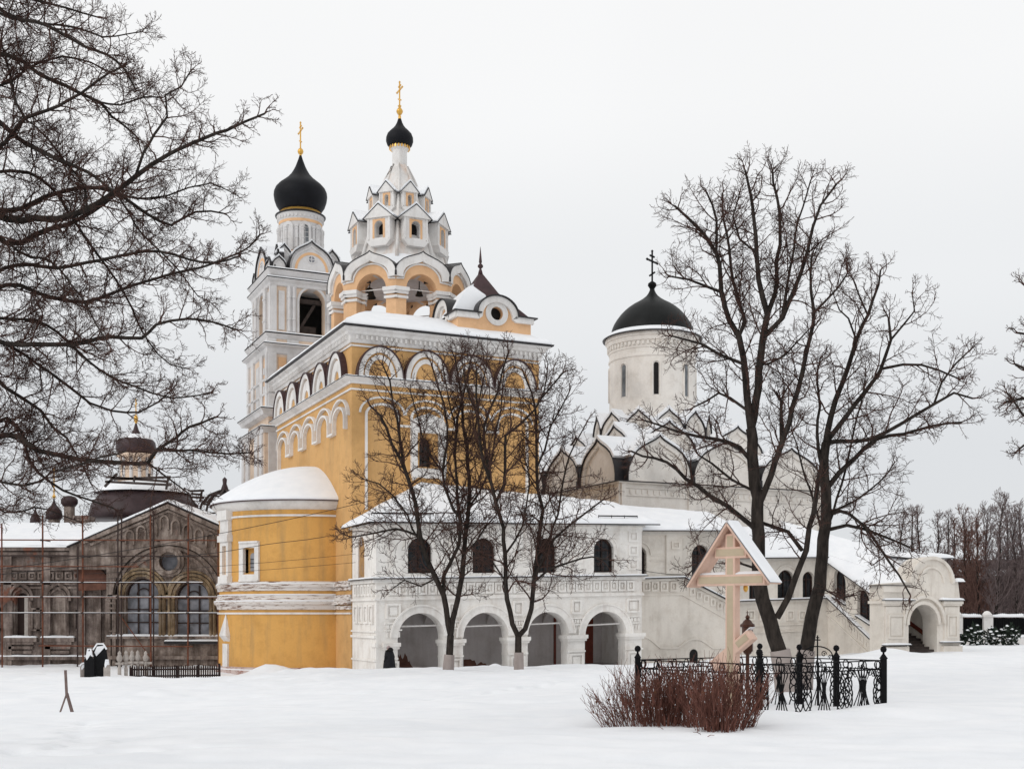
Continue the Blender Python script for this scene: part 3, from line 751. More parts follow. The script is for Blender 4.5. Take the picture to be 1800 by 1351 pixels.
    # vault and floor
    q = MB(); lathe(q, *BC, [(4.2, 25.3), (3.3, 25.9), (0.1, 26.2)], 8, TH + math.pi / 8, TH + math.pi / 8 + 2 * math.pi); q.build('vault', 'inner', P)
    q = MB(); lathe(q, *BC, [(4.25, 21.7), (4.25, 22.1)], 8, TH + math.pi / 8, TH + math.pi / 8 + 2 * math.pi); q.build('belfry_floor', 'snow', P)
    # snow skirts between gables and tent
    def octa(prof, name, mat, par, smooth=False):
        q = MB(); lathe(q, *BC, prof, 8, TH + math.pi / 8, TH + math.pi / 8 + 2 * math.pi); return q.build(name, mat, par, smooth)
    octa([(4.45, 25.45), (4.1, 25.9), (3.2, 26.9), (2.95, 27.3)], 'gable_snow', 'snow', P, True)
    T = octa([(3.3, 26.6), (2.62, 28.6), (1.75, 30.9), (.95, 32.8), (.5, 33.75), (.3, 33.8)], 'tent_roof', 'tent_white', t)
    q = MB()
    for k in range(8):
        a = TH + math.pi / 8 + k * math.pi / 4
        pr = [(3.35, 26.6), (2.66, 28.6), (1.79, 30.9), (.99, 32.8), (.54, 33.7)]
        tube(q, [(BC[0] + r * math.cos(a), BC[1] + r * math.sin(a), z) for r, z in pr], .13, 6, .06)
    q.build('tent_ribs', 'tent_white', T, smooth=True)
    def dormer(F, c_, dist0, dist1, hw, z0, ze, zp, gw, ow, oz0, ozs, name, par, skirt=.35):
        # F plane at axis; body box from dist0 (inside tent) to dist1
        q = MB()
        hole = archhole(c_ - ow, c_ + ow, oz0, ozs, None, 10)
        fplate(q, F, [(c_ - hw, z0), (c_ + hw, z0), (c_ + hw, ze), (c_ - hw, ze)], [hole], dist0, dist1)
        fplate(q, F, [(c_ - gw, ze), (c_ + gw, ze), (c_, zp)], [], dist0 - .5, dist1 + .14)
        fplate(q, F, [(c_ - hw - .14, z0), (c_ - hw, z0 + .15), (c_ - hw, ze), (c_ - hw - .10, ze)], [], dist0, dist1 + .06)
        fplate(q, F, [(c_ + hw + .14, z0), (c_ + hw, z0 + .15), (c_ + hw, ze), (c_ + hw + .10, ze)], [], dist0, dist1 + .06)
        fplate(q, F, [(c_ - hw * .8, z0 - skirt), (c_ + hw * .8, z0 - skirt), (c_ + hw + .2, z0 + .05), (c_ - hw - .2, z0 + .05)], [], dist0, dist1 + .1)
        o = q.build(name, 'white', par)
        q = MB()
        fplate(q, F, [(c_ - ow - .14, oz0 - .02), (c_ - ow - .01, oz0 - .02), (c_ - ow - .01, ozs)] + list(reversed(arc(c_, ozs, ow + .01, None, 10)))[1:-1] + [(c_ + ow + .01, ozs), (c_ + ow + .01, oz0 - .02), (c_ + ow + .14, oz0 - .02), (c_ + ow + .14, ozs + ow + .12), (c_ - ow - .14, ozs + ow + .12)], [], dist1 - .02, dist1 + .03)
        q.build('dormer_panel', 'peach', o)
        q = MB(); fbox(q, F, c_ - ow - .05, c_ + ow + .05, oz0 - .1, ozs + ow + .05, dist0 - .1, dist0 + .05); q.build('dormer_opening', 'void', o)
        q = MB(); strip(q, F, [(c_ - gw - .06, ze - .04), (c_, zp + .05), (c_ + gw + .06, ze - .04)], .05, dist0 - .6, dist1 + .17); q.build('dormer_roof_edge', 'metal', o)
        q = MB(); strip(q, F, [(c_ - gw - .02, ze + .06), (c_, zp + .16), (c_ + gw + .02, ze + .06)], .14, dist0 - .6, dist1 + .10); q.build('dormer_snow', 'snow', o)
    for k in range(8):
        a = TH - math.pi / 2 + k * math.pi / 4
        N = (math.cos(a), math.sin(a)); D = (-N[1], N[0]); F = Face(BC, D, N)
        dormer(F, 0, 2.45, 3.15, .70, 27.75, 29.25, 30.1, 1.06, .30, 27.95, 28.75, 'dormer', t)
        dormer(F, 0, 1.45, 2.0, .42, 30.25, 31.3, 31.95, .60, .13, 30.4, 31.0, 'small_dormer', t, .25)
    q = MB(); lathe(q, *BC, [(.50, 33.6), (.50, 34.75), (.62, 34.85), (.66, 35.0), (.62, 35.05)], 24); N_ = q.build('neck', 'white', t, smooth='auto')
    q = MB(); lathe(q, *BC, [(.68, 34.98), (.72, 35.06), (.66, 35.2)], 24)
    for k in range(20):
        a = k * math.pi / 10; obox(q, (BC[0] + .68 * math.cos(a), BC[1] + .68 * math.sin(a)), (math.cos(a), math.sin(a)), (-math.sin(a), math.cos(a)), .03, .05, 34.82, 35.0)
    q.build('gilded_fringe', 'gold', N_)
    q = MB(); lathe(q, *BC, [(.68, 34.98), (.84, 35.14), (.92, 35.38), (.91, 35.62), (.82, 35.86), (.62, 36.08), (.43, 36.26), (.29, 36.44), (.19, 36.64), (.11, 36.9)], 40); Dm = q.build('onion_dome', 'dome', t, smooth=True)
    q = MB(); lathe(q, *BC, [(.10, 36.85), (.10, 37.1), (.06, 37.15), (.14, 37.22), (.22, 37.36), (.22, 37.46), (.14, 37.6), (.07, 37.66), (.13, 37.78), (.05, 37.85)], 16)
    ortho_cross(q, (BC[0], BC[1], 37.75), 1.64, .52, .09, Lv, -1); q.build('gilded_cross', 'gold', t, smooth='auto')
    # ---- turret on the roof corner ----
    TF = Frame(FR.p2(6.98, .6), Rv, Lv); tw, td, ze = 4.99, 3.6, 22.05
    q = MB()
    Fa, Fb = TF.front(), TF.left()
    oc = Fa.xu(873); oz = Fa.zv(oc, 551)
    h1 = [(oc + .42 * math.cos(i * math.pi / 10), oz + .42 * math.sin(i * math.pi / 10)) for i in range(20)]
    fplate(q, Fa, [(0, 20.3), (tw, 20.3), (tw, ze)] + [(x, z) for x, z in arc(oc, ze, 1.1, 1.0, 16)] + [(0, ze)], [h1], -.35, 0)
    oc2 = td * .62; oz2 = oz + .1
    h2 = [(oc2 + .36 * math.cos(i * math.pi / 10), oz2 + .42 * math.sin(i * math.pi / 10)) for i in range(20)]
    fplate(q, Fb, [(.352, 20.3), (td, 20.3), (td, ze)] + arc(oc2, ze, 1.0, 1.0, 16) + [(.352, ze)], [h2], -.35, 0)
    fbox(q, TF.right(tw, 0), 0.35, td - .35, 20.3, ze, -.35, 0); fbox(q, Face(TF.p2(0, td), Rv, Lv), .0, tw, 20.3, ze, -.35, 0)
    Tt = q.build('turret_wall', 'peach', t, smooth='auto')
    q = MB(); fbox(q, Fa, oc - .6, oc + .6, oz - .6, oz + .6, -.42, -.352); q.build('turret_dark_panel', 'void', Tt)  # dark panel added behind each oculus, standing in for the unlit inside
    q = MB(); fbox(q, Fb, oc2 - .6, oc2 + .6, oz2 - .6, oz2 + .6, -.42, -.352); q.build('turret_dark_panel', 'void', Tt)
    q = MB()
    for F, o_, z_, ln, rr in ((Fa, oc, oz, tw, 1.1), (Fb, oc2, oz2, td, 1.0)):
        ring = lambda r, a=1.0: [(o_ + r * a * math.cos(i * math.pi / 14), z_ + r * math.sin(i * math.pi / 14)) for i in range(28)]
        a_ = 1.0 if F is Fa else .86
        fplate(q, F, ring(.76, a_), [ring(.42, a_)], -.05, .07)
        strip(q, F, [(-.12, ze - .12), (o_ - rr - .15, ze - .12)] + list(reversed(arc(o_, ze - .1, rr + .12, 1.12, 18))) + [(o_ + rr + .15, ze - .12), (ln + .12, ze - .12)], .38, 0, .22)
    q.build('turret_trim', 'white', Tt, smooth='auto')
    q = MB()
    for F, o_, ln, rr in ((Fa, oc, tw, 1.1), (Fb, oc2, td, 1.0)):
        strip(q, F, [(-.35, ze + .06), (o_ - rr - .3, ze + .08)] + list(reversed(arc(o_, ze + .1, rr + .30, 1.16, 18))) + [(o_ + rr + .3, ze + .08), (ln + .35, ze + .06)], .07, -1.5, .34)
    q.build('turret_eave', 'metal', Tt, smooth='auto')
    q = MB(); ap3 = TF.pt(tw * .46, td * .5, 25.3)
    cs = [TF.pt(-.05, .38, ze + .12), TF.pt(tw + .3, .38, ze + .12), TF.pt(tw + .3, td + .3, ze + .12), TF.pt(-.05, td + .3, ze + .12)]
    md = [TF.pt(tw * .46 + sx * .9, td * .5 + sy * .8, 23.8) for sx, sy in ((-1, -1), (1, -1), (1, 1), (-1, 1))]
    for i in range(4):
        j = (i + 1) % 4; q.add([cs[i], cs[j], md[j], md[i], ap3], [(0, 1, 2, 3), (3, 2, 4)])
    Rf = q.build('turret_roof', 'maroon', t)
    q = MB()
    def up(p, h): return (p[0], p[1], p[2] + h)
    # snow lies on the lower part of the front slope and all of the left one
    lf = [Vector(cs[3]), Vector(cs[0]), Vector(md[0]), Vector(md[3])]
    snow_patch(q, lf[0], lf[1], lf[2].lerp(Vector(ap3), .15), lf[3].lerp(Vector(ap3), .15), .22, (1, 0, 0, 0), 10, 10, sag=.1, seed=3)
    fl = [Vector(cs[0]), Vector(cs[1]), Vector(md[1]), Vector(md[0])]
    snow_patch(q, fl[0], fl[0].lerp(fl[1], .42), fl[0].lerp(fl[1], .42).lerp(fl[3].lerp(fl[2], .5), .75), fl[3].lerp(Vector(ap3), .12), .26, (1, 1, 1, 0), 12, 12, sag=.15, seed=8, edge=.8)
    snow_patch(q, fl[0].lerp(fl[1], .40), fl[0].lerp(fl[1], .80), fl[0].lerp(fl[1], .66).lerp(fl[2], .30), fl[0].lerp(fl[1], .42).lerp(fl[3].lerp(fl[2], .5), .6), .30, (1, 1, 1, 0), 12, 8, sag=.1, seed=9, edge=.8)
    # drum-shaped snow over the round dormer heads
    q.build('turret_snow', 'snow', Rf, smooth='auto')
    q = MB(); x, y = ap3[0], ap3[1]
    lathe(q, x, y, [(.16, 25.1), (.1, 25.35), (.06, 25.45), (.17, 25.55), (.17, 25.66), (.06, 25.78), (.1, 25.86), (.08, 26.1), (.01, 26.85)], 12); q.build('finial', 'maroon', Rf, smooth=True)
    return t, BC
ochre, BC = build_ochre_church()
def make_bell(c, r, label):
    x, y, z = c
    t = thing('bell', label, 'bell', (x, y, z), 'bells of the belfry')
    q = MB(); lathe(q, x, y, [(r, z), (r * .96, z + r * .12), (r * .72, z + r * .5), (r * .58, z + r * 1.1), (r * .5, z + r * 1.45), (r * .2, z + r * 1.62), (.02, z + r * 1.66)], 20, cap=False); q.build('bell_body', 'bell', t, smooth=True)
    q = MB(); tube(q, [(x, y, z + r * 1.6), (x, y, z + r * 1.6 + .5)], .04); q.build('hanger', 'bell', t)
make_bell(tuple(PX(650, 524, 78.2)), .42, 'larger dark bell hanging in the left open arch of the ochre church belfry')
make_bell(tuple(PX(737, 520, 78.6)), .27, 'small dark bell hanging in the right open arch of the ochre church belfry')
# ---------------- whitewashed arcaded porch ----------------
PO = (-7.51, 66.0); PK = 0.024
PF = Frame(PO, Rv, Lv); PL, PD = 17.05, 4.35
def recessed_squares(mb, F, xs, z0, z1, w, d=.0, depth=.09):
    depth *= 1.6
    for x in xs:       # raised frame round a sunk square with a small boss
        fplate(mb, F, [(x, z0), (x + w, z0), (x + w, z1), (x, z1)], [[(x + .11, z0 + .11), (x + w - .11, z0 + .11), (x + w - .11, z1 - .11), (x + .11, z1 - .11)]], d, d + depth)
        fplate(mb, F, [(x + .2, z0 + .2), (x + w - .2, z0 + .2), (x + w - .2, z1 - .2), (x + .2, z1 - .2)], [], d, d + depth * .5)
def arch_window(F, u0, u1, v_top, v_bot, parent, name='arched_window', bars=True, depth=.32):
    x0, x1 = F.xu(u0), F.xu(u1); zb, zt = F.zv((x0 + x1) / 2, v_bot), F.zv((x0 + x1) / 2, v_top)
    r = (x1 - x0) / 2; xc = (x0 + x1) / 2; zs = zt - r
    hole = archhole(x0, x1, zb, zs, r, 14)
    g = MB(); fplate(g, F, archhole(x0 - .04, x1 + .04, zb - .04, zs, r + .04, 14), [], -depth - .06, -depth - .03); pane = g.build(name, 'glass', parent)
    g = MB()
    ring = [(x0 + .1, zb + .1), (x1 - .1, zb + .1)] + arc(xc, zs, r - .1, r - .1, 14)
    fplate(g, F, hole, [ring], -depth - .02, -depth + .06)
    fbox(g, F, xc - .04, xc + .04, zb + .1, zt - .1, -depth - .02, -depth + .04); fbox(g, F, x0 + .1, x1 - .1, zs - .06, zs + .04, -depth - .02, -depth + .04)
    g.build('window_frame', 'frame_brown', pane)
    if bars:
        g = MB()
        for i in range(1, 5):
            x = x0 + (x1 - x0) * i / 5; fbox(g, F, x - .012, x + .012, zb, zt - .25, -.12, -.10)
        for i in range(1, 5):
            z = zb + (zt - zb) * i / 5.4; fbox(g, F, x0, x1, z - .012, z + .012, -.10, -.08)
        g.build('window_grille', 'black_iron', pane)
    return hole
def build_porch():
    t = thing('arcaded_porch', 'two-storey whitewashed porch with four open ground arches and black arched windows below a snowy roof', 'porch', (PO[0], PO[1], 0))
    F, Fs = PF.front(k=PK), PF.left()
    zl, ze = 5.42, 8.45
    # upper windows
    holes = [arch_window(F, a, b, vt, vb, t) for a, b, vt, vb in ((717, 760, 944, 1007), (831, 871, 945, 1006.5), (942, 978.5, 945, 1006), (1044, 1079, 946, 1005.5))]
    aro = [(699, 779.5), (814, 892.5), (927.5, 997.5), (1028, 1099)]
    ops = []
    for a, b in aro:
        x0, x1 = F.xu(a), F.xu(b); r = (x1 - x0) / 2; zt = F.zv((x0 + x1) / 2, 1077 - (a - 699) * .008); ops.append((x0, x1, zt - r * .98, zt))
    w = MB()
    ah = [[(x0, -.7), (x1, -.7)] + arc((x0 + x1) / 2, zs, (x1 - x0) / 2, zt - zs, 22) for x0, x1, zs, zt in ops]
    # outer outline runs down around each arch opening to the ground
    out = [(0, -.8)]
    for x0, x1, zs, zt in ops:
        out += [(x0, -.8), (x0, zs)] + list(reversed(arc((x0 + x1) / 2, zs, (x1 - x0) / 2, zt - zs, 22)))[1:-1] + [(x1, zs), (x1, -.8)]
    out += [(PL, -.8), (PL, ze - .002), (0, ze - .002)]
    fplate(w, F, out, holes, -.85, 0)
    sx0, sx1 = Fs.xu(640.5), Fs.xu(629); sh = archhole(sx0, sx1, Fs.zv(sx0, 1017), Fs.zv(sx0, 960), None, 12)
    fplate(w, Fs, [(.86, -.8), (PD, -.8), (PD, ze - .002), (.86, ze - .002)], [sh], -.6, 0)
    fbox(w, PF.right(PL, 0), .86, PD, -.8, ze, -.6, -.002)
    w.build('wall', 'porch', t, smooth='auto')
    g = MB(); fplate(g, Fs, [(a, b) for a, b in archhole(sx0 - .03, sx1 + .03, sh[0][1] - .02, Fs.zv(sx0, 960), None, 12)], [], -.12, -.08); g.build('painted_niche', 'icon', t)
    # inner room: back wall, floor, vault, cross arches
    g = MB(); Fi = PF.front(0, PD - .4, PK)
    fplate(g, Fi, [(.5, -.8), (PL - .5, -.8), (PL - .5, 4.7), (.5, 4.7)], [], -.2, 0)
    fbox(g, F, .6, PL - .6, 4.55, 4.8, -PD + .3, -.85)
    for (x0, x1, zs, zt), (y0, y1, _, _) in zip(ops[:-1], ops[1:]):
        xm = (x1 + y0) / 2
        fplate(g, Face(F.pt(xm - .3, 0, 0)[:2], Lv, (-Rv[0], -Rv[1]), 0), [(PD, 3.2), (PD, 4.9), (.8, 4.9), (.8, 1.9)] + [(.8 + (PD - .8) * (1 - i / 8), 2.2 + 1.6 * math.sin(math.pi * (1 - i / 8))) for i in range(8, 0, -1)], [], -.6, 0)
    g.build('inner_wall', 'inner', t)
    g = MB(); fbox(g, F, .3, PL - .3, -.3, -.05, -PD + .3, -.2); g.build('porch_floor', 'grey_stone', t)
    # dark doors at the back of the passage
    g = MB()
    for u0, u1, vt in ((1028, 1042, 1094), (973, 977, 1100)):
        x0, x1 = Fi.xu(u0), Fi.xu(u1); fbox(g, Fi, x0, x1, -.2, 2.9, .0, .05)
    g.build('door', 'red_rail', t)
    g = MB()
    for seed, (ua, ub, vt) in enumerate(((700, 727, 1140), (815, 868, 1158))):     # bare brick patches low on the back wall
        x0, x1 = Fi.xu(ua), Fi.xu(ub); pts = []
        rr = random.Random(seed + 4)
        zt = Fi.zv(x0, vt); n = 14
        for i in range(n + 1):
            q = i / n; pts.append((x0 + (x1 - x0) * q, -.3 + (zt + .3) * (.35 + .65 * (1 - q) ** .8) * rr.uniform(.7, 1.15)))
        fplate(g, Fi, [(x1, -.35), ] + list(reversed(pts)) + [(x0, -.35)], [], -.02, .012)
    g.build('bare_brick_patch', 'red_brick_far', t)
    # archivolts, imposts, capitals
    g = MB()
    for i, (x0, x1, zs, zt) in enumerate(ops):
        xc, r = (x0 + x1) / 2, (x1 - x0) / 2
        o1, o0 = arc(xc, zs, r + .48, zt - zs + .46, 24), arc(xc, zs, r + .015, zt - zs + .015, 24)
        fplate(g, F, o1 + list(reversed(o0)), [], -.01, .12)
        strip(g, F, arc(xc, zs, r + .44, zt - zs + .44, 24), .10, .1, .18)
    g.build('archivolts', 'porch', t, smooth='auto')
    g = MB()
    edges = [(.35, ops[0][0] + .12)] + [(ops[i][1] - .12, ops[i + 1][0] + .12) for i in range(3)] + [(ops[3][1] - .12, PL + .16)]
    for i, (a, b) in enumerate(edges):
        zi = 1.80 if i else 1.72
        fbox(g, F, a, b, zi - .12, zi + .10, -.95, .22); fbox(g, F, a + .06, b - .06, zi - .26, zi - .121, -.9, .14); fbox(g, F, a + .1, b - .1, .88, .98, -.87, .08)
        if b - a > 1.0:
            m = (a + b) / 2; recessed_squares(g, F, [m - .45], -.35, .8, .9, 0, .07)
    fbox(g, Fs, -.16, .75, 1.62, 1.84, -.05, .12)
    for z0, z1, d in ((2.42, 2.52, .10), (2.10, 2.24, .12), (.80, .90, .08)): fbox(g, Fs, .02, PD, z0, z1, 0, d)
    g.build('imposts', 'porch', t)
    # panels
    g = MB()
    zf = zl - .95
    n = 27; wq = .52
    recessed_squares(g, F, [.7 + i * (PL - 1.2) / n for i in range(n)], zf, zl - .32, wq, 0, .07)
    recessed_squares(g, Fs, [.2 + i * .62 for i in range(6)], zf, zl - .32, .44, 0, .07)
    fbox(g, F, -.1, PL + .1, zf - .28, zf - .16, 0, .12); fbox(g, Fs, -.1, PD, zf - .28, zf - .16, 0, .12)
    fbox(g, F, -.05, PL + .05, zf - .16, zf - .08, 0, .07)
    for i in range(4): recessed_squares(g, Fs, [.35 + i * .92], 2.9, 3.95, .72, 0, .07)
    for a, b in edges:
        m = (a + b) / 2 + (.12 if a < 1 else 0); w_ = .85 if a < 1 else (.66 if b < PL else .95)
        if b > PL: m = PL - .62
        recessed_squares(g, F, [m - w_ / 2], 3.15, 4.0, w_, 0, .08)
        for k in range(4): fbox(g, F, m - w_ / 2 + k * w_ / 4 + .03, m - w_ / 2 + (k + 1) * w_ / 4 - .03, 2.62, 2.82, 0, .08)
        fbox(g, F, m - w_ / 2 - .08, m + w_ / 2 + .08, 2.86, 2.94, 0, .10); fbox(g, F, m - w_ / 2 - .08, m + w_ / 2 + .08, 2.48, 2.56, 0, .1)
        for k in range(5): fbox(g, F, m - w_ / 2 + k * w_ / 5 + .03, m - w_ / 2 + (k + 1) * w_ / 5 - .03, 2.12, 2.42, 0, .06)
    for z in (5.75, 6.6, 7.45): recessed_squares(g, F, [PL - .95], z, z + .66, .66, 0, .06)
    for z in (6.45, 7.3): fbox(g, F, PL - 1.45, PL - 1.05, z, z + .05, 0, .04)
    for i in range(3): recessed_squares(g, F, [Q for Q in (F.xu(800), F.xu(905), F.xu(1008))][i:i + 1], 6.2, 6.9, .6, 0, .05)
    g.build('sunk_panels', 'porch', t)
    g = MB()
    for u0, u1, vt, vb in ((717, 760, 944, 1007), (831, 871, 945, 1006.5), (942, 978.5, 945, 1006), (1044, 1079, 946, 1005.5)):
        x0, x1 = F.xu(u0), F.xu(u1); xc = (x0 + x1) / 2; r = (x1 - x0) / 2; zt = F.zv(xc, vt)
        strip(g, F, arc(xc, zt - r, r + .24, r + .24, 18), .10, 0, .07)
    g.build('window_hoods', 'porch', t)
    # ledge between the storeys
    g = MB(); fbox(g, F, -.2, PL + .16, zl - .26, zl - .06, 0, .14); fbox(g, Fs, -.12, PD, zl - .26, zl - .06, 0, .14); g.build('ledge', 'porch', t)
    g = MB(); fbox(g, F, -.3, PL + .3, zl - .058, zl - .01, 0, .30); fbox(g, Fs, -.28, PD, zl - .058, zl - .01, .01, .30); g.build('ledge_flashing', 'metal', t)
    g = MB(); snow_patch(g, F.pt(-.28, zl - .009, .28), F.pt(PL + .28, zl - .009, .28), F.pt(PL, zl - .009, 0), F.pt(0, zl - .009, 0), .09, (1, 1, 0, 0), 70, 2, edge=.12, rough=.04, seed=3)
    snow_patch(g, Fs.pt(PD, zl - .009, .27), Fs.pt(-.28, zl - .009, .27), Fs.pt(0, zl - .009, 0), Fs.pt(PD, zl - .009, 0), .09, (1, 1, 0, 0), 20, 2, edge=.12, rough=.04)
    g.build('ledge_snow', 'snow', t, smooth='auto')
    for i, (x0, x1, zs, zt) in enumerate(ops):
        g = MB(); tube(g, [F.pt(x0 - .05, zs + .62 - .1 * i * .2, -.5), F.pt(x1 + .05, zs + .62, -.5)], .05, 6); g.build('tie_rod', 'white', t)
    # roof
    e0, e1 = -.55, .55
    g = MB()
    fbox(g, F, 0, PL, ze - .35, ze - .1, 0, .1); fbox(g, F, -.1, PL + .1, ze - .1, ze, -.1, .25); fbox(g, Fs, 0, PD, ze - .1, ze, -.1, .25)
    g.build('cornice', 'porch', t)
    zr = 11.0
    A = F.pt(-.62, ze + .06, .62); Bp = F.pt(PL + .95, ze + .06, .62); Cc = F.pt(PL + .95, zr - 1.0, -PD); xr = F.xu(742, -PD)
    Dd = F.pt(xr, zr + .0, -PD - .1); A2 = Fs.pt(PD + .2, ze - .0, .62)
    g = MB()
    slab(g, [A, Bp, Cc, Dd], .07); slab(g, [A, Dd, A2], .07); g.build('eave', 'metal', t)
    g = MB()
    snow_patch(g, A, Bp, Cc, Dd, .26, (1, 1, 0, 0), 60, 16, seed=2, edge=.7, rough=.08)
    snow_patch(g, A2, A, Dd, Dd, .26, (1, 0, 0, 1), 16, 16, seed=2, edge=.7, rough=.08)
    g.build('roof_snow', 'snow', t, smooth='auto')
    g = MB()   # snow guard rails on the roof
    for u0, u1, v in ((652, 760, 909), (905, 935, 908), (1050, 1118, 906.5)):
        fa, fb = F.xu(u0, .1), F.xu(u1, .1); q = .16
        bar(g, F.pt(fa, ze + .55, .25), F.pt(fb, ze + .55, .25), .05, .07)
        for i in range(4): x = fa + (fb - fa) * i / 3; bar(g, F.pt(x, ze + .15, .25), F.pt(x, ze + .6, .25), .04, .04)
    g.build('snow_guard', 'black_iron', t)
build_porch()

# ---------------- gallery with covered stair and gate ----------------
GO = (7.27, 74.6); GK_ = 0.03
GF = Frame(GO, Rv, Lv)
def build_gallery():
    t = thing('covered_stair_gallery', 'cream stone gallery stepping down to a covered stair with slanting windows and an arched entrance', 'gallery', (22.0, 78.0, .5))
    F = GF.front(k=GK_)
    xe = F.xu(1290); xend = 15.66
    zE = F.zv(F.xu(1200), 933.5); zE2 = F.zv(F.xu(1400), 980.5)
    hs = [arch_window(F, 1112, 1136.5, 960, 1012, t), arch_window(F, 1216, 1247, 957, 1020, t)]
    w = MB(); fplate(w, F, [(0, -.8), (xe, -.8), (xe, zE - .002), (0, zE - .002)], hs, -.5, 0)
    h2 = [arch_window(F, 1367, 1396, 1001, 1051.5, t), arch_window(F, 1317, 1336, 1003, 1052, t, bars=False), arch_window(F, 1411, 1432, 1004, 1052, t, bars=False)]
    fplate(w, F, [(xe, -.8), (xend + 2.2, -.8), (xend + 2.2, zE2 - .002), (xe, zE2 - .002)], h2, -.5, 0)
    w.build('wall', 'cream', t, smooth='auto')
    g = MB()
    xp = F.xu(1170)
    fbox(g, F, xp - .02, xp + 1.15, 5.9, zE - .25, 0, .14); recessed_squares(g, F, [F.xu(1178)], F.zv(xp, 965), F.zv(xp, 951), .62, .14, .05)
    fbox(g, F, 0, xe, zE - .25, zE - .003, 0, .14); fbox(g, F, xe, xend, zE2 - .2, zE2 - .003, 0, .12)
    for v in (976, 986): z = F.zv(F.xu(1150), v); fbox(g, F, F.xu(1143), xp - .1, z, z + .06, 0, .05)
    for a, b, c in ((1216, 1247, 957), (1367, 1396, 1001), (1112, 1136.5, 960)):
        x0, x1 = F.xu(a), F.xu(b); r = (x1 - x0) / 2; xc = (x0 + x1) / 2; strip(g, F, arc(xc, F.zv(xc, c) - r, r + .3, r + .3, 16), .1, 0, .07)
    # scalloped relief line low on the wall
    lo = []
    for i in range(0, 61):
        u = 1128 + i * (1290 - 1128) / 60
        lo.append((F.xu(u), F.zv(F.xu(u), {0: 1136}.get(-1, 1138 - 16 * max(0, math.cos((u - 1222) / 30 * math.pi / 2)) * (abs(u - 1222) < 30) - (20 * max(0, math.cos((u - 1128) / 32 * math.pi / 2)) * (u < 1160)) + 0))))
    strip(g, F, lo, .12, 0, .08)
    g.build('trim', 'cream', t, smooth='auto')
    # ledge: level, then sloping down behind the wooden cross, then level
    def ledge(p, mb, d0, d1, th):
        strip(mb, F, p, th, d0, d1)
    P1 = [(F.xu(u), F.zv(F.xu(u), v)) for u, v in ((1112, 1017), (1200, 1014.5))]
    P2 = [(F.xu(u), F.zv(F.xu(u), v)) for u, v in ((1200, 1014.5), (1284, 1058), (1300, 1056), (1449, 1051))]
    g = MB(); ledge(P1 + P2[1:], g, 0, .30, .06); g.build('ledge_flashing', 'metal', t)
    g = MB(); ledge([(x, z + .07) for x, z in P1 + P2[1:]], g, 0, .27, .09); g.build('ledge_snow', 'snow', t)
    g = MB(); ledge([(x, z - .11) for x, z in P1 + P2[1:]], g, 0, .16, .16)
    for u in (1129, 1144, 1160, 1177): x = F.xu(u); z = F.zv(x, 1039); recessed_squares(g, F, [x], z, z + .62, .54, 0, .07)
    for u in (1313, 1334, 1382, 1403, 1424): x = F.xu(u); z = F.zv(x, 1090); recessed_squares(g, F, [x], z, z + .7, .6, 0, .07)
    for k in range(6):
        u = 1212 + k * 12; x = F.xu(u); z = F.zv(x, 1040 + (u - 1200) * .52); recessed_squares(g, F, [x], z, z + .5, .4, 0, .05)
    for vv in (1100, 1112): z = F.zv(F.xu(1340), vv); fbox(g, F, F.xu(1295), F.xu(1440), z, z + .08, 0, .08)
    strip(g, F, [(F.xu(1130), F.zv(F.xu(1130), 1045)), (F.xu(1198), F.zv(F.xu(1198), 1044)), (F.xu(1285), F.zv(F.xu(1285), 1092))], .08, 0, .07)
    g.build('parapet_panels', 'cream', t)
    # small cellar window
    x0, x1 = F.xu(1212), F.xu(1226)
    g = MB(); fplate(g, F, archhole(x0, x1, F.zv(x0, 1163), F.zv(x0, 1149), None, 10), [], 0, .03); cw = g.build('cellar_window', 'void', t)
    # roofs
    zt1 = 10.9
    g = MB(); gs = MB()
    A, Bq = F.pt(-1.2, zE + .05, .5), F.pt(xe + .2, zE + .05, .5)
    C_, D_ = F.pt(xe + .8, zE + 1.3, -3.6), F.pt(-1.2, zE + 2.1, -5.4)
    slab(g, [A, Bq, C_, D_], .07); snow_patch(gs, A, Bq, C_, D_, .25, (1, 1, 0, 0), 40, 14, seed=12, edge=.6, rough=.06)
    A, Bq = F.pt(xe - .2, zE2 + .05, .5), F.pt(xend + .1, zE2 + .05, .5)
    C_, D_ = F.pt(xend + .3, zE2 + 2.2, -5.0), F.pt(xe - .1, zE2 + 2.1, -3.7)
    slab(g, [A, Bq, C_, D_], .07); snow_patch(gs, A, Bq, C_, D_, .25, (1, 0, 0, 0), 40, 14, seed=13, edge=.6, rough=.06)
    # ---- stair wing: runs forward from the corner, side wall faces left ----
    SO = GF.p2(xend, 0); SD = (-Lv[0], -Lv[1])
    FS = Face(SO, SD, (-Rv[0], -Rv[1]))
    ln = 5.15
    zA, zB = 7.22, 4.36; sl = (zB - zA) / ln
    lzA, lzB = CZ - (1047 - VH) / FPX * 81.2, CZ - (1137 - VH) / FPX * 76.5
    holes = []
    for (ua, ub, vt0, vb0, vb1) in ((1466, 1486.5, 1002, 1049, 1063), (1507, 1529.5, 1037, 1082, 1098)):
        x0, x1 = FS.xu(ua), FS.xu(ub); xc = (x0 + x1) / 2; r = (x1 - x0) / 2
        zt = FS.zv(xc - r * .2, vt0); za, zb_ = FS.zv(x0, vb0), FS.zv(x1, vb1)
        zs = zt - r * 1.2
        pts = [(x0, za), (x1, zb_)] + [(x, z + sl * (x - xc) * .8) for x, z in arc(xc, zs, r, r * 1.2, 12)]
        holes.append(pts)
        q = MB(); fplate(q, FS, [(x0 - .03, za - .05)] + [(x1 + .03, zb_ - .05)] + pts[2:], [], -.36, -.33); pn = q.build('stair_window', 'glass', t)
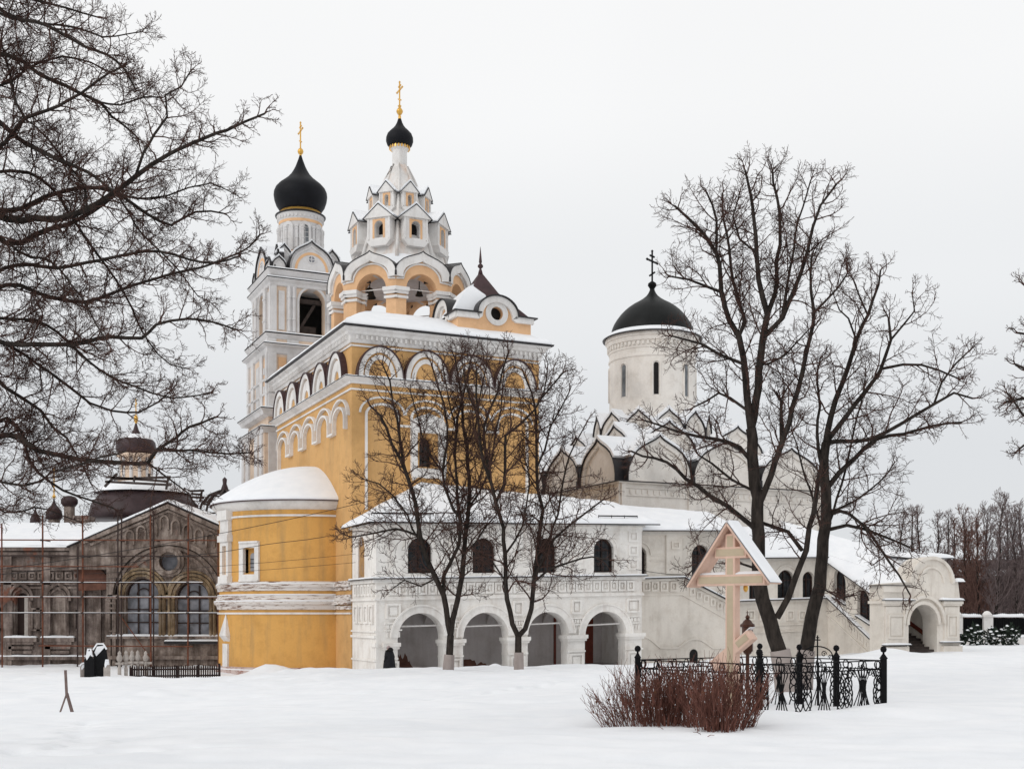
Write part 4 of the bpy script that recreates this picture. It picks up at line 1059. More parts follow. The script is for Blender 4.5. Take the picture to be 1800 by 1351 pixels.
        q = MB(); strip(q, FS, pts + [pts[0]], .09, -.33, -.24); fbox(q, FS, xc - .03, xc + .03, zb_ + .3, zt - .05, -.33, -.27)
        for k in range(1, 4): z = za + (zs - za) * k / 3.6; strip(q, FS, [(x0, z), (x1, z + sl * (x1 - x0) * .6)], .04, -.33, -.28)
        q.build('window_frame', 'frame_brown', pn)
        q = MB(); strip(q, FS, [(x0 - .12, za + .02), (x1 + .05, zb_ - .0)], .07, -.2, .12); q.build('window_sill', 'metal', pn)
        q = MB(); strip(q, FS, [(x0 - .10, za + .09), (x1 + .03, zb_ + .07)], .09, -.2, .10); q.build('sill_snow', 'snow', pn)
    w = MB(); fplate(w, FS, [(0, -.8), (ln, -.8), (ln, zB), (0, zA)], holes, -.42, 0)
    SW = 4.4       # width of the wing, outer wall
    FS2 = Face(GF.p2(xend + SW, 0), SD, Rv)
    fplate(w, FS2, [(0, -.8), (ln, -.8), (ln, zB), (0, zA)], [], -.4, 0); w.build('stair_wall', 'cream', t)
    q = MB(); strip(q, FS, [(-.3, lzA + .2), (ln + .05, lzB)], .06, 0, .30); q.build('slanting_ledge', 'metal', t)
    q = MB(); strip(q, FS, [(-.3, lzA + .28), (ln, lzB + .08)], .12, 0, .27); q.build('slanting_ledge_snow', 'snow', t)
    q = MB(); strip(q, FS, [(-.1, lzA - .1), (ln, lzB - .22)], .2, 0, .14); strip(q, FS, [(-.1, lzA - 1.2), (ln, lzB - 1.1)], .1, 0, .1)
    for k in range(8):
        x = .25 + k * .58; z = lzA - .95 + (lzB - lzA) / ln * x; q2 = .42
        fplate(q, FS, [(x, z), (x + q2, z + sl * q2), (x + q2, z + sl * q2 + .5), (x, z + .5)], [[(x + .09, z + .1 + sl * .09), (x + q2 - .09, z + .1 + sl * (q2 - .09)), (x + q2 - .09, z + .4 + sl * (q2 - .09)), (x + .09, z + .4 + sl * .09)]], 0, .06)
    q.build('slanting_panels', 'cream', t)
    # steps and floor of the stair, red rail
    q = MB()
    for k in range(17):
        y0 = 6.4 - k * .36; fbox(q, Face(SO, Rv, SD), .5, SW - .4, -.8, 3.55 - k * .17 - .0, 6.4 - (k + 1) * .36 if False else ln + 1.6 - 6.9 + k * .42 - .0, ln + 1.6 - 6.9 + (k + 1) * .42)
    q.build('steps', 'timber', t)
    FI = Face(GF.p2(xend + SW - .41, 0), SD, (-Rv[0], -Rv[1]))
    q = MB(); strip(q, FI, [(-.5, 5.0), (ln + .1, 1.95), (ln + .9, 1.95)], .24, 0, .1); strip(q, FI, [(-.5, 3.9), (ln + .9, .55)], .18, 0, .12); q.build('handrail', 'red_rail', t)
    # ---- gate ----
    gz = GF.p2(xend - .06, 0); GFc = Face((gz[0] + SD[0] * (ln + 1.25), gz[1] + SD[1] * (ln + 1.25)), Rv, SD)
    def X(u): return GFc.xu(u)
    def Z(u, v): return GFc.zv(GFc.xu(u), v)
    xl, xr_ = X(1553), X(1687); ax0, ax1 = X(1597), X(1647)
    r = (ax1 - ax0) / 2; ac = (ax0 + ax1) / 2; zsp = Z(1620, 1062) - r
    zc1 = Z(1570, 1052)
    w = MB()
    out = [(xl, -.3), (ax0, -.3), (ax0, zsp)] + list(reversed(arc(ac, zsp, r, r, 18)))[1:-1] + [(ax1, zsp), (ax1, -.3), (xr_, -.3), (xr_, Z(1680, 1047)), (X(1684), Z(1684, 1022))] + \
          [(x, z) for x, z in [(X(1678), Z(1678, 1022))]] + [(x, z) for x, z in arc(X(1637), Z(1637, 1022), X(1676) - X(1637), Z(1637, 978) - Z(1637, 1022), 20)[1:-1]] + [(X(1598), Z(1598, 1022)), (X(1552), Z(1552, 1026)), (xl, Z(1553, 1050))]
    fplate(w, GFc, out, [], -1.25, 0)
    G = w.build('gate', 'cream', t, smooth='auto')
    q = MB()
    for a, b in ((xl - .06, ax0 - .12), (X(1655), xr_ + .05)):
        fbox(q, GFc, a, b, -.3, Z(1570, 1136), 0, .20); fbox(q, GFc, a + .18, b - .18, Z(1570, 1130), zc1 - .5, 0, .10)
        fbox(q, GFc, a, b, zc1 - .42, zc1 - .30, 0, .16); fbox(q, GFc, a - .04, b + .04, zc1 - .30, zc1 - .12, 0, .24)
        m = (a + b) / 2; recessed_squares(q, GFc, [a + .35], Z(1570, 1122), zc1 - 1.0, (b - a) - .7, .1, .05)
    fbox(q, Face(GFc.pt(xl, 0)[:2], Lv, (-Rv[0], -Rv[1])), 0, 1.2, zc1 - .30, zc1 - .12, 0, .2); 
    strip(q, GFc, [(ax0 - .1, zsp - .1)] + list(reversed(arc(ac, zsp, r + .12, r + .12, 18))) + [(ax1 + .1, zsp - .1)], .22, 0, .12)
    strip(q, GFc, list(reversed(arc(ac, zsp, r + .5, r + .5, 18))), .2, 0, .22)
    strip(q, GFc, arc(X(1637), Z(1637, 1024), (X(1676) - X(1637)) * .94, Z(1637, 980) - Z(1637, 1024), 20), .2, 0, .16)
    strip(q, GFc, arc(X(1637), Z(1637, 1024), (X(1676) - X(1637)) * .55, (Z(1637, 980) - Z(1637, 1024)) * .62, 20), .14, 0, .10)
    fbox(q, GFc, X(1548), X(1598), Z(1560, 1040), Z(1560, 1029), 0, .24)
    q.build('gate_trim', 'cream', G, smooth='auto')
    q = MB()
    for a, b, z in ((xl - .12, X(1603), zc1 - .12), (X(1650), xr_ + .14, zc1 - .10), (xl - .14, ax0 - .0, Z(1570, 1134)), (X(1651), xr_ + .12, Z(1670, 1129))): fbox(q, GFc, a, b, z, z + .045, -.02, .34)
    fbox(q, GFc, X(1545), X(1600), Z(1560, 1029), Z(1560, 1029) + .045, -1.2, .30)
    q.build('gate_flashing', 'metal', G)
    q = MB()
    def sp(a, b, z, th=.12): snow_patch(q, GFc.pt(a, z, .32), GFc.pt(b, z, .32), GFc.pt(b, z, -.02), GFc.pt(a, z, -.02), th, (1, 1, 0, 1), 10, 3, edge=.2, rough=.05)
    sp(xl - .1, X(1602), zc1 - .07); sp(X(1651), xr_ + .12, zc1 - .05, .16); sp(xl - .12, ax0 - .02, Z(1570, 1134) + .046); sp(X(1652), xr_ + .1, Z(1670, 1129) + .046, .09)
    sp(X(1677), X(1690), Z(1684, 1022), .25)
    q.build('gate_snow', 'snow', G, smooth='auto')
    # gable roof over the gate (snow), its far end showing beyond
    q = MB()
    fbox(q, GFc, X(1645), X(1678), Z(1670, 1022), Z(1670, 980), -1.6, -.9); q.build('gable_block', 'cream', G)
    s1 = [GFc.pt(X(1626), Z(1626, 980), -.75), GFc.pt(X(1693), Z(1693, 979), -.75), GFc.pt(X(1684), Z(1684, 979) + .1, -2.8), GFc.pt(X(1612), Z(1612, 979) + .25, -2.8)]
    slab(g, s1, .07); snow_patch(gs, *s1, .30, (1, 1, 0, 1), 20, 10, seed=17, edge=.5, rough=.08)
    # stair roof: lean plane from left eave up to a ridge over the wing
    E0, E1 = FS.pt(-.3, zA + .12, .45), FS.pt(ln + .55, zB - .12, .45)
    rx = 3.2
    Rd0 = GF.pt(xend + .0, 5.2, 9.9); Rd1 = GFc.pt(X(1632), Z(1632, 980), -2.4)
    Rdm = GFc.pt(X(1602), Z(1602, 1026), -.1)
    slab(g, [E0, E1, Rdm], .07); slab(g, [E0, Rdm, Rd1], .07); slab(g, [E0, Rd1, Rd0], .07)
    snow_patch(gs, E0, E1, Rdm, Rdm, .24, (1, 1, 0, 0), 22, 12, seed=19, edge=.5, rough=.05)
    snow_patch(gs, E0, Rdm, Rd1, Rd0, .30, (0, 0, 0, 0), 22, 16, seed=19, edge=.5, rough=.10)
    far = GF.pt(xend + SW + .5, .0, zA + .2)
    snow_patch(gs, Rd0, Rd1, GFc.pt(X(1685), Z(1685, 985), -1.4), far, .28, (0, 0, 0, 0), 14, 10, seed=21)
    g.build('roof_sheet', 'metal', t); gs.build('roof_snow', 'snow', t, smooth='auto')
build_gallery()

# ---------------- white domed church behind ----------------
WO = (7.82, 86.0); WF = Frame(WO, Rv, Lv); WL = 18.2
def build_white_church():
    t = thing('white_church', 'white stone church with pointed gables and one black helmet dome on a tall round drum', 'church', (WO[0], WO[1], 0))
    F, Fs = WF.front(), WF.left()
    zt = 13.0
    w = MB(); rsweep(w, WF, 0, WL, 0, WL, [(0, -1), (0, zt)])
    for x in (0, WL / 3, 2 * WL / 3, WL): fbox(w, F, max(0, x - .35), min(WL, x + .35), -1, zt - .1, .0, .16); fbox(w, Fs, max(0, x - .35), min(WL, x + .35), -1, zt - .1, .0, .16)
    w.build('wall', 'church_white', t)
    c = MB(); rsweep(c, WF, 0, WL, 0, WL, [(0, zt - .12), (.25, zt - .12), (.30, zt - .02), (0, zt)])
    for f in (F, Fs):
        for i in range(36): fbox(c, f, .25 + i * .5, .45 + i * .5, 12.15, 12.45, 0, .08)
        fbox(c, f, 0, WL, 12.0, 12.08, 0, .1); fbox(c, f, 0, WL, 12.55, 12.63, 0, .1)
    c.build('cornice', 'church_white', t)
    c = MB(); rsweep(c, WF, 0, WL, 0, WL, [(0, zt), (.42, zt + .0), (.42, zt + .05), (0, zt + .06)]); c.build('cornice_flashing', 'metal', t)
    def zakomara(f, xc, z0, w_, h, d0, d1, name='zakomara', oculus=False):
        q = MB(); K = keel(xc, z0, w_, h)
        K2 = keel(xc, z0, w_ - .35, h - .4)
        fplate(q, f, K, [[(x, z + .02) for x, z in K2]], d0, d1)
        fplate(q, f, K2, [], d0, d1 - .18)
        o = q.build(name, 'church_white', t, smooth='auto')
        q = MB(); strip(q, f, keel(xc, z0, w_ + .04, h + .05), .06, d0 - .05, d1 + .14); q.build('gable_edge', 'metal', o, smooth='auto')
        q = MB(); KK = keel(xc, z0 + .08, w_ + .12, h + .18)
        strip(q, f, KK[3:-3], .20, d0, d1 + .08); q.build('gable_snow', 'snow', o, smooth='auto')
        if oculus:
            q = MB(); fplate(q, f, [(xc - .3 + .22 * math.cos(i * .5236), z0 + h * .4 + .32 * math.sin(i * .5236)) for i in range(12)], [], d1 - .1, d1 + .01); q.build('oculus', 'void', o)
    W3 = WL / 3
    for i in range(3):
        e_ = .22 if i == 0 else 0
        zakomara(F, W3 * (i + .5) + e_, zt + .08, W3 / 2 - .14 - e_, 3.25 if i < 2 else 3.0, -3.0, .05)
        zakomara(Fs, W3 * (i + .5) + e_, zt + .08, W3 / 2 - .14 - e_, 3.2, -3.0, .05, oculus=False)
    # second tier
    inn = 2.9
    F2, Fs2 = WF.front(0, inn), WF.left(inn, 0)
    for xc, w_ in ((W3 * .98, 2.5), (W3 * 2.02, 2.5)): zakomara(F2, xc, 14.9, w_, 3.1, -2.0, 0, 'upper_kokoshnik')
    for xc in (W3 * .98, W3 * 2.0): zakomara(Fs2, xc, 14.9, 2.4, 3.0, -2.0, 0, 'upper_kokoshnik', oculus=True)
    DC = (11.5, 98.0)
    for k in range(12):
        a = TH - math.pi / 2 + math.pi / 12 + k * math.pi / 6
        N = (math.cos(a), math.sin(a)); D = (-N[1], N[0]); f = Face((DC[0] + N[0] * 4.6, DC[1] + N[1] * 4.6), D, N)
        zakomara(f, 0, 17.0, 1.25, 2.35, -1.2, 0, 'drum_kokoshnik')
    q = MB(); rsweep(q, WF, .5, WL - .5, .5, WL - .5, [(0, zt + .02), (-2.0, zt + 1.6), (-4.4, 16.3), (-5.2, 17.6)]); q.build('roof_snow', 'snow', t, smooth='auto')
    q = MB(); lathe(q, *DC, [(5.0, 16.2), (4.7, 17.6), (3.7, 18.9)], 32); q.build('drum_foot_snow', 'snow', t, smooth=True)
    # dark gutters between gables
    q = MB()
    for i in (1, 2):
        fbox(q, F, W3 * i - .10, W3 * i + .10, zt + .05, zt + .6, -1.2, .35); fbox(q, Fs, W3 * i - .10, W3 * i + .10, zt + .05, zt + .6, -1.2, .35)
    q.build('gutter', 'metal', t)
    # drum
    R_ = 3.5
    q = MB(); lathe(q, *DC, [(R_, 17.5), (R_, 23.9), (R_ + .08, 23.95), (R_ + .08, 24.1), (R_, 24.15), (R_, 24.6), (R_ + .06, 24.62), (R_ + .06, 25.1), (R_ + .2, 25.2), (R_ + .25, 25.5), (R_ + .35, 25.55), (R_ + .35, 25.9), (R_, 25.9)], 64)
    for k in range(60):
        a = k * math.pi / 30; obox(q, (DC[0] + (R_ + .1) * math.cos(a), DC[1] + (R_ + .1) * math.sin(a)), (math.cos(a), math.sin(a)), (-math.sin(a), math.cos(a)), .09, .10, 24.85, 25.12)
    Dr = q.build('drum', 'church_white', t, smooth='auto')
    q = MB(); q2 = MB(); q3 = MB(); q1 = MB()
    for k in range(8):
        a = math.radians(-91.5) + k * math.pi / 4
        N = (math.cos(a), math.sin(a)); D = (-N[1], N[0]); f = Face((DC[0] + N[0] * (R_ - .03), DC[1] + N[1] * (R_ - .03)), D, N)
        fplate(q if k in (0, 4) else q1, f, archhole(-.19, .19, 20.85, 23.2, None, 8), [], 0, .05)
        strip(q2, f, [(-.3, 20.8)] + list(reversed(arc(0, 23.2, .32, .34, 10))) + [(.3, 20.8)], .10, -.02, .12)
        strip(q3, f, arc(0, 23.3, 1.2, .5, 12), .06, -.5, .05)
    q.build('slit_windows', 'void', Dr); q1.build('grey_slits', 'tower_glass', Dr); q2.build('slit_surrounds', 'church_white', Dr)  # front and back slits near-black, the others in lighter grey glass
    q = MB(); lathe(q, *DC, [(R_ + .2, 25.88), (R_ + .55, 25.78), (R_ + .58, 25.85), (R_ + .1, 26.15)], 64, cap=False); q.build('drum_rim', 'metal', t, smooth='auto')
    q = MB(); lathe(q, *DC, [(R_ + .46, 25.90), (R_ + .42, 26.02), (R_ + .05, 26.3), (R_ - .2, 26.3)], 64, cap=False); q.build('rim_snow', 'snow', t, smooth=True)
    H = 4.35
    pr = [(3.36, 26.0), (3.37, 26.4), (3.30, 26.75), (3.14, 27.15), (2.92, 27.5), (2.58, 27.95), (2.32, 28.22), (2.0, 28.5), (1.6, 28.78), (1.15, 29.03), (.80, 29.25), (.50, 29.5), (.33, 29.72), (.22, 29.95), (.18, 30.15)]
    q = MB(); lathe(q, *DC, pr, 56); q.build('helmet_dome', 'dome_green', t, smooth=True)
    q = MB(); lathe(q, *DC, [(.18, 30.1), (.26, 30.22), (.36, 30.38), (.33, 30.55), (.14, 30.7)], 20)
    ortho_cross(q, (DC[0], DC[1], 30.6), 2.6, .95, .13, (Lv[0] * .55 + .75, Lv[1] * .75), -1); q.build('iron_cross', 'black_iron', t, smooth='auto')
build_white_church()
# ---------------- far bell tower with onion dome ----------------
def build_tower():
    TO = (-18.5, 92.0); TFr = Frame(TO, Rv, Lv); w6 = 6.15
    t = thing('bell_tower', 'pale peach and white bell tower with a big black onion dome behind the ochre church', 'tower', (TO[0], TO[1], 0))
    DCx, DCy = TFr.p2(w6 / 2, w6 / 2)
    def Zc(v, Y=92.0): return CZ - (v - VH) / FPX * Y
    # lower stages
    q = MB(); rsweep(q, TFr, 0, w6, 0, w6, [(.75, -1), (.75, 17.6)]); rsweep(q, TFr, 0, w6, 0, w6, [(.35, 17.6), (.35, 24.6)]); q.build('lower_stage', 'pale_peach', t)
    z0, z1 = 25.3, 29.6
    q = MB()
    for f in (TFr.front(), TFr.left(), TFr.right(w6, 0), Face(TFr.p2(0, w6), Rv, Lv)):
        c = w6 / 2 + (.1 if f.D is Rv else 0)
        last = f
        a = .0 if f.D == Rv else .82
        fplate(q, f, [(a, 24.6), (w6 - a, 24.6), (w6 - a, z1), (a, z1)], [archhole(c - 1.0, c + 1.0, 25.3, 27.75, 1.05, 16)], -.8, 0)
    q.build('bell_stage', 'pale_peach', t, smooth='auto')
    q = MB()
    for (o, zb) in ((.35, 24.4), (0, 29.5)):
        for dz, dd in ((0, .25), (.5, .42)): pass
    rsweep(q, TFr, 0, w6, 0, w6, [(.35, 23.4), (.45, 23.5), (.5, 23.9), (.75, 24.05), (.78, 24.12), (.35, 24.14)])
    rsweep(q, TFr, 0, w6, 0, w6, [(.2, 24.55), (.4, 24.6), (.5, 24.75), (.62, 24.95), (.0, 25.0)])
    rsweep(q, TFr, 0, w6, 0, w6, [(0, 28.75), (.15, 28.8), (.2, 29.0), (.42, 29.2), (.44, 29.27), (0, 29.3)])
    rsweep(q, TFr, 0, w6, 0, w6, [(0, 29.5), (.2, 29.6), (.35, 29.85), (.42, 29.95), (0, 30.0)])
    for zz in (17.2, 18.6): rsweep(q, TFr, 0, w6, 0, w6, [(.35, zz), (.85, zz + .1), (.95, zz + .35), (1.1, zz + .5), (.35, zz + .52)])
    rsweep(q, TFr, 0, w6, 0, w6, [(.35, 21.4), (.5, 21.45), (.5, 21.6), (.35, 21.65)]); rsweep(q, TFr, 0, w6, 0, w6, [(.35, 20.3), (.5, 20.35), (.5, 20.5), (.35, 20.55)])
    q.build('cornices', 'tower_white', t)
    q = MB(); s = MB()
    for o, zz in ((.80, 24.142), (.64, 25.002), (.46, 29.302), (.44, 30.002), (1.12, 17.722), (1.12, 19.122)):
        rsweep(q, TFr, 0, w6, 0, w6, [(0, zz), (o, zz), (o, zz + .05), (0, zz + .05)])
        rsweep(s, TFr, 0, w6, 0, w6, [(0, zz + .051), (o - .04, zz + .051), (o - .08, zz + .14), (0, zz + .17)])
    q.build('flashing', 'metal', t); s.build('cornice_snow', 'snow', t)
    # corner pilasters, paired columns and panels
    q = MB(); p = MB()
    for f in (TFr.front(), TFr.left()):
        for x0, x1 in ((-.05, .35), (1.15, 1.9), (w6 - 1.9, w6 - 1.2), (w6 - .4, w6 + .05)):
            fbox(q, f, x0, x1, 25.2, 28.9, 0, .14)
        fbox(q, f, .52, .98, 25.4, 28.4, 0, .1)
        for x in (1.22, 1.58, w6 - 1.82, w6 - 1.45):
            tube(q, [f.pt(x + .1, 25.3, .2), f.pt(x + .1, 28.8, .2)], .11, 8)
            for z in (26.2, 27.9): tube(q, [f.pt(x + .1, z, .2), f.pt(x + .1, z + .12, .2)], .16, 8)
        for x0, x1 in ((-.35, .25), (1.1, 2.0), (w6 - 2.0, w6 - 1.1), (w6 - .25, w6 + .35)):
            fbox(q, f, x0, x1, 19.2, 23.5, .35, .5); fbox(q, f, x0, x1, 24.14, 24.6, .3, .46)
            fbox(q, f, x0 - .1, x1 + .1, 8, 17.3, .75, .9)
        c = w6 / 2 + (.1 if f.D == Rv else 0)
        strip(q, f, [(c - 1.12, 25.3)] + list(reversed(arc(c, 27.75, 1.12, 1.17, 16))) + [(c + 1.12, 25.3)], .18, 0, .08)
        fbox(p, f, .42, 1.02, 19.4, 23.2, .34, .40); strip(q, f, [(.5, 20.8), (.9, 20.8)], .5, .4, .46); strip(q, f, [(.5, 22.2), (.9, 22.2)], .5, .4, .46)
        fbox(q, f, 2.5, 3.6, 19.5, 22.9, .35, .42)
    q.build('pilasters', 'tower_white', t); p.build('panels', 'peach', t)
    # interior of the bell stage: floor, dark timber bell frame
    g = MB(); rsweep(g, TFr, .82, w6 - .82, .82, w6 - .82, [(0, 24.7), (0, 25.2)]); rsweep(g, TFr, .82, w6 - .82, .82, w6 - .82, [(0, 29.0), (0, 29.4)])
    g.build('stage_floor', 'timber', t)
    g = MB(); rsweep(g, TFr, 1.5, w6 - 1.5, 2.3, w6 - 1.2, [(0, 25.2), (0, 29.0)]); g.build('dark_core', 'void', t)  # near-black block filling the middle of the bell stage
    g = MB(); f = TFr.front()
    bar(g, f.pt(2.1, 25.25, -.9), f.pt(3.6, 27.8, -.9), .22, .22); bar(g, f.pt(1.9, 28.0, -.85), f.pt(4.3, 28.0, -.85), .3, .34); bar(g, f.pt(2.3, 25.2, -1), f.pt(2.3, 28, -1), .2, .2)
    fbox(g, f, 2.5, 3.75, 25.2, 26.1, -1.3, -1.0); g.build('bell_frame', 'timber', t)
    # kokoshniks: big ones over each face, small ones at the corners
    F_, Fl_ = TFr.front(), TFr.left()
    def kok(f, xc, z, w_, h, d0, d1, ocu=False, nm='kokoshnik'):
        q = MB(); fplate(q, f, keel(xc, z, w_, h), [], d0, d1); strip(q, f, [(x * .88 + xc * .12, (zz - z) * .86 + z + .02) for x, zz in keel(xc, z, w_, h)], .12, d1 - .01, d1 + .06)
        o = q.build(nm, 'tower_white', t, smooth='auto')
        q = MB(); strip(q, f, keel(xc, z + .05, w_ + .10, h + .12)[3:-3], .12, d0, d1 + .02); q.build('kokoshnik_snow', 'snow', o, smooth='auto')
        q = MB(); strip(q, f, keel(xc, z, w_ + .04, h + .04), .07, d0, d1 + .16); q.build('metal_edge', 'metal', o, smooth='auto')
        if ocu:
            q = MB(); pts = lambda r: [(xc + r * math.cos(i * math.pi / 8), z + 1.05 + r * math.sin(i * math.pi / 8)) for i in range(16)]
            fplate(q, f, pts(.26), [], d1 - .02, d1 + .02); oc = q.build('round_window', 'pale_glass', o)
            q = MB(); fplate(q, f, pts(.34), [pts(.25)], d1 - .02, d1 + .05); fbox(q, f, xc - .03, xc + .03, z + .8, z + 1.3, d1, d1 + .05); fbox(q, f, xc - .25, xc + .25, z + 1.02, z + 1.08, d1, d1 + .06); q.build('window_frame', 'tower_white', oc)
            q = MB(); a1 = arc(xc, z + .1, 1.35, 1.5, 16); a0 = arc(xc, z + .1, 1.15, 1.3, 16); fplate(q, f, a1 + list(reversed(a0)), [], d1 - .01, d1 + .025); q.build('peach_arc', 'peach', o)
    for f in (F_, Fl_, TFr.right(w6, 0)):
        kok(f, w6 / 2 + .05, 30.05, 1.75, 2.35, -1.0, .05, True)
    for f in (F_, Fl_):
        for x in (.42, 1.05 + .0): pass
        kok(f, .55, 30.05, .50, .95, -.3, .0); kok(f, w6 - .55, 30.05, .5, .95, -.3, 0)
        kok(f, 1.15, 30.7, .62, 1.5, -1.1, -.75, nm='upper_kokoshnik'); kok(f, w6 - 1.15, 30.7, .62, 1.5, -1.1, -.75, nm='upper_kokoshnik')
    kok(Face(TFr.p2(.15, .75), (math.cos(TH - .785), math.sin(TH - .785)), (math.cos(TH - 2.356), math.sin(TH - 2.356))), 0, 30.05, .5, 1.0, -.3, .0)
    q = MB(); rsweep(q, TFr, .15, w6 - .15, .15, w6 - .15, [(0, 30.02), (-.8, 30.6), (-1.6, 31.9), (-2.2, 32.2)]); q.build('roof_snow', 'snow', t)
    # drum
    zd = 31.3; zr = 35.3
    q = MB(); lathe(q, DCx, DCy, [(1.95, zd - .6), (1.95, zd + .7), (1.75, zd + .9)], 40); q.build('drum_base', 'peach', t, smooth='auto')
    q = MB(); lathe(q, DCx, DCy, [(1.9, zd + .72), (1.76, zd + .8), (1.70, zd + .9), (1.70, zr - .6), (1.76, zr - .5), (1.80, zr - .35), (1.88, zr - .1), (1.92, zr), (1.6, zr)], 48)
    for k in range(8):
        a = TH - math.pi / 2 + .10 + (k + .5) * math.pi / 4
        for s_ in (-.13, .13):
            x, y = DCx + 1.74 * math.cos(a + s_), DCy + 1.74 * math.sin(a + s_)
            lathe(q, x, y, [(.12, zd + .8), (.12, zr - 1.3), (.18, zr - 1.25), (.18, zr - 1.1)], 8)
            for zz in (zd + 1.1, zd + 1.8, zd + 2.5): lathe(q, x, y, [(.12, zz), (.17, zz + .06), (.12, zz + .12)], 8, cap=False)
    for k in range(36):
        a = k * math.pi / 18; obox(q, (DCx + 1.80 * math.cos(a), DCy + 1.80 * math.sin(a)), (math.cos(a), math.sin(a)), (-math.sin(a), math.cos(a)), .06, .08, zr - .42, zr - .2)
    D_ = q.build('drum', 'tower_white', t, smooth='auto')
    q = MB(); lathe(q, DCx, DCy, [(1.71, zr - .78), (1.73, zr - .78), (1.73, zr - .52), (1.71, zr - .52)], 48, cap=False); q.build('frieze', 'peach', D_, smooth='auto')
    for k in range(8):
        a = TH - math.pi / 2 + .10 + k * math.pi / 4 - .16
        N = (math.cos(a), math.sin(a)); D = (-N[1], N[0]); f = Face((DCx + N[0] * 1.6, DCy + N[1] * 1.6), D, N)
        q = MB(); fplate(q, f, archhole(-.46, .46, zd + .9, zr - 1.25, None, 12), [archhole(-.29, .29, zd + 1.0, zr - 1.35, None, 12)], 0, .20); sr = q.build('window_surround', 'tower_white', D_, smooth='auto')
        if k in (0, 1, 6, 7, 2, 3, 4, 5):
            q = MB(); fplate(q, f, archhole(-.3, .3, zd + .98, zr - 1.35, None, 10), [], .09, .13); q.build('drum_window', 'tower_glass' if k % 2 == 0 else 'tower_white', D_)
            if k % 2 == 0:
                q = MB(); fbox(q, f, -.02, .02, zd + 1, zr - 1.1, .12, .16)
                for i in range(5): fbox(q, f, -.29, .29, zd + 1.2 + i * .38, zd + 1.23 + i * .38, .12, .16)
                q.build('window_bars', 'tower_white', D_)
    q = MB(); lathe(q, DCx, DCy, [(1.9, zr - .06), (2.0, zr - .02), (2.02, zr + .04), (1.7, zr + .2)], 48); q.build('drum_rim', 'metal', t, smooth='auto')
    q = MB(); lathe(q, DCx, DCy, [(1.72, zr + .1), (1.76, zr + .2), (1.6, zr + .4)], 48, cap=False); q.build('gilded_band', 'gold', t, smooth='auto')
    zz = [(1.60, 35.6), (1.70, 35.85), (1.93, 36.2), (2.07, 36.6), (2.13, 37.0), (2.10, 37.3), (1.97, 37.6), (1.70, 37.9), (1.36, 38.17), (1.03, 38.45), (.76, 38.75), (.55, 39.1), (.40, 39.4), (.27, 39.75), (.16, 40.05), (.09, 40.3)]
    q = MB(); lathe(q, DCx, DCy, zz, 56); q.build('onion_dome', 'dome', t, smooth=True)
    q = MB(); lathe(q, DCx, DCy, [(.09, 40.25), (.1, 40.38), (.2, 40.48), (.24, 40.62), (.2, 40.77), (.07, 40.9)], 16)
    ortho_cross(q, (DCx, DCy, 40.85), 2.1, .62, .10, Lv, -1); q.build('gilded_cross', 'gold', t, smooth='auto')
build_tower()

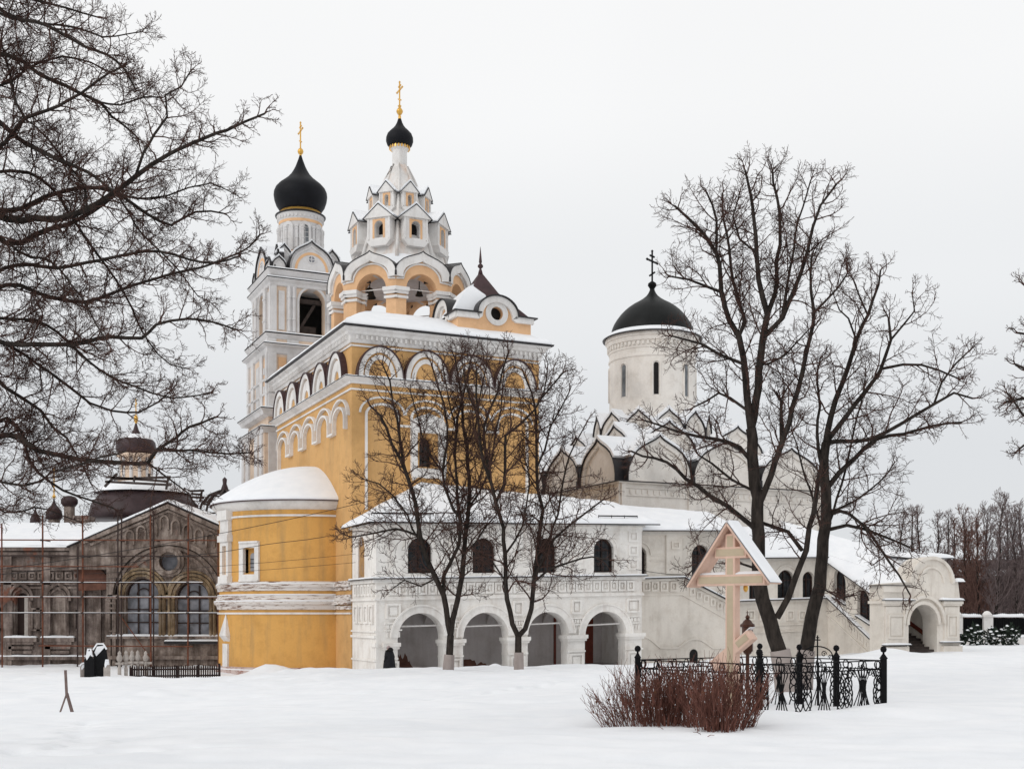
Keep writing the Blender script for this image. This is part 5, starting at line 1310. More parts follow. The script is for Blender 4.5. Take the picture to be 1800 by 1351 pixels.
# ---------------- ruined church on the left with scaffolding ----------------
def build_ruin():
    Y0 = 81.0
    t = thing('ruined_church', 'weathered grey-brown church with flaking walls, a wide gable, paired arched windows and a snowy roof', 'church', PX(250, 1160, Y0)[:2] + (0,) if False else (-25.0, Y0, 0))
    F = Face((PX(187, 0, Y0).x, Y0), (1, 0), (0, -1))           # gable front
    X = F.xu
    def Z(v, d=0): return F.zv(0, v, d)
    xr = X(470)
    gx = X(297)
    wins = []
    for a, b, vt in ((221, 279, 1016), (310, 367, 1021)):
        r = (X(b) - X(a)) / 2; wins.append(archhole(X(a), X(b), Z(1116), Z(vt) - r, r, 18))
    rr = (X(314.5) - X(281.5)) / 2; rc = (X(298), Z(986.5))
    circ = lambda r, n=28: [(rc[0] + r * math.cos(i * 2 * math.pi / n), rc[1] + r * math.sin(i * 2 * math.pi / n)) for i in range(n)]
    w = MB()
    fplate(w, F, [(0, -1), (xr, -1), (xr, Z(962)), (X(400), Z(931)), (gx, Z(884)), (X(150), Z(946)), (X(122), Z(957)), (X(122), Z(1000)), (0, Z(1000))], wins + [circ(rr)], -.7, 0)
    w.build('gable_wall', 'ruin', t, smooth='auto')
    for h, nm in ((wins[0], 'arched_window'), (wins[1], 'arched_window')):
        x0, x1 = h[0][0], h[1][0]; r = (x1 - x0) / 2; zt = max(z for _, z in h)
        q = MB(); fplate(q, F, [(x0 - .05, h[0][1] - .05), (x1 + .05, h[0][1] - .05)] + arc((x0 + x1) / 2, zt - r, r + .05, None, 16), [], -.5, -.45); pn = q.build(nm, 'pale_glass', t)
        q = MB()
        for i in (1, 2): fbox(q, F, x0 + (x1 - x0) * i / 3 - .05, x0 + (x1 - x0) * i / 3 + .05, h[0][1], zt - .3, -.45, -.35)
        for i in range(1, 4): z = h[0][1] + (zt - h[0][1]) * i / 4.4; fbox(q, F, x0, x1, z - .04, z + .04, -.45, -.34)
        strip(q, F, arc((x0 + x1) / 2, zt - r, r * .95, None, 16), .1, -.45, -.33); strip(q, F, arc((x0 + x1) / 2, zt - r, r * .4, None, 12), .08, -.45, -.34)
        q.build('window_frame', 'frame_brown', pn)
    q = MB(); fplate(q, F, circ(rr + .03), [], -.5, -.45); q.build('rose_window', 'pale_glass', t)
    # relief: big arch, window archivolts, niches, cornice, pilasters, string courses
    q = MB(); zsp = Z(1049); R1 = X(297) - X(196)
    for r, w_, d in ((R1, .34, .30), (R1 - .38, .2, .18), (R1 - .75, .22, .10)): strip(q, F, arc(gx, zsp, r, r * .95, 40), w_, 0, d)
    fplate(q, F, circ(rr + .42), [circ(rr)], -.1, .22); fplate(q, F, circ(rr + .2), [circ(rr - .0)], -.1, .3)
    for k in range(-3, 5):
        xx = gx - .3 + k * .78; zz = Z(915) - abs(k) * .30 - (.1 if k < 0 else 0)
        strip(q, F, [(xx - .27, zz - .6)] + list(reversed(arc(xx, zz, .27, .34, 8))) + [(xx + .27, zz - .6)], .12, 0, .16)
    strip(q, F, [(X(146), Z(953)), (gx, Z(890)), (xr, Z(966))], .3, 0, .32); strip(q, F, [(X(160), Z(957)), (gx, Z(898)), (xr, Z(974))], .16, 0, .16)
    for a, b in ((187, 196), (199, 205), (212, 217)): fbox(q, F, X(a), X(b), -.5, Z(1052), 0, .22)
    fbox(q, F, X(189), X(219), Z(1052), Z(1045), 0, .3); fbox(q, F, X(189), xr, Z(1122), Z(1117.5), 0, .24); fbox(q, F, X(180), xr, Z(1158), Z(1152), 0, .3)
    for a, b, c, d in ((192, 206, 1075, 1110), (192, 206, 1058, 1070)): fplate(q, F, [(X(a), Z(d)), (X(b), Z(d)), (X(b), Z(c)), (X(a), Z(c))], [[(X(a) + .12, Z(d) + .12), (X(b) - .12, Z(d) + .12), (X(b) - .12, Z(c) - .12), (X(a) + .12, Z(c) - .12)]], 0, .28)
    q.build('stone_relief', 'ruin', t, smooth='auto')
    q = MB()
    for h in wins:
        x0, x1 = h[0][0], h[1][0]; r = (x1 - x0) / 2; zt = max(z for _, z in h)
        for dr, w_, d in ((.14, .2, .2), (.38, .18, .32), (.60, .14, .18)): strip(q, F, arc((x0 + x1) / 2, zt - r, r + dr, r * 1.05 + dr, 20), w_, 0, d)
    for u in (283, 289, 299, 305, 372, 378): x = X(u); tube(q, [F.pt(x, Z(1117), .12), F.pt(x, Z(1046), .12)], .13, 8); fbox(q, F, x - .18, x + .18, Z(1052), Z(1045), 0, .3); fbox(q, F, x - .16, x + .16, Z(1076), Z(1072), 0, .28)
    q.build('window_columns', 'ruin_ochre', t, smooth='auto')
    # left wing
    FW = Face((-48.0, Y0 + .9), (1, 0), (0, -1)); xw = FW.xu(187) + .0
    ZW = lambda v: FW.zv(0, v)
    hs = []; nich = []
    w = MB()
    for k, uc in enumerate((-160, -90, -30, 38, 103)):
        a, b = FW.xu(uc - (11 if k != 4 else 12)), FW.xu(uc + (11 if k != 4 else 12)); r = (b - a) / 2
        hs.append(archhole(a, b, ZW(1119), ZW(1041) - r, None, 12))
    fplate(w, FW, [(0, -1), (FW.xu(200), -1), (FW.xu(200), ZW(962)), (0, ZW(962))], hs, -.6, 0)
    w.build('wing_wall', 'ruin_dark', t, smooth='auto')
    for k, h in enumerate(hs):
        q = MB(); fbox(q, FW, h[0][0] - .05, h[1][0] + .05, h[0][1] - .05, ZW(1040), -.5 if k < 4 else -.2, -.4 if k < 4 else -.15); q.build('wing_window' if k < 4 else 'blind_niche', 'frame_brown' if k < 4 else 'ruin', t)
        q = MB()
        if k == 3:
            fbox(q, FW, h[1][0] - .28, h[1][0] - .02, h[0][1], ZW(1048), -.38, -.1); q.build('white_reveal', 'pale_stone', t)
    q = MB()
    for k, h in enumerate(hs):
        xc = (h[0][0] + h[1][0]) / 2; r = h[1][0] - xc; zt = ZW(1041)
        K = keel(xc, zt - r - .1, r + .35, r + .75); strip(q, FW, K, .2, 0, .24); strip(q, FW, keel(xc, zt - r - .1, r + .12, r + .4), .12, 0, .14)
        for s_ in (-1, 1):
            tube(q, [FW.pt(xc + s_ * (r + .22), ZW(1118), .12), FW.pt(xc + s_ * (r + .22), ZW(1055), .12)], .1, 8)
            recessed_squares(q, FW, [xc + s_ * (r + 1.0) - .35], ZW(1108), ZW(1068), .6, 0, .12)
        fbox(q, FW, h[0][0] - .7, h[1][0] + .7, ZW(1127), ZW(1120), 0, .32)
        for i in range(3): fbox(q, FW, h[0][0] - .5 + i * .1, h[1][0] + .5 - i * .1, ZW(1132 + i * 8), ZW(1127 + i * 8), 0, .26 - i * .06)
    for v0, v1, d in ((968, 962, .42), (975, 970, .3), (1002, 998, .16), (1027, 1022, .2), (1034, 1031, .12), (1130, 1127, .12), (1159, 1153, .25)): fbox(q, FW, 0, FW.xu(187), ZW(v0), ZW(v1), 0, d)
    for i in range(11): u = 11 + i * 16 - 40; recessed_squares(q, FW, [FW.xu(u)], ZW(1018), ZW(1005), .5, 0, .08)
    for u in (8, 76, 137, 165): fbox(q, FW, FW.xu(u), FW.xu(u + 14), -.5, ZW(970), 0, .2)
    q.build('wing_relief', 'ruin_dark', t, smooth='auto')
    q = MB(); bz = [(0, 0), (1.9, .1), (2.1, 1.0), (1.5, 1.7), (1.7, 2.5), (.6, 2.7), (0, 2.3)]
    fplate(q, FW, [(FW.xu(139) + x, ZW(1010) - 1.1 + z * .9) for x, z in bz], [], -.1, .23); q.build('bare_brick', 'red_brick_far', t)
    # snow: sills, ledges, roofs
    s = MB(); m = MB()
    for h in hs: x0, x1 = h[0][0] - .68, h[1][0] + .68; snow_patch(s, FW.pt(x0, ZW(1120), .3), FW.pt(x1, ZW(1120), .3), FW.pt(x1, ZW(1120), -.2), FW.pt(x0, ZW(1120), -.2), .14, (1, 1, 0, 1), 8, 3, edge=.2)
    for a, b, v, f in ((189, 400, 1117.4, F), (292, 400, 1126, F)):
        snow_patch(s, f.pt(X(a), Z(v), .5 if v > 1120 else .24), f.pt(X(b), Z(v), .5 if v > 1120 else .24), f.pt(X(b), Z(v), 0), f.pt(X(a), Z(v), 0), .12, (1, 1, 0, 1), 30, 3, edge=.2)
    snow_patch(s, FW.pt(0, ZW(961.9), .45), FW.pt(FW.xu(187), ZW(961.9), .45), FW.pt(FW.xu(187), ZW(961.9), -.1), FW.pt(0, ZW(961.9), -.1), .14, (1, 1, 0, 0), 60, 3, edge=.25)
    snow_patch(s, FW.pt(0, ZW(1153), .25), FW.pt(FW.xu(187), ZW(1153), .25), FW.pt(FW.xu(187), ZW(1153), 0), FW.pt(0, ZW(1153), 0), .1, (1, 1, 0, 0), 60, 2, edge=.2)
    fbox(m, F, X(292), X(400), Z(1131), Z(1126.5), 0, .5)
    A, B, C_, D_ = FW.pt(0, ZW(958), 0), FW.pt(FW.xu(200), ZW(958), 0), FW.pt(FW.xu(200), ZW(905), -9), FW.pt(0, ZW(905), -9)
    slab(m, [A, B, C_, D_], .08); snow_patch(s, A, B, C_, D_, .22, (1, 0, 0, 0), 40, 10, seed=31, rough=.1)
    a0, ap, a1 = F.pt(X(120), Z(960), .35), F.pt(gx, Z(881.5), .35), F.pt(xr + .6, Z(966), .35)
    b0, bp, b1 = F.pt(X(120), Z(960), -12), F.pt(gx, Z(881.5), -12), F.pt(xr + .6, Z(966), -12)
    slab(m, [a0, ap, bp, b0], .09); slab(m, [ap, a1, b1, bp], .09)
    snow_patch(s, a0, ap, bp, b0, .2, (1, 0, 0, 1), 30, 14, seed=32, edge=.4, rough=.06); snow_patch(s, ap, a1, b1, bp, .2, (1, 1, 0, 0), 30, 14, seed=33, edge=.4, rough=.06)
    m.build('roof_sheet', 'metal', t); s.build('snow_cover', 'snow', t, smooth='auto')
    # big brown dome, drum and small brown onion rising from its roof
    cx, cy = PX(250, 0, 97).x, 97.0
    def Zb(v, Y=97.0): return CZ - (v - VH) / FPX * Y
    k_ = 97 / FPX
    q = MB(); lathe(q, cx + .25, cy, [(95 * k_, Zb(915)), (95 * k_, Zb(905)), (90 * k_, Zb(888)), (78 * k_, Zb(872)), (62 * k_, Zb(860)), (48 * k_, Zb(855)), (30 * k_, Zb(850))], 48); q.build('low_dome', 'brown_metal', t, smooth=True)
    q = MB(); lathe(q, cx + .1, cy, [(82 * k_, Zb(868)), (80 * k_, Zb(863)), (62 * k_, Zb(853)), (40 * k_, Zb(848)), (20 * k_, Zb(846))], 40, cap=False); q.build('dome_snow', 'snow', t, smooth=True)
    q = MB(); cx2 = PX(239, 0, 97).x
    lathe(q, cx2, cy, [(31 * k_, Zb(860)), (31 * k_, Zb(846)), (27 * k_, Zb(842)), (27 * k_, Zb(806)), (33 * k_, Zb(803)), (33 * k_, Zb(799))], 32); q.build('drum', 'pale_peach', t, smooth='auto')
    q = MB()
    for k in range(12):
        a = k * math.pi / 6; lathe(q, cx2 + 27 * k_ * math.cos(a), cy + 27 * k_ * math.sin(a), [(.14, Zb(845)), (.14, Zb(806))], 8)
    q.build('drum_columns', 'tower_white', t, smooth='auto')
    q = MB(); lathe(q, cx2, cy, [(28 * k_, Zb(800)), (33 * k_, Zb(794)), (34.5 * k_, Zb(786)), (33 * k_, Zb(777)), (26 * k_, Zb(769)), (14 * k_, Zb(766)), (9 * k_, Zb(764)), (5 * k_, Zb(756)), (2 * k_, Zb(746)), (.8 * k_, Zb(742))], 40); q.build('small_onion', 'brown_metal', t, smooth=True)
    q = MB(); lathe(q, cx2, cy, [(30 * k_, Zb(774)), (27 * k_, Zb(768)), (15 * k_, Zb(764.5)), (9 * k_, Zb(763))], 32, cap=False); q.build('onion_snow', 'snow', t, smooth=True)
    q = MB(); lathe(q, cx2, cy, [(.06, Zb(744)), (.15, Zb(740)), (.17, Zb(736)), (.15, Zb(732)), (.05, Zb(729))], 14); ortho_cross(q, (cx2, cy, Zb(730)), Zb(702) - Zb(730), .38, .07, Lv, -1); q.build('gilded_cross', 'gold', t, smooth='auto')
    q = MB()   # rough scaffold deck round the dome
    for i, (u0, v0, u1, v1) in enumerate(((185, 846, 300, 852), (190, 838, 296, 846), (200, 842, 300, 838), (184, 855, 206, 832), (292, 860, 296, 838), (262, 842, 262, 832), (235, 846, 238, 836))):
        for yy in (92.0, 102.0): bar(q, PX(u0, v0, 92.0)[:2] and (PX(u0, v0, 92.0).x, yy, PX(u0, v0, 92.0).z), (PX(u1, v1, 92.0).x, yy, PX(u1, v1, 92.0).z), .14, .18)
    q.build('timber_deck', 'timber', t)
    # small side turrets left of it
    for (u, v, r, mt) in ((122, 882, 13, 'brown_metal'), (95, 902, 14, 'brown_metal'), (62, 915, 9, 'brown_metal')):
        x = PX(u, 0, 95).x; kk = 95 / FPX; z = Zb(v, 95.0)
        q = MB()
        if u == 122: lathe(q, x, 95, [(r * kk * .8, z - .35), (r * kk * 1.1, z - .1), (r * kk * 1.1, z + .2), (r * kk * .75, z + .42), (.15, z + .5)], 24)
        else: lathe(q, x, 95, [(a, b) for a, b in onion(r * kk, z - .5, z + 1.3, .8, .04)], 24)
        o = q.build('side_onion', mt, t, smooth=True)
        q = MB(); lathe(q, x, 95, [(r * kk * .7, z - 2.4), (r * kk * .7, z - .3)], 20); q.build('side_drum', 'ruin', o, smooth='auto')
        if u == 95:
            q = MB(); lathe(q, x, 95, [(.08, z + 1.2), (.16, z + 1.35), (.05, z + 1.5)], 10); ortho_cross(q, (x, 95, z + 1.4), 2.2, .4, .08, Lv, -1); q.build('gilded_cross', 'gold', o)
    q = MB(); f2 = Face((PX(104, 0, 90).x, 90.0), (1, 0), (0, -1)); fbox(q, f2, 0, 2.4, 6, f2.zv(0, 925), -3, 0); fbox(q, f2, .9, 2.0, f2.zv(0, 925), f2.zv(0, 905), -2, -.3); q.build('roof_turret', 'ruin_dark', t)
    q = MB(); snow_patch(q, f2.pt(-.2, f2.zv(0, 925) + .01, .2), f2.pt(2.6, f2.zv(0, 925) + .01, .2), f2.pt(2.6, f2.zv(0, 925) + .01, -3), f2.pt(-.2, f2.zv(0, 925) + .01, -3), .2, n=8, m=6); q.build('turret_snow', 'snow', t, smooth='auto')
    # skeleton dome frame of timber next to the apse
    tt = thing('dome_skeleton', 'bare dark timber and iron dome framework behind the snowy apse roof', 'framework', tuple(PX(385, 905, 99))[:2] + (9.0,))
    q = MB(); c = PX(395, 0, 99); kk = 99 / FPX
    z0 = Zb(930, 99.0)
    for k in range(12):
        a = k * math.pi / 6; pts = []
        for rr_, v in ((46, 930), (46, 905), (40, 885), (26, 870), (8, 862)):
            pts.append((c.x + rr_ * kk * math.cos(a), 99 + rr_ * kk * math.sin(a), Zb(v, 99.0)))
        for p0, p1 in zip(pts[:-1], pts[1:]): bar(q, p0, p1, .14, .14)
        b = a + math.pi / 6
        for rr_, v in ((46, 905), (40, 885), (26, 870)):
            bar(q, (c.x + rr_ * kk * math.cos(a), 99 + rr_ * kk * math.sin(a), Zb(v, 99.0)), (c.x + rr_ * kk * math.cos(b), 99 + rr_ * kk * math.sin(b), Zb(v, 99.0)), .12, .12)
        bar(q, pts[1], (c.x + 46 * kk * math.cos(b), 99 + 46 * kk * math.sin(b), Zb(930, 99.0)), .1, .1)
        bar(q, (c.x + 46 * kk * math.cos(b), 99 + 46 * kk * math.sin(b), Zb(905, 99.0)), pts[0], .1, .1)
    q.build('rafters', 'timber', tt)
    q = MB(); lathe(q, c.x, 99, [(.35, Zb(866, 99.0)), (.3, Zb(858, 99.0)), (.16, Zb(850, 99.0)), (.2, Zb(842, 99.0)), (.02, Zb(838, 99.0))], 10); q.build('finial', 'brown_metal', tt, smooth=True)
build_ruin()
def build_scaffold():
    Ys = 79.2
    t = thing('scaffolding', 'rusty pipe scaffolding standing in front of the ruined church', 'scaffolding', (-27.0, Ys, 0))
    us = [(-190, 0), (-130, 1), (-60, 0), (5, 1), (75, 0), (137, 1), (146, 0), (208, 1), (213, 1), (266, 0), (270, 1), (331, 0), (384, 1)]
    vtop = {75: 905, 137: 960, 146: 905, 208: 893, 213: 900, 266: 905, 270: 897, 331: 903, 384: 930}
    for i, (u, k) in enumerate(us):
        q = MB(); x = PX(u, 0, Ys).x; zt = PX(0, vtop.get(u, 920), Ys).z
        tube(q, [(x, Ys - .1 * (i % 2), -.4), (x + .03 * ((i % 3) - 1), Ys - .1 * (i % 2), zt)], .055 if k == 0 else .05, 6); q.build('upright', 'rust' if k == 0 or i % 3 == 0 else 'dark_pipe', t)
    for i, (v, u0, u1) in enumerate(((949, -190, 388), (977, -190, 388), (995, -190, 245), (1023.5, -190, 358), (1049, -190, 388), (1077, -190, 388), (1135, 70, 340))):
        q = MB(); z = PX(0, v, Ys).z; a, b = PX(u0, 0, Ys).x, PX(u1, 0, Ys).x
        tube(q, [(a, Ys - .15, z + .03), (b, Ys - .15, z - .02)], .045, 6); q.build('ledger', 'dark_pipe' if i % 2 else 'rust', t)
        if v in (1049, 1077, 1023.5):
            q = MB(); snow_patch(q, (a, Ys - .19, z + .03), (b, Ys - .19, z + .02), (b, Ys - .11, z + .02), (a, Ys - .11, z + .03), .035, n=40, m=1, edge=.02, rough=.02); q.build('ledger_snow', 'snow', t)
    for i, u in enumerate((75, 146, 208, 270, 331)):
        for v in (949, 977, 1023.5, 1049, 1077):
            p = PX(u, v, Ys); q = MB(); bar(q, (p.x, Ys - .2, p.z), (p.x, Ys + 1.3, p.z), .06, .06); bar(q, (p.x - .09, Ys - .15, p.z), (p.x + .09, Ys - .15, p.z), .12, .12); q.build('coupler', 'dark_pipe', t)
    q = MB(); bar(q, PX(208, 1077, Ys), PX(268, 1160, Ys), .05, .05); q.build('diagonal_brace', 'rust', t)
build_scaffold()

# ---------------- grave monuments and small yard things at the left ----------------
def slabstone(name, label, u, Y, v_top, w_, th, mat_, shape='round', yaw=0.3, snow=True):
    p = PX(u, v_top, Y); gz = ground_z(p.x, Y) - .30; h = p.z - gz
    t = thing(name, label, 'gravestone', (p.x, Y, gz), 'snow-capped gravestones by the ruined church')
    f = Face((p.x - math.cos(yaw) * w_ / 2, Y - math.sin(yaw) * w_ / 2), (math.cos(yaw), math.sin(yaw)), (math.sin(yaw), -math.cos(yaw)))
    q = MB()
    if shape == 'round': out = [(0, gz + .25), (w_, gz + .25), (w_, gz + h - w_ * .45)] + arc(w_ / 2, gz + h - w_ * .45, w_ / 2, w_ * .45, 12)[1:-1] + [(0, gz + h - w_ * .45)]
    elif shape == 'waist': out = [(0, gz + .25), (w_ * .94, gz + .25), (w_ * .8, gz + h * .45), (w_, gz + h * .62), (w_ * .92, gz + h * .86), (w_ * .7, gz + h), (w_ * .3, gz + h), (w_ * .04, gz + h * .85), (w_ * .12, gz + h * .5)]
    else: out = [(0, gz + .25), (w_, gz + .25), (w_, gz + h * .72), (w_ * .74, gz + h * .8), (w_ * .62, gz + h), (w_ * .38, gz + h), (w_ * .26, gz + h * .8), (0, gz + h * .72)]
    fplate(q, f, out, [], -th / 2, th / 2); q.build('headstone', mat_, t, bevel=.02)
    q = MB(); fbox(q, f, -.12, w_ + .12, gz, gz + .26, -th / 2 - .15, th / 2 + .15); q.build('pedestal', mat_, t, bevel=.02)
    if snow:
        q = MB(); sh = [(x, z) for x, z in out if z > gz + h * .75]; sh.sort()
        strip(q, f, [(x, z + .03) for x, z in sh], .08, -th / 2 - .03, th / 2 + .03)
        if h > 1: # drift clinging to the shoulders
            fplate(q, f, [(w_ * .14, gz + h * .80), (w_ * .26, gz + h * .70), (w_ * .5, gz + h * .80), (w_ * .8, gz + h * .93), (w_ * .7, gz + h * .97), (w_ * .3, gz + h * .95)], [], th / 2 - .01, th / 2 + .05)
        q.build('snow_cap', 'snow', t, smooth='auto')
slabstone('gravestone', 'tall black gravestone with rounded shoulders and a snow scarf, biggest of the graves', 176, 60.5, 1132, .74, .28, 'granite', 'waist')
slabstone('gravestone', 'narrow pointed black gravestone with snow in its middle, just left of the tallest black one', 157, 60.0, 1141, .48, .24, 'granite', 'notched')
slabstone('gravestone', 'small dull grey rounded gravestone at the far left end of the grave group', 147, 60.2, 1166, .32, .2, 'grey_stone', 'round')
slabstone('gravestone', 'short pale figure-like stone at the right foot of the tall black gravestone', 188, 59.7, 1160, .32, .24, 'pale_stone', 'notched')
slabstone('gravestone', 'squat dark stone between the two black gravestones', 166.5, 60.8, 1160, .28, .2, 'granite', 'round')
for i, (u, v0, v1, Y, lab) in enumerate(((210, 1143, 1190, 63, 'tall pale stone post with a carved head, first right of the black gravestones'), (221.5, 1142, 1190, 63.3, 'pale stone post with a carved head, second right of the black gravestones'),
                                   (232, 1142, 1172, 66, 'pale carved post with a cross bar behind the left end of the picket fence'), (242, 1142, 1172, 66.1, 'pale carved post in the middle of the group behind the picket fence'), (256, 1143, 1171, 66.2, 'rightmost pale carved post behind the picket fence'))):
    p = PX(u, v0, Y); gz = ground_z(p.x, Y) - .1
    t = thing('carved_post', lab, 'stone post', (p.x, Y, gz), 'pale carved posts near the graves')
    q = MB(); lathe(q, p.x, Y, [(.10, gz), (.10, gz + .5), (.07, gz + .6), (.08, p.z - .75), (.13, p.z - .7), (.07, p.z - .6)], 10); q.build('shaft', 'pale_stone', t, smooth='auto')
    q = MB(); lathe(q, p.x, Y, [(.07, p.z - .62), (.15, p.z - .48), (.16, p.z - .36), (.08, p.z - .2), (.1, p.z - .12), (.01, p.z)], 10); q.build('carved_head', 'pale_stone', t, smooth=True)
    q = MB(); bar(q, (p.x - (.34 if i > 1 else .2), Y, p.z - .68), (p.x + (.34 if i > 1 else .2), Y, p.z - .68), .08, .12); q.build('cross_bar', 'pale_stone', t)
def picket_fence():
    t = thing('picket_fence', 'low dark brown picket fence with rounded tops between the graves and the ochre apse', 'fence', (PX(300, 0, 66).x, 66, 0))
    n = 41; q = MB()
    for i in range(n):
        k = i / (n - 1); u = 229 + (385 - 229) * k; Y = 63.5 + 5.5 * k; p = PX(u, 1169.5 - .5 * k, Y); w_ = .038
        g = MB(); f = Face((p.x - w_, Y), (1, 0), (0, -1)); zt = p.z + .03 * math.sin(i * 2.3)
        fplate(g, f, [(0, -.2), (2 * w_, -.2), (2 * w_, zt - .08)] + arc(w_, zt - .08, w_, .1, 6)[1:-1] + [(0, zt - .08)], [], 0, .03); g.build('picket', 'picket', t)
    a, b = PX(229, 1176, 63.5), PX(385, 1175, 69)
    for dz in (0, -.36):
        g = MB(); bar(g, (a.x, a.y + .03, a.z + dz), (b.x, b.y + .03, b.z + dz), .04, .09); g.build('rail', 'picket', t)
    for i in range(5):
        k = i / 4; g = MB(); x, y = a.x + (b.x - a.x) * k, a.y + (b.y - a.y) * k + .08; g.add(*(lambda: ([(x - .06, y - .05, -.3), (x + .06, y - .05, -.3), (x + .06, y + .05, -.3), (x - .06, y + .05, -.3), (x - .06, y - .05, a.z + .1), (x + .06, y - .05, a.z + .1), (x + .06, y + .05, a.z + .1), (x - .06, y + .05, a.z + .1)], BOXF))()); g.build('fence_post', 'picket', t)
picket_fence()
def stake():
    Y = 31.0; top = PX(115, 1177, Y); mid = PX(117.5, 1219, Y); g0 = ground_z(mid.x, Y)
    t = thing('tripod_stake', 'weathered wooden stake on three splayed legs standing in the snow at the left', 'stake', (mid.x, Y, g0))
    q = MB(); bar(q, mid + Vector((0, 0, -.1)), top, .055, .055); q.build('pole', 'stake_wood', t)
    for dx, dy in ((-.18, -.05), (.2, -.1), (.06, .25)):
        q = MB(); bar(q, mid + Vector((0, 0, .02)), (mid.x + dx, Y + dy, ground_z(mid.x + dx, Y + dy) - .06), .07, .04); q.build('leg', 'stake_wood', t)
stake()
# ---------------- trees ----------------
class Tree:
    """collects polylines with radii, turns them into tubes in one go"""
    def __init__(s): s.by = {}
    def add(s, pts, rad, k): s.by.setdefault((len(pts), k), []).append((pts, rad))
    def build(s, name, mat, parent):
        V, Fq = [], []; off = 0
        for (n, k), L in s.by.items():
            P = np.array([p for p, _ in L], dtype=np.float64); R = np.array([r for _, r in L], dtype=np.float64)
            T = np.empty_like(P); T[:, 1:-1] = P[:, 2:] - P[:, :-2]; T[:, 0] = P[:, 1] - P[:, 0]; T[:, -1] = P[:, -1] - P[:, -2]
            T /= np.maximum(np.linalg.norm(T, axis=2, keepdims=True), 1e-9)
            ref = np.zeros_like(T); ref[..., 0] = 0.31; ref[..., 1] = 0.93; ref[..., 2] = 0.2
            A = np.cross(T, ref); A /= np.maximum(np.linalg.norm(A, axis=2, keepdims=True), 1e-6); B = np.cross(T, A)
            a = 2 * np.pi * np.arange(k) / k
            v = P[:, :, None, :] + R[:, :, None, None] * (A[:, :, None, :] * np.cos(a)[None, None, :, None] + B[:, :, None, :] * np.sin(a)[None, None, :, None])
            m = len(L); V.append(v.reshape(-1, 3))
            base = off + (np.arange(m) * n * k)[:, None, None] + (np.arange(n - 1) * k)[None, :, None]
            i = np.arange(k)[None, None, :]; j = (i + 1) % k
            q = np.stack([base + i, base + j, base + k + j, base + k + i], axis=-1).reshape(-1, 4)
            Fq.append(q); off += m * n * k
        V = np.concatenate(V); Fq = np.concatenate(Fq)
        me = bpy.data.meshes.new(name)
        me.vertices.add(len(V)); me.vertices.foreach_set('co', V.astype(np.float32).ravel())
        me.loops.add(len(Fq) * 4); me.loops.foreach_set('vertex_index', Fq.astype(np.int32).ravel())
        me.polygons.add(len(Fq)); me.polygons.foreach_set('loop_start', np.arange(0, len(Fq) * 4, 4, dtype=np.int32)); me.polygons.foreach_set('loop_total', np.full(len(Fq), 4, dtype=np.int32))
        me.update(calc_edges=True); me.polygons.foreach_set('use_smooth', [True] * len(Fq)); me.materials.append(M[mat])
        o = bpy.data.objects.new(name, me); COL.objects.link(o); o.parent = parent
        if parent is not None and parent.type == 'EMPTY': o.location = -parent.location
        return o
def resample(pts, rad, step):
    out, ro = [], []
    for i in range(len(pts) - 1):
        p0 = pts[max(0, i - 1)]; p1 = pts[i]; p2 = pts[i + 1]; p3 = pts[min(len(pts) - 1, i + 2)]
        n = max(1, int((p2 - p1).length / step))
        for k in range(n):
            t = k / n; t2, t3 = t * t, t * t * t
            out.append(.5 * ((2 * p1) + (p2 - p0) * t + (2 * p0 - 5 * p1 + 4 * p2 - p3) * t2 + (3 * p1 - p0 - 3 * p2 + p3) * t3)); ro.append(rad[i] * (1 - t) + rad[i + 1] * t)
    out.append(pts[-1]); ro.append(rad[-1]); return out, ro
def rnd_perp(t, rg):
    while True:
        v = Vector((rg.uniform(-1, 1), rg.uniform(-1, 1), rg.uniform(-1, 1))); c = t.cross(v)
        if c.length > .2: return c.normalized()
def sprout(tr, p, d, ln, r0, lvl, P, rg, mul=1.0):
    nseg = P['nseg'][lvl]; pts = [p.copy()]; d = d.normalized(); step = ln / nseg
    wob = P['wob'][lvl]
    rads = [r0]
    for i in range(nseg):
        d = (d + Vector((rg.gauss(0, wob), rg.gauss(0, wob), rg.gauss(0, wob) + P['up'][lvl]))).normalized()
        pts.append(pts[-1] + d * step); rads.append(max(P['rmin'], r0 * (1 - .62 * (i + 1) / nseg)))
    tr.add(pts, rads, P['sides'][lvl])
    if lvl + 1 < len(P['len']): branch(tr, pts, rads, lvl + 1, P, rg, .18, mul)
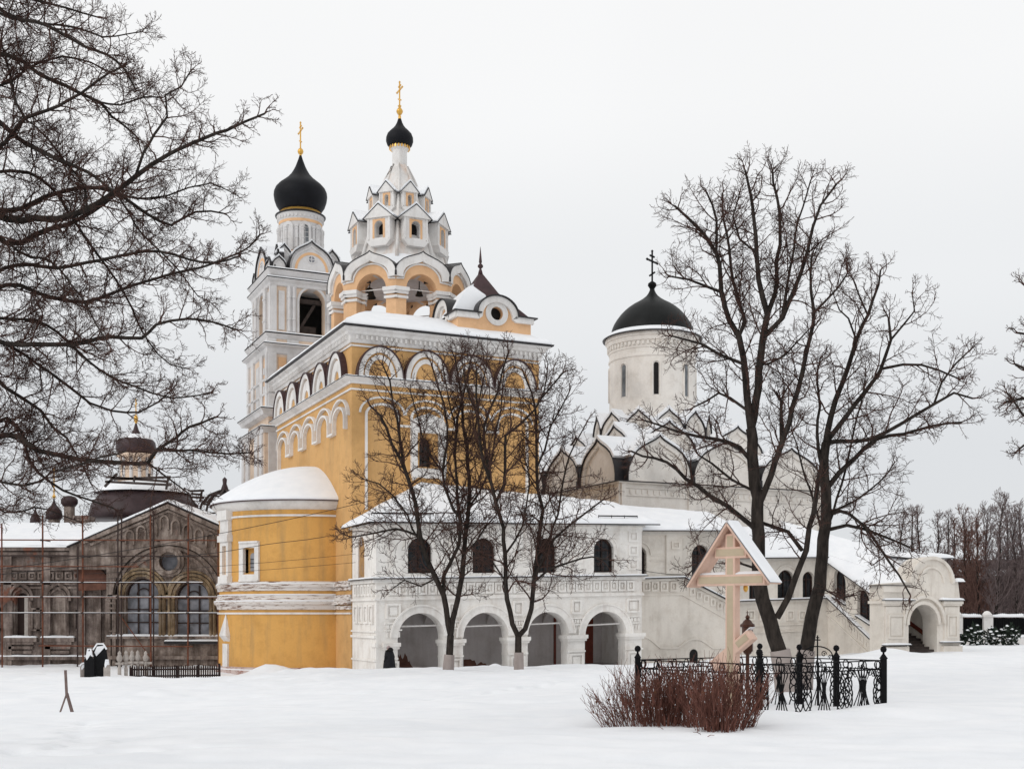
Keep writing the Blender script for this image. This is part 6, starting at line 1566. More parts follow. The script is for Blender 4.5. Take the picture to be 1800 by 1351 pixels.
def branch(tr, pts, rads, lvl, P, rg, start, mul=1.0):
    L = [0]
    for a, b in zip(pts[:-1], pts[1:]): L.append(L[-1] + (b - a).length)
    tot = L[-1]
    if tot < 1e-6: return
    s = tot * start + rg.random() * P['gap'][lvl]; i = 0
    while s < tot:
        while i < len(L) - 2 and L[i + 1] < s: i += 1
        k = (s - L[i]) / max(1e-9, L[i + 1] - L[i]); p = pts[i].lerp(pts[i + 1], k); t = (pts[i + 1] - pts[i]).normalized()
        f = s / tot
        n = 2 if rg.random() < P['pair'] else 1
        ax = rnd_perp(t, rg)
        for q in range(n):
            ang = math.radians(rg.uniform(*P['ang'])); dirv = t * math.cos(ang) + (ax if q == 0 else -ax) * math.sin(ang)
            mm = (1.12 - .72 * f) if lvl == 1 else mul
            ln = P['len'][lvl] * rg.uniform(.5, 1.3) * (mm if lvl == 1 else (1.05 - .45 * f) * (.35 + .65 * mm))
            r = min((rads[i] * (1 - k) + rads[i + 1] * k) * .62, P['rad'][lvl] * rg.uniform(.8, 1.2))
            sprout(tr, p, dirv, ln, max(r, P['rmin']), lvl, P, rg, min(1.0, mm))
        s += P['gap'][lvl] * rg.uniform(.6, 1.5)
    # continuation fork at the tip
    t = (pts[-1] - pts[-2]).normalized()
    for q in range(2):
        dirv = t + rnd_perp(t, rg) * .45; sprout(tr, pts[-1], dirv, P['len'][lvl] * rg.uniform(.6, 1.0) * (.30 if lvl == 1 else .8 * (.35 + .65 * mul)), max(P['rmin'], min(rads[-1], P['rad'][lvl])), lvl, P, rg, .35 if lvl == 1 else mul)
def tree_params(Y, dens=1.0, size=1.0, rmin=.0):
    m = Y / FPX           # metres per photo pixel at this distance
    return dict(len=[0, 84 * m * size, 38 * m * size, 17 * m * size], gap=[0, 23 * m / dens, 11.5 * m / dens, 6.8 * m / dens], rad=[0, 1.45 * m, .80 * m, .50 * m], rmin=max(.32 * m, rmin),
                nseg=[0, 7, 5, 3], wob=[0, .16, .22, .28], up=[0, .045, .03, .02], sides=[0, 5, 4, 3], ang=(32, 68), pair=.55)
def limb_tree(name, label, base, limbs, seed, P, group=None, rs=1.0, trunk_mat='bark', twig_mat='twig', cat='tree', white=None, depth=1.2, Y=None, forks=()):
    """limbs: (list of (u, v[, dy]), r_start_px, r_end_px, depth drift in m)"""
    rg = random.Random(seed); m = Y / FPX
    t = thing(name, label, cat, base, group)
    trunk, tw = Tree(), Tree(); joints = {}
    for idx, (pp, ra, rb, drift) in enumerate(limbs):
        pts = []; rad = []; y = joints.get(pp[0][:2], Y) if idx else Y
        n = len(pp)
        for i, q in enumerate(pp):
            if i == 0: yy = joints.get(tuple(q[:2]), Y)
            else: yy = joints.get(tuple(q[:2]), y0 + drift * (i / (n - 1)) ** 1.2 + (rg.gauss(0, .06) * depth if idx else 0))
            if i == 0: y0 = yy
            joints[tuple(q[:2])] = yy
            pts.append(PX(q[0], q[1], yy)); k = i / (n - 1); rad.append((ra * (1 - k) ** .9 * rs + rb * (1 - (1 - k) ** .9) * (rs if rb > 2 else .85)) * m)
        if idx == 0: pts[0].z = min(pts[0].z, base[2]) - .1; rad[0] *= 1.25
        pts, rad = resample(pts, rad, 22 * m)
        if rb < 2 and len(pts) > 4: pts, rad = pts[:-1], rad[:-1]
        for i in range(1, len(pts) - 1): pts[i] += Vector((rg.gauss(0, .9), rg.gauss(0, .9), rg.gauss(0, .5))) * m
        trunk.add(pts, rad, 10 if ra > 5 else 6)
        big = (ra > 9 and rb > 6) or idx == 0
        if not big: branch(tw, pts, rad, 1, P, rg, .12 if rb < 3 else .4)
    if white:
        uw, vb, vt, rw = white
        q = MB(); pb = PX(uw[0], vb, Y - .0); pt_ = PX(uw[1], vt, Y)
        tube(q, [pb + Vector((0, 0, -.3)), pb.lerp(pt_, .5), pt_], rw * 1.18 * m, 14, rw * 1.03 * m); q.build('whitewashed_foot', 'whitewash', t, smooth='auto')
    if forks:
        q = MB()
        for (u, v, dy, r) in forks:
            p = PX(u, v, Y + dy); lathe(q, p.x, p.y, [(r * .25, p.z - r), (r * .9, p.z - r * .1), (r * .75, p.z + r * .5), (r * .3, p.z + r * .85), (.005, p.z + r * .95)], 10)
        q.build('fork_snow', 'snow', t, smooth=True)
    trunk.build('trunk', trunk_mat, t); tw.build('crown', twig_mat, t)
    return t
def gz_at(u, Y): p = PX(u, 0, Y); return (p.x, Y, ground_z(p.x, Y))
# two slender trees before the porch
PA = tree_params(56, 1.05, .95)
limb_tree('bare_tree', 'bare forked tree before the porch, left of the two with whitewashed feet', gz_at(790, 56), [
    ([(787, 1187), (790, 1150), (792, 1116)], 9.5, 8.5, 0),
    ([(792, 1116), (780, 1046), (766, 1016), (750, 980), (741, 944), (732, 890), (723, 860), (714, 830), (704, 804), (690, 780), (678, 752), (668, 728), (650, 712), (632, 700)], 7, 1.5, -1.5),
    ([(792, 1116), (795, 1090), (804, 1055), (813, 1010), (816, 974), (820, 935), (825, 890), (824, 840), (820, 786), (814, 745), (812, 705), (806, 665), (800, 630), (796, 596)], 7.5, 1.4, 1.0),
    ([(780, 1046), (781, 1010), (795, 985), (807, 955), (809, 911), (798, 895), (780, 854), (778, 830), (786, 780), (787, 752), (780, 710), (770, 680), (760, 645), (750, 610)], 5, 1.3, -.8),
    ([(809, 911), (803, 880), (802, 840), (800, 800), (803, 760), (808, 710), (820, 670), (828, 630), (832, 600)], 4, 1.2, .8),
    ([(723, 860), (709, 812), (702, 770), (699, 734), (690, 706), (684, 670), (672, 640), (662, 612)], 4, 1.2, -.5),
    ([(741, 944), (715, 934), (694, 928), (672, 934), (650, 938), (617, 944), (588, 938)], 3.2, 1, -1.5),
    ([(750, 980), (735, 950), (716, 905), (690, 870), (665, 850), (640, 842), (612, 838)], 3, 1, 1.2),
    ([(825, 890), (842, 866), (858, 835), (866, 800), (872, 760), (880, 720), (884, 680), (886, 640)], 3, 1.1, .8),
    ([(816, 974), (838, 950), (856, 925), (872, 905), (880, 870)], 2.6, 1, -1),
    ([(778, 830), (756, 800), (742, 770), (733, 730), (722, 690), (712, 660)], 2.8, 1, .5),
    ([(766, 1016), (740, 1030), (712, 1020), (690, 1034), (660, 1040)], 2.0, .9, -1.5),
    ([(820, 786), (836, 750), (842, 710), (850, 670), (856, 625), (862, 600)], 2.6, 1, -.5),
    ([(804, 760 + 0), (792, 722), (784, 680), (778, 640), (776, 604)], 2.2, 1, .4),
], 3, PA, rs=.74, group='pair of slender trees before the porch', white=((787, 790), 1187, 1150, 9), Y=56)
limb_tree('bare_tree', 'bare dark tree before the porch, right of the two, splitting low into a wide V', gz_at(912, 55), [
    ([(912, 1178), (912, 1145), (911, 1118)], 9, 8, 0),
    ([(911, 1118), (900, 1096), (891, 1052), (889, 1022), (888, 974), (883, 926), (871, 884), (864, 852), (850, 812), (843, 775), (840, 730), (836, 690), (838, 650), (842, 612)], 6.5, 1.4, -1.2),
    ([(911, 1118), (924, 1105), (933, 1070), (939, 1022), (945, 980), (948, 935), (954, 896), (946, 860), (944, 820), (944, 770), (940, 720), (934, 690), (922, 660), (910, 625)], 6.5, 1.4, 1.0),
    ([(864, 852), (850, 770), (852, 750), (860, 720), (874, 690), (882, 655), (893, 620), (900, 600)], 4, 1.2, 1.0),
    ([(871, 884), (886, 850), (888, 796), (890, 765), (914, 746), (938, 722), (952, 700), (970, 680), (990, 655), (1010, 640)], 4, 1.1, .8),
    ([(939, 1022), (955, 980), (972, 947), (1000, 924), (1030, 900), (1060, 878), (1090, 850)], 3.8, 1.1, -1.0),
    ([(945, 980), (965, 950), (980, 905), (986, 862), (996, 820), (1010, 780), (1030, 745), (1028, 715)], 3.2, 1, 1.4),
    ([(944, 820), (958, 790), (968, 750), (985, 720), (1000, 690), (1024, 665)], 2.8, 1, -.6),
    ([(889, 1022), (868, 990), (850, 975), (826, 968)], 2.4, .9, -1),
    ([(939, 1022), (965, 1000), (1000, 988), (1040, 978), (1072, 984), (1100, 1004)], 3, 1, -1.8),
    ([(840, 730), (826, 700), (815, 665), (812, 630)], 2.6, 1, -.3),
    ([(940, 720), (956, 690), (962, 650), (958, 620)], 2.2, 1, .4),
    ([(888, 974), (905, 950), (920, 925), (926, 890), (930, 850), (920, 800), (915, 760)], 2.8, 1, .8),
], 5, PA, rs=.74, group='pair of slender trees before the porch', white=((912, 912), 1182, 1146, 8), Y=55)
# two big trees inside / behind the iron fence
PB = tree_params(31, .98, 1.0)
limb_tree('bare_tree', 'tallest bare tree, right behind the wooden cross, its thick trunk leaning left', gz_at(1378, 31), [
    ([(1384, 1196), (1370, 1145), (1353, 1093), (1341, 1053), (1334, 1013), (1333, 940), (1331, 895), (1325, 826), (1320, 753)], 19, 12.5, 0),
    ([(1320, 753), (1312, 690), (1308, 631), (1298, 592), (1281, 562), (1269, 514), (1259, 445), (1237, 411), (1210, 385), (1186, 362), (1160, 352)], 9, 1.5, 1.0),
    ([(1320, 753), (1330, 704), (1337, 631), (1342, 592), (1349, 553), (1340, 522), (1333, 490), (1330, 445), (1325, 387), (1318, 340), (1310, 300), (1306, 272)], 10, 1.4, -.6),
    ([(1349, 553), (1362, 514), (1366, 460), (1372, 400), (1366, 345), (1358, 300), (1354, 270)], 6, 1.3, .6),
    ([(1342, 592), (1374, 558), (1393, 518), (1408, 480), (1420, 440), (1430, 400), (1444, 362), (1471, 323), (1488, 302)], 6, 1.3, -1.0),
    ([(1259, 445), (1261, 387), (1242, 338), (1218, 308)], 3.6, 1.2, -.5),
    ([(1298, 592), (1310, 565), (1295, 520), (1286, 474), (1281, 435), (1272, 385), (1270, 340), (1276, 305)], 5, 1.3, 1.0),
    ([(1308, 640), (1261, 621), (1235, 605), (1212, 598), (1180, 590), (1150, 580)], 4, 1.2, -1.2),
    ([(1269, 514), (1240, 502), (1210, 492), (1180, 486), (1152, 478)], 3.6, 1.2, -.6),
    ([(1315, 722), (1285, 700), (1265, 690), (1244, 704), (1218, 716), (1180, 722)], 3.6, 1.2, 1),
    ([(1325, 815), (1300, 785), (1262, 772), (1225, 766), (1190, 758), (1155, 745), (1112, 733)], 5.5, 1.3, -1.2),
    ([(1333, 935), (1300, 905), (1251, 873), (1207, 840), (1173, 811), (1129, 802), (1095, 784)], 6.5, 1.4, -1.6),
    ([(1325, 862), (1284, 842), (1250, 815), (1229, 800), (1228, 775)], 3.6, 1.2, -.6),
    ([(1332, 892), (1354, 836), (1373, 787), (1393, 719), (1410, 655), (1424, 595), (1432, 548), (1427, 514), (1427, 450), (1434, 420)], 8, 1.4, -.8),
    ([(1432, 548), (1450, 530), (1474, 505), (1490, 480), (1502, 448)], 3, 1.1, -.5),
    ([(1373, 787), (1372, 740), (1371, 705), (1364, 690)], 4.5, 3.5, .8), 
    ([(1371, 705), (1385, 680), (1400, 660), (1396, 640)], 2.2, 1, .6),
    ([(1366, 1085), (1387, 1047), (1400, 1013), (1417, 967), (1424, 925), (1433, 880), (1440, 830)], 8, 5, -.8),
    ([(1410, 957 + 10), (1386, 935), (1350, 923), (1330, 915)], 5, 4, .5),
    ([(1333, 1000), (1290, 985), (1255, 975), (1225, 990), (1205, 1020)], 3, 1, -1.6),
    ([(1330, 640), (1350, 640), (1380, 625), (1402, 600), (1440, 560)], 3, 1.1, -1),
    ([(1374, 400 + 158), (1385, 500), (1395, 440), (1402, 390), (1418, 340), (1430, 300)], 3.4, 1.2, .6),
    ([(1330, 445), (1300, 420), (1290, 380), (1300, 340), (1310, 310)], 2.8, 1.1, .5),
], 11, PB, rs=.74, white=((1385, 1371), 1216, 1142, 17), Y=31)
limb_tree('bare_tree', 'bare tree with wide right-reaching boughs, standing close to the right of the tallest tree', gz_at(1414, 32.5), [
    ([(1412, 1196), (1418, 1140), (1427, 1087), (1440, 1030), (1447, 947), (1452, 890), (1449, 836), (1452, 777)], 17, 10, 0),
    ([(1452, 777), (1461, 729), (1481, 670), (1505, 597), (1525, 553), (1544, 500), (1549, 458)], 7.5, 1.3, .8),
    ([(1452, 777), (1471, 753), (1520, 689), (1544, 655), (1566, 597), (1562, 560), (1556, 530)], 6.5, 1.3, -.8),
    ([(1452, 777), (1480, 776), (1530, 772), (1588, 743), (1642, 709), (1676, 690), (1710, 700), (1724, 726)], 5.5, 1.2, -1.4),
    ([(1452, 860), (1475, 830), (1505, 802), (1540, 772), (1590, 762), (1640, 748), (1690, 742), (1722, 752)], 6.5, 1.2, .8),
    ([(1550, 648), (1585, 640), (1618, 641), (1650, 650), (1682, 664), (1694, 690)], 3.4, 1.1, -1.0),
    ([(1449, 836), (1440, 800), (1437, 760), (1440, 715), (1436, 670), (1442, 630), (1450, 590)], 4.5, 1.2, .8),
    ([(1458, 930), (1490, 922), (1520, 930), (1560, 944), (1600, 962), (1632, 968)], 4.6, 1.2, -1.6),
    ([(1455, 905), (1476, 898), (1493, 903), (1520, 926), (1540, 952), (1562, 985), (1580, 1010), (1600, 1045), (1612, 1072)], 4.6, 1.1, -2.2),
    ([(1566, 597), (1590, 570), (1608, 545), (1604, 520)], 2.6, 1.1, -.5),
    ([(1642, 709), (1655, 670), (1680, 640), (1700, 620), (1690, 600)], 2.6, 1.1, -.5),
    ([(1525, 553), (1510, 520), (1500, 490), (1490, 480)], 2.4, 1, .4),
    ([(1505, 597), (1490, 560), (1476, 545), (1466, 520)], 2.4, 1, -.4),
    ([(1447, 947), (1480, 850), (1500, 760), (1515, 700), (1524, 640)], 3, 1.1, 1.5),
    ([(1440, 1030), (1475, 1050), (1500, 1045), (1530, 1052)], 2, .8, -1.8),
    ([(1460, 900), (1500, 880), (1530, 860), (1560, 830), (1580, 800)], 3, 1, 1.5),
    ([(1447, 947), (1430, 880), (1410, 820), (1400, 780), (1385, 740)], 3, 1, 1.5),
], 17, tree_params(32.5, .88, .98), rs=.76, white=((1410, 1417), 1212, 1142, 15), Y=32.5)
# the near tree whose boughs fill the upper left; its trunk stands just outside the picture
PN = tree_params(17, 1.22, .95); PN['ang'] = (28, 70)
NT = [([(-120, 1420), (-112, 1100), (-106, 820), (-100, 560), (-96, 330), (-90, 120), (-84, -60), (-80, -250)], 44, 14, 0)]
def nl(j, pp, ra, rb, dr): NT.append(([j] + pp, ra, rb, dr))
nl((-96, 330), [(10, 385), (60, 384), (102, 384), (153, 368), (204, 337), (238, 310), (265, 290), (296, 272), (358, 243), (400, 228), (429, 215), (465, 200), (490, 177)], 12, 1.3, -1.5)
nl((238, 310), [(252, 269), (272, 236), (293, 204), (290, 167), (318, 152), (335, 125), (346, 100)], 5, 1.1, .6)
nl((-96, 330), [(10, 426), (78, 405), (136, 388), (187, 354), (206, 336)], 10, 5, 1.0)
nl((-96, 330), [(10, 371), (78, 347), (140, 330), (201, 337), (255, 375), (300, 395), (345, 372), (392, 375), (416, 394)], 9, 1.2, 1.4)
nl((-90, 120), [(10, 225), (58, 259), (100, 280), (153, 303), (200, 336)], 9, 4, -.8)
nl((-96, 330), [(10, 250), (44, 208), (85, 194), (143, 163), (190, 130), (230, 110)], 8, 1.3, -1.2)
nl((44, 208), [(28, 180), (18, 140), (8, 95), (-5, 60)], 5, 2, .5)
nl((-90, 120), [(10, 95), (68, 129), (136, 160), (177, 180), (197, 204), (238, 238), (255, 270)], 8, 1.4, .5)
nl((177, 180), [(211, 184), (252, 170), (285, 172), (320, 158)], 3.5, 1.1, -.6)
nl((-84, -60), [(10, 24), (82, 44), (136, 75), (201, 105), (230, 140), (246, 175)], 7, 1.3, -1.0)
nl((-84, -60), [(-10, 20), (51, 37), (129, 48), (180, 65), (225, 60), (268, 52)], 5, 1.1, 1.0)
nl((-84, -60), [(0, -20), (60, 0), (120, 15), (170, 30), (205, 28)], 5, 1.1, -.4)
nl((-100, 560), [(10, 604), (60, 605), (130, 605), (190, 592), (250, 595), (275, 570), (330, 560), (390, 570), (440, 590)], 9, 1.2, -1.4)
nl((-100, 560), [(10, 500), (80, 520), (150, 530), (230, 503), (300, 482), (380, 462), (440, 432), (466, 396)], 8, 1.2, .9)
nl((-100, 560), [(10, 470), (100, 470), (200, 452), (280, 442), (360, 462), (420, 450), (455, 425)], 7, 1.1, -1.0)
nl((-106, 820), [(11, 764), (67, 791), (142, 807), (200, 812), (260, 813), (278, 789), (311, 769), (333, 749), (378, 733), (410, 722)], 9.5, 1.4, -1.2)
nl((278, 789), [(305, 793), (333, 791), (400, 798), (440, 795), (472, 803)], 4.5, 1.1, -.6)
nl((260, 813), [(290, 835), (310, 850), (330, 866), (345, 890), (352, 918)], 3.4, 1, .5)
nl((-106, 820), [(11, 733), (40, 760), (49, 804), (67, 831), (111, 862), (156, 878), (200, 893), (232, 905)], 7, 1.2, .8)
nl((-100, 560), [(11, 682), (44, 702), (71, 722), (93, 751), (116, 769), (138, 804), (160, 850), (180, 880)], 6.5, 1.2, 1.3)
nl((-106, 820), [(42, 853), (89, 831), (142, 815), (190, 800), (235, 790)], 4.5, 1.2, -1.5)
nl((-100, 560), [(20, 610), (122, 680), (160, 709), (196, 722), (244, 724), (278, 707), (300, 687), (330, 660)], 5.5, 1.1, .8)
nl((-100, 560), [(20, 560), (80, 570), (140, 620), (190, 660), (240, 680), (300, 700), (370, 690), (400, 700)], 5.5, 1.0, -.6)
nl((-96, 330), [(20, 300), (90, 330), (150, 420), (190, 470), (230, 540), (260, 600), (300, 640), (350, 650)], 6, 1.0, 1.4)
nl((-96, 330), [(30, 440), (90, 460), (140, 520), (170, 570), (200, 620)], 5, 1.2, -1.3)
nl((-106, 820), [(10, 900), (60, 890), (110, 905), (160, 925)], 4, 1, .5)
nl((206, 336), [(240, 350), (290, 345), (330, 330), (370, 322), (420, 345)], 4, 1.0, -.8)
nl((206, 336), [(240, 400), (280, 440), (320, 480), (350, 520), (390, 540)], 4, 1.0, .8)
nl((153, 368), [(150, 330), (120, 290), (90, 250), (60, 220), (20, 200)], 4.5, 1.5, .8)
nl((-90, 120), [(0, 150), (50, 120), (110, 100), (160, 110), (200, 130), (250, 120)], 5, 1, 1.2)
limb_tree('bare_tree', 'near bare tree at the left edge whose dense tangled boughs hang over the ruined church', gz_at(-120, 17), NT, 23, PN, rs=.53, Y=17, depth=1.0)
# tree at the right edge, mostly out of the picture
PE = tree_params(45, 1.2, .7)
limb_tree('bare_tree', 'bare tree cut by the right edge of the photo, fine twigs against the sky', gz_at(1905, 45), [
    ([(1905, 1160), (1900, 1000), (1896, 860), (1890, 740), (1884, 640), (1880, 540)], 13, 3, 0),
    ([(1896, 860), (1870, 800), (1845, 770), (1815, 770), (1790, 790), (1780, 810)], 4, 1.1, -1),
    ([(1890, 740), (1850, 715), (1800, 700), (1768, 706), (1745, 722)], 4.5, 1.1, -1),
    ([(1890, 740), (1860, 690), (1825, 660), (1785, 640), (1750, 650)], 4.5, 1.1, 1),
    ([(1884, 640), (1850, 610), (1820, 590), (1790, 585), (1765, 600)], 4, 1.1, .4),
    ([(1884, 640), (1855, 570), (1830, 530), (1800, 500), (1792, 480)], 4, 1.1, 1),
    ([(1890, 740), (1840, 740), (1800, 730), (1770, 690), (1752, 680)], 3, 1.1, 1),
], 31, PE, Y=45)

# ---------------- background: tree belt, brick barn, boundary wall ----------------
def far_tree(i, u, Y, v_top, spread, label, mat_='twig_far', dens=1.0):
    rg = random.Random(100 + i); b = gz_at(u, Y); m = Y / FPX
    t = thing('background_tree', label, 'tree', b, 'bare trees behind the gate at the right')
    tr, tw = Tree(), Tree(); top = PX(u + rg.uniform(-8, 8), v_top, Y)
    pts = [Vector(b) + Vector((0, 0, -.3))]
    for k in range(1, 7):
        q = Vector(b).lerp(top, k / 6); q += Vector((rg.gauss(0, .12), rg.gauss(0, .12), 0)); pts.append(q)
    rad = [m * 3.2 * (1 - .8 * k / 6) + .01 for k in range(7)]
    tr.add(pts, rad, 6)
    P = dict(len=[0, spread * m, 26 * m, 13 * m], gap=[0, 9 * m / dens, 8 * m, 7 * m], rad=[0, 1.1 * m, .6 * m, .42 * m], rmin=.30 * m, nseg=[0, 5, 4, 3], wob=[0, .10, .16, .2], up=[0, .16, .08, .03], sides=[0, 4, 3, 3], ang=(22, 55), pair=.7)
    branch(tw, pts, rad, 1, P, rg, .12)
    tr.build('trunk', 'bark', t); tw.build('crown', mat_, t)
BL = ['slender bare tree far behind the gate, palest against the sky, {}', ]
spec = [(1588, 118, 905, 26), (1602, 124, 893, 26), (1622, 120, 899, 26), (1640, 126, 905, 28), (1660, 118, 900, 30), (1672, 128, 918, 34), (1692, 116, 896, 40), (1706, 122, 925, 44), (1722, 114, 905, 46), (1738, 124, 900, 50), (1752, 112, 878, 50), (1768, 120, 905, 46), (1786, 113, 900, 46), (1800, 122, 890, 46), (1822, 116, 885, 46)]
words = ['leftmost of the row right of the snowy roof', 'second in the row right of the snowy roof', 'third from the left, thin and straight', 'fourth from the left, with a broken outline', 'fifth from the left, over the gate roof tip', 'sixth, keeping reddish dead leaves', 'seventh, reddish and taller than its neighbours',
         'eighth, low and rusty brown', 'ninth, above the far white pillar', 'tenth, bushy crowned', 'tallest of the belt with a fan of twigs', 'twelfth, directly right of the tallest', 'thirteenth, near the right edge', 'fourteenth, cut by the right edge', 'last of the belt, outermost right']
for i, (u, Y, v, sp) in enumerate(spec):
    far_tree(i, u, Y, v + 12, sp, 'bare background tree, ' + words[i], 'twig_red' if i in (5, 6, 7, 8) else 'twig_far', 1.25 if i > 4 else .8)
def barn():
    Y = 128; t = thing('brick_barn', 'long dark brick building with a snowy low roof behind the bare tree belt', 'building', (PX(1760, 0, Y).x, Y, .5))
    f = Face((PX(1668, 0, Y).x, Y), (1, 0), (0, -1)); x1 = f.xu(1960)
    q = MB(); zt = f.zv(0, 1012)
    hs = [archhole(f.xu(u), f.xu(u + 9), f.zv(0, 1062), f.zv(0, 1042), None, 8) for u in (1700, 1760, 1785, 1815, 1850)]
    fplate(q, f, [(0, -1), (x1, -1), (x1, zt), (0, zt)], hs, -.5, 0); fbox(q, Face(f.pt(0, 0)[:2], (0, 1), (-1, 0)), .5, 9, -1, zt, -.5, 0); q.build('wall', 'barn', t)
    q = MB(); fbox(q, f, .5, x1, .5, 5, -1.5, -1.4); q.build('windows', 'void', t)
    q = MB(); slab(q, [f.pt(-.4, zt, .5), f.pt(x1, zt, .5), f.pt(x1, zt + 2.0, -5), f.pt(-.4, zt + 2.0, -5)], .1); q.build('roof', 'brown_metal', t)
    q = MB()
    for k in range(12): a = k * x1 / 12; snow_patch(q, f.pt(a + .2, zt + .05, .4), f.pt(a + x1 / 12 - .8 + .6 * math.sin(k * 3), zt + .05, .4), f.pt(a + x1 / 12 - .6, zt + .7, -1.5), f.pt(a, zt + .7, -1.5), .1, n=6, m=3, rough=.1)
    q.build('roof_snow', 'snow', t, smooth='auto')
    # red brick end building peeping through
    q = MB(); fbox(q, f, f.xu(1728), f.xu(1745), f.zv(0, 1070), f.zv(0, 1043), .1, 1.0); q.build('brick_porch', 'red_brick_far', t)
barn()
def boundary():
    Y = 104.0
    f = Face((PX(1676, 0, Y).x, Y), (1, 0), (0, -1)); zc = lambda v: f.zv(0, v)
    for i, (u0, u1) in enumerate(((1690, 1726), (1744, 1800), (1818, 1880))):
        t = thing('railing_panel', ('dark railing panel between the gate and the white pillar', 'dark railing panel right of the white pillar', 'dark railing panel at the right edge of the photo')[i], 'railing', f.pt(f.xu(u0), zc(1118)))
        a, b = f.xu(u0), f.xu(u1); q = MB(); fbox(q, f, a, b, zc(1116), zc(1086), -.1, -.04); q.build('panel', 'black_iron', t)
        q = MB(); n = int((b - a) / .16)
        for k in range(n + 1): x = a + (b - a) * k / n; fbox(q, f, x - .02, x + .02, zc(1118), zc(1077), -.03, .03)
        fbox(q, f, a, b, zc(1083), zc(1081), -.02, .04); q.build('bars', 'black_iron', t)
        q = MB(); snow_patch(q, f.pt(a, zc(1084), .1), f.pt(b, zc(1084), .1), f.pt(b, zc(1084), -.25), f.pt(a, zc(1084), -.25), .32, (1, 1, 1, 1), 16, 3, edge=.15, rough=.14); q.build('snow', 'snow', t, smooth='auto')
    for i, u in enumerate((1735, 1809, 1682)):
        t = thing('white_pillar', ('white boundary pillar with a domed cap between the dark railings', 'white boundary pillar at the right edge', 'white boundary pillar half hidden by the gate')[i], 'pillar', f.pt(f.xu(u), 0), 'white boundary pillars')
        x = f.xu(u); q = MB(); fbox(q, f, x - .4, x + .4, -.3, zc(1084), -.35, .35); fbox(q, f, x - .5, x + .5, zc(1084), zc(1082), -.45, .45); q.build('shaft', 'white', t)
        q = MB(); p = f.pt(x, 0); lathe(q, p[0], p[1], [(.45, zc(1082)), (.42, zc(1079)), (.2, zc(1074)), (.02, zc(1073))], 16); q.build('cap', 'white', t, smooth=True)
    t = thing('low_wall', 'low pale wall under the dark railings, capped with snow', 'wall', f.pt(f.xu(1740), 0))
    q = MB(); fbox(q, f, f.xu(1684), f.xu(1900), -.5, zc(1119), -.2, .5); q.build('wall', 'white', t)
    q = MB(); a, b = f.xu(1684), f.xu(1900); snow_patch(q, f.pt(a, zc(1119), .55), f.pt(b, zc(1119), .55), f.pt(b, zc(1119), .0), f.pt(a, zc(1119), .0), .2, (1, 1, 0, 1), 40, 3, edge=.2, rough=.12); q.build('snow', 'snow', t, smooth='auto')
    for i, (u, v, s_) in enumerate(((1711, 1112, 1.0), (1776, 1112, 1.0), (1744, 1128, .8), (1688, 1126, .5))):
        x, y = PX(u, 0, 101).x, 101.0; g = ground_z(x, y); rg = random.Random(50 + i)
        t = thing('evergreen_shrub', ('dark evergreen bush under snow beside the gate, before the railings', 'dark evergreen bush under snow near the right edge', 'low spreading evergreen half buried before the white pillar', 'tiny snowy shrub at the foot of the gate')[i], 'shrub', (x, y, g), 'snowy evergreen bushes')
        q = MB(); s2 = MB()
        for k in range(int(240 * s_)):
            a = rg.uniform(0, 6.28); rr = s_ * rg.random() ** .6 * .8; h = rg.uniform(.0, 1.9 * s_) * (1 - .4 * rr)
            p = Vector((x + rr * math.cos(a), y + rr * math.sin(a), g + h)); d = Vector((rg.uniform(-1, 1), rg.uniform(-1, 1), rg.uniform(.1, 1))).normalized() * .28; e_ = rnd_perp(d.normalized(), rg) * .1
            q.add([p - e_, p + d, p + e_, p - d * .4], [(0, 1, 2, 3)])
            if rg.random() < .09: p2 = p + Vector((0, -.1, .12)); lathe(s2, p2.x, p2.y, [(.02, p2.z - .03), (.15, p2.z), (.1, p2.z + .07), (.01, p2.z + .09)], 6)
        q.build('foliage', 'evergreen', t); s2.build('snow_clumps', 'snow', t, smooth=True)
boundary()
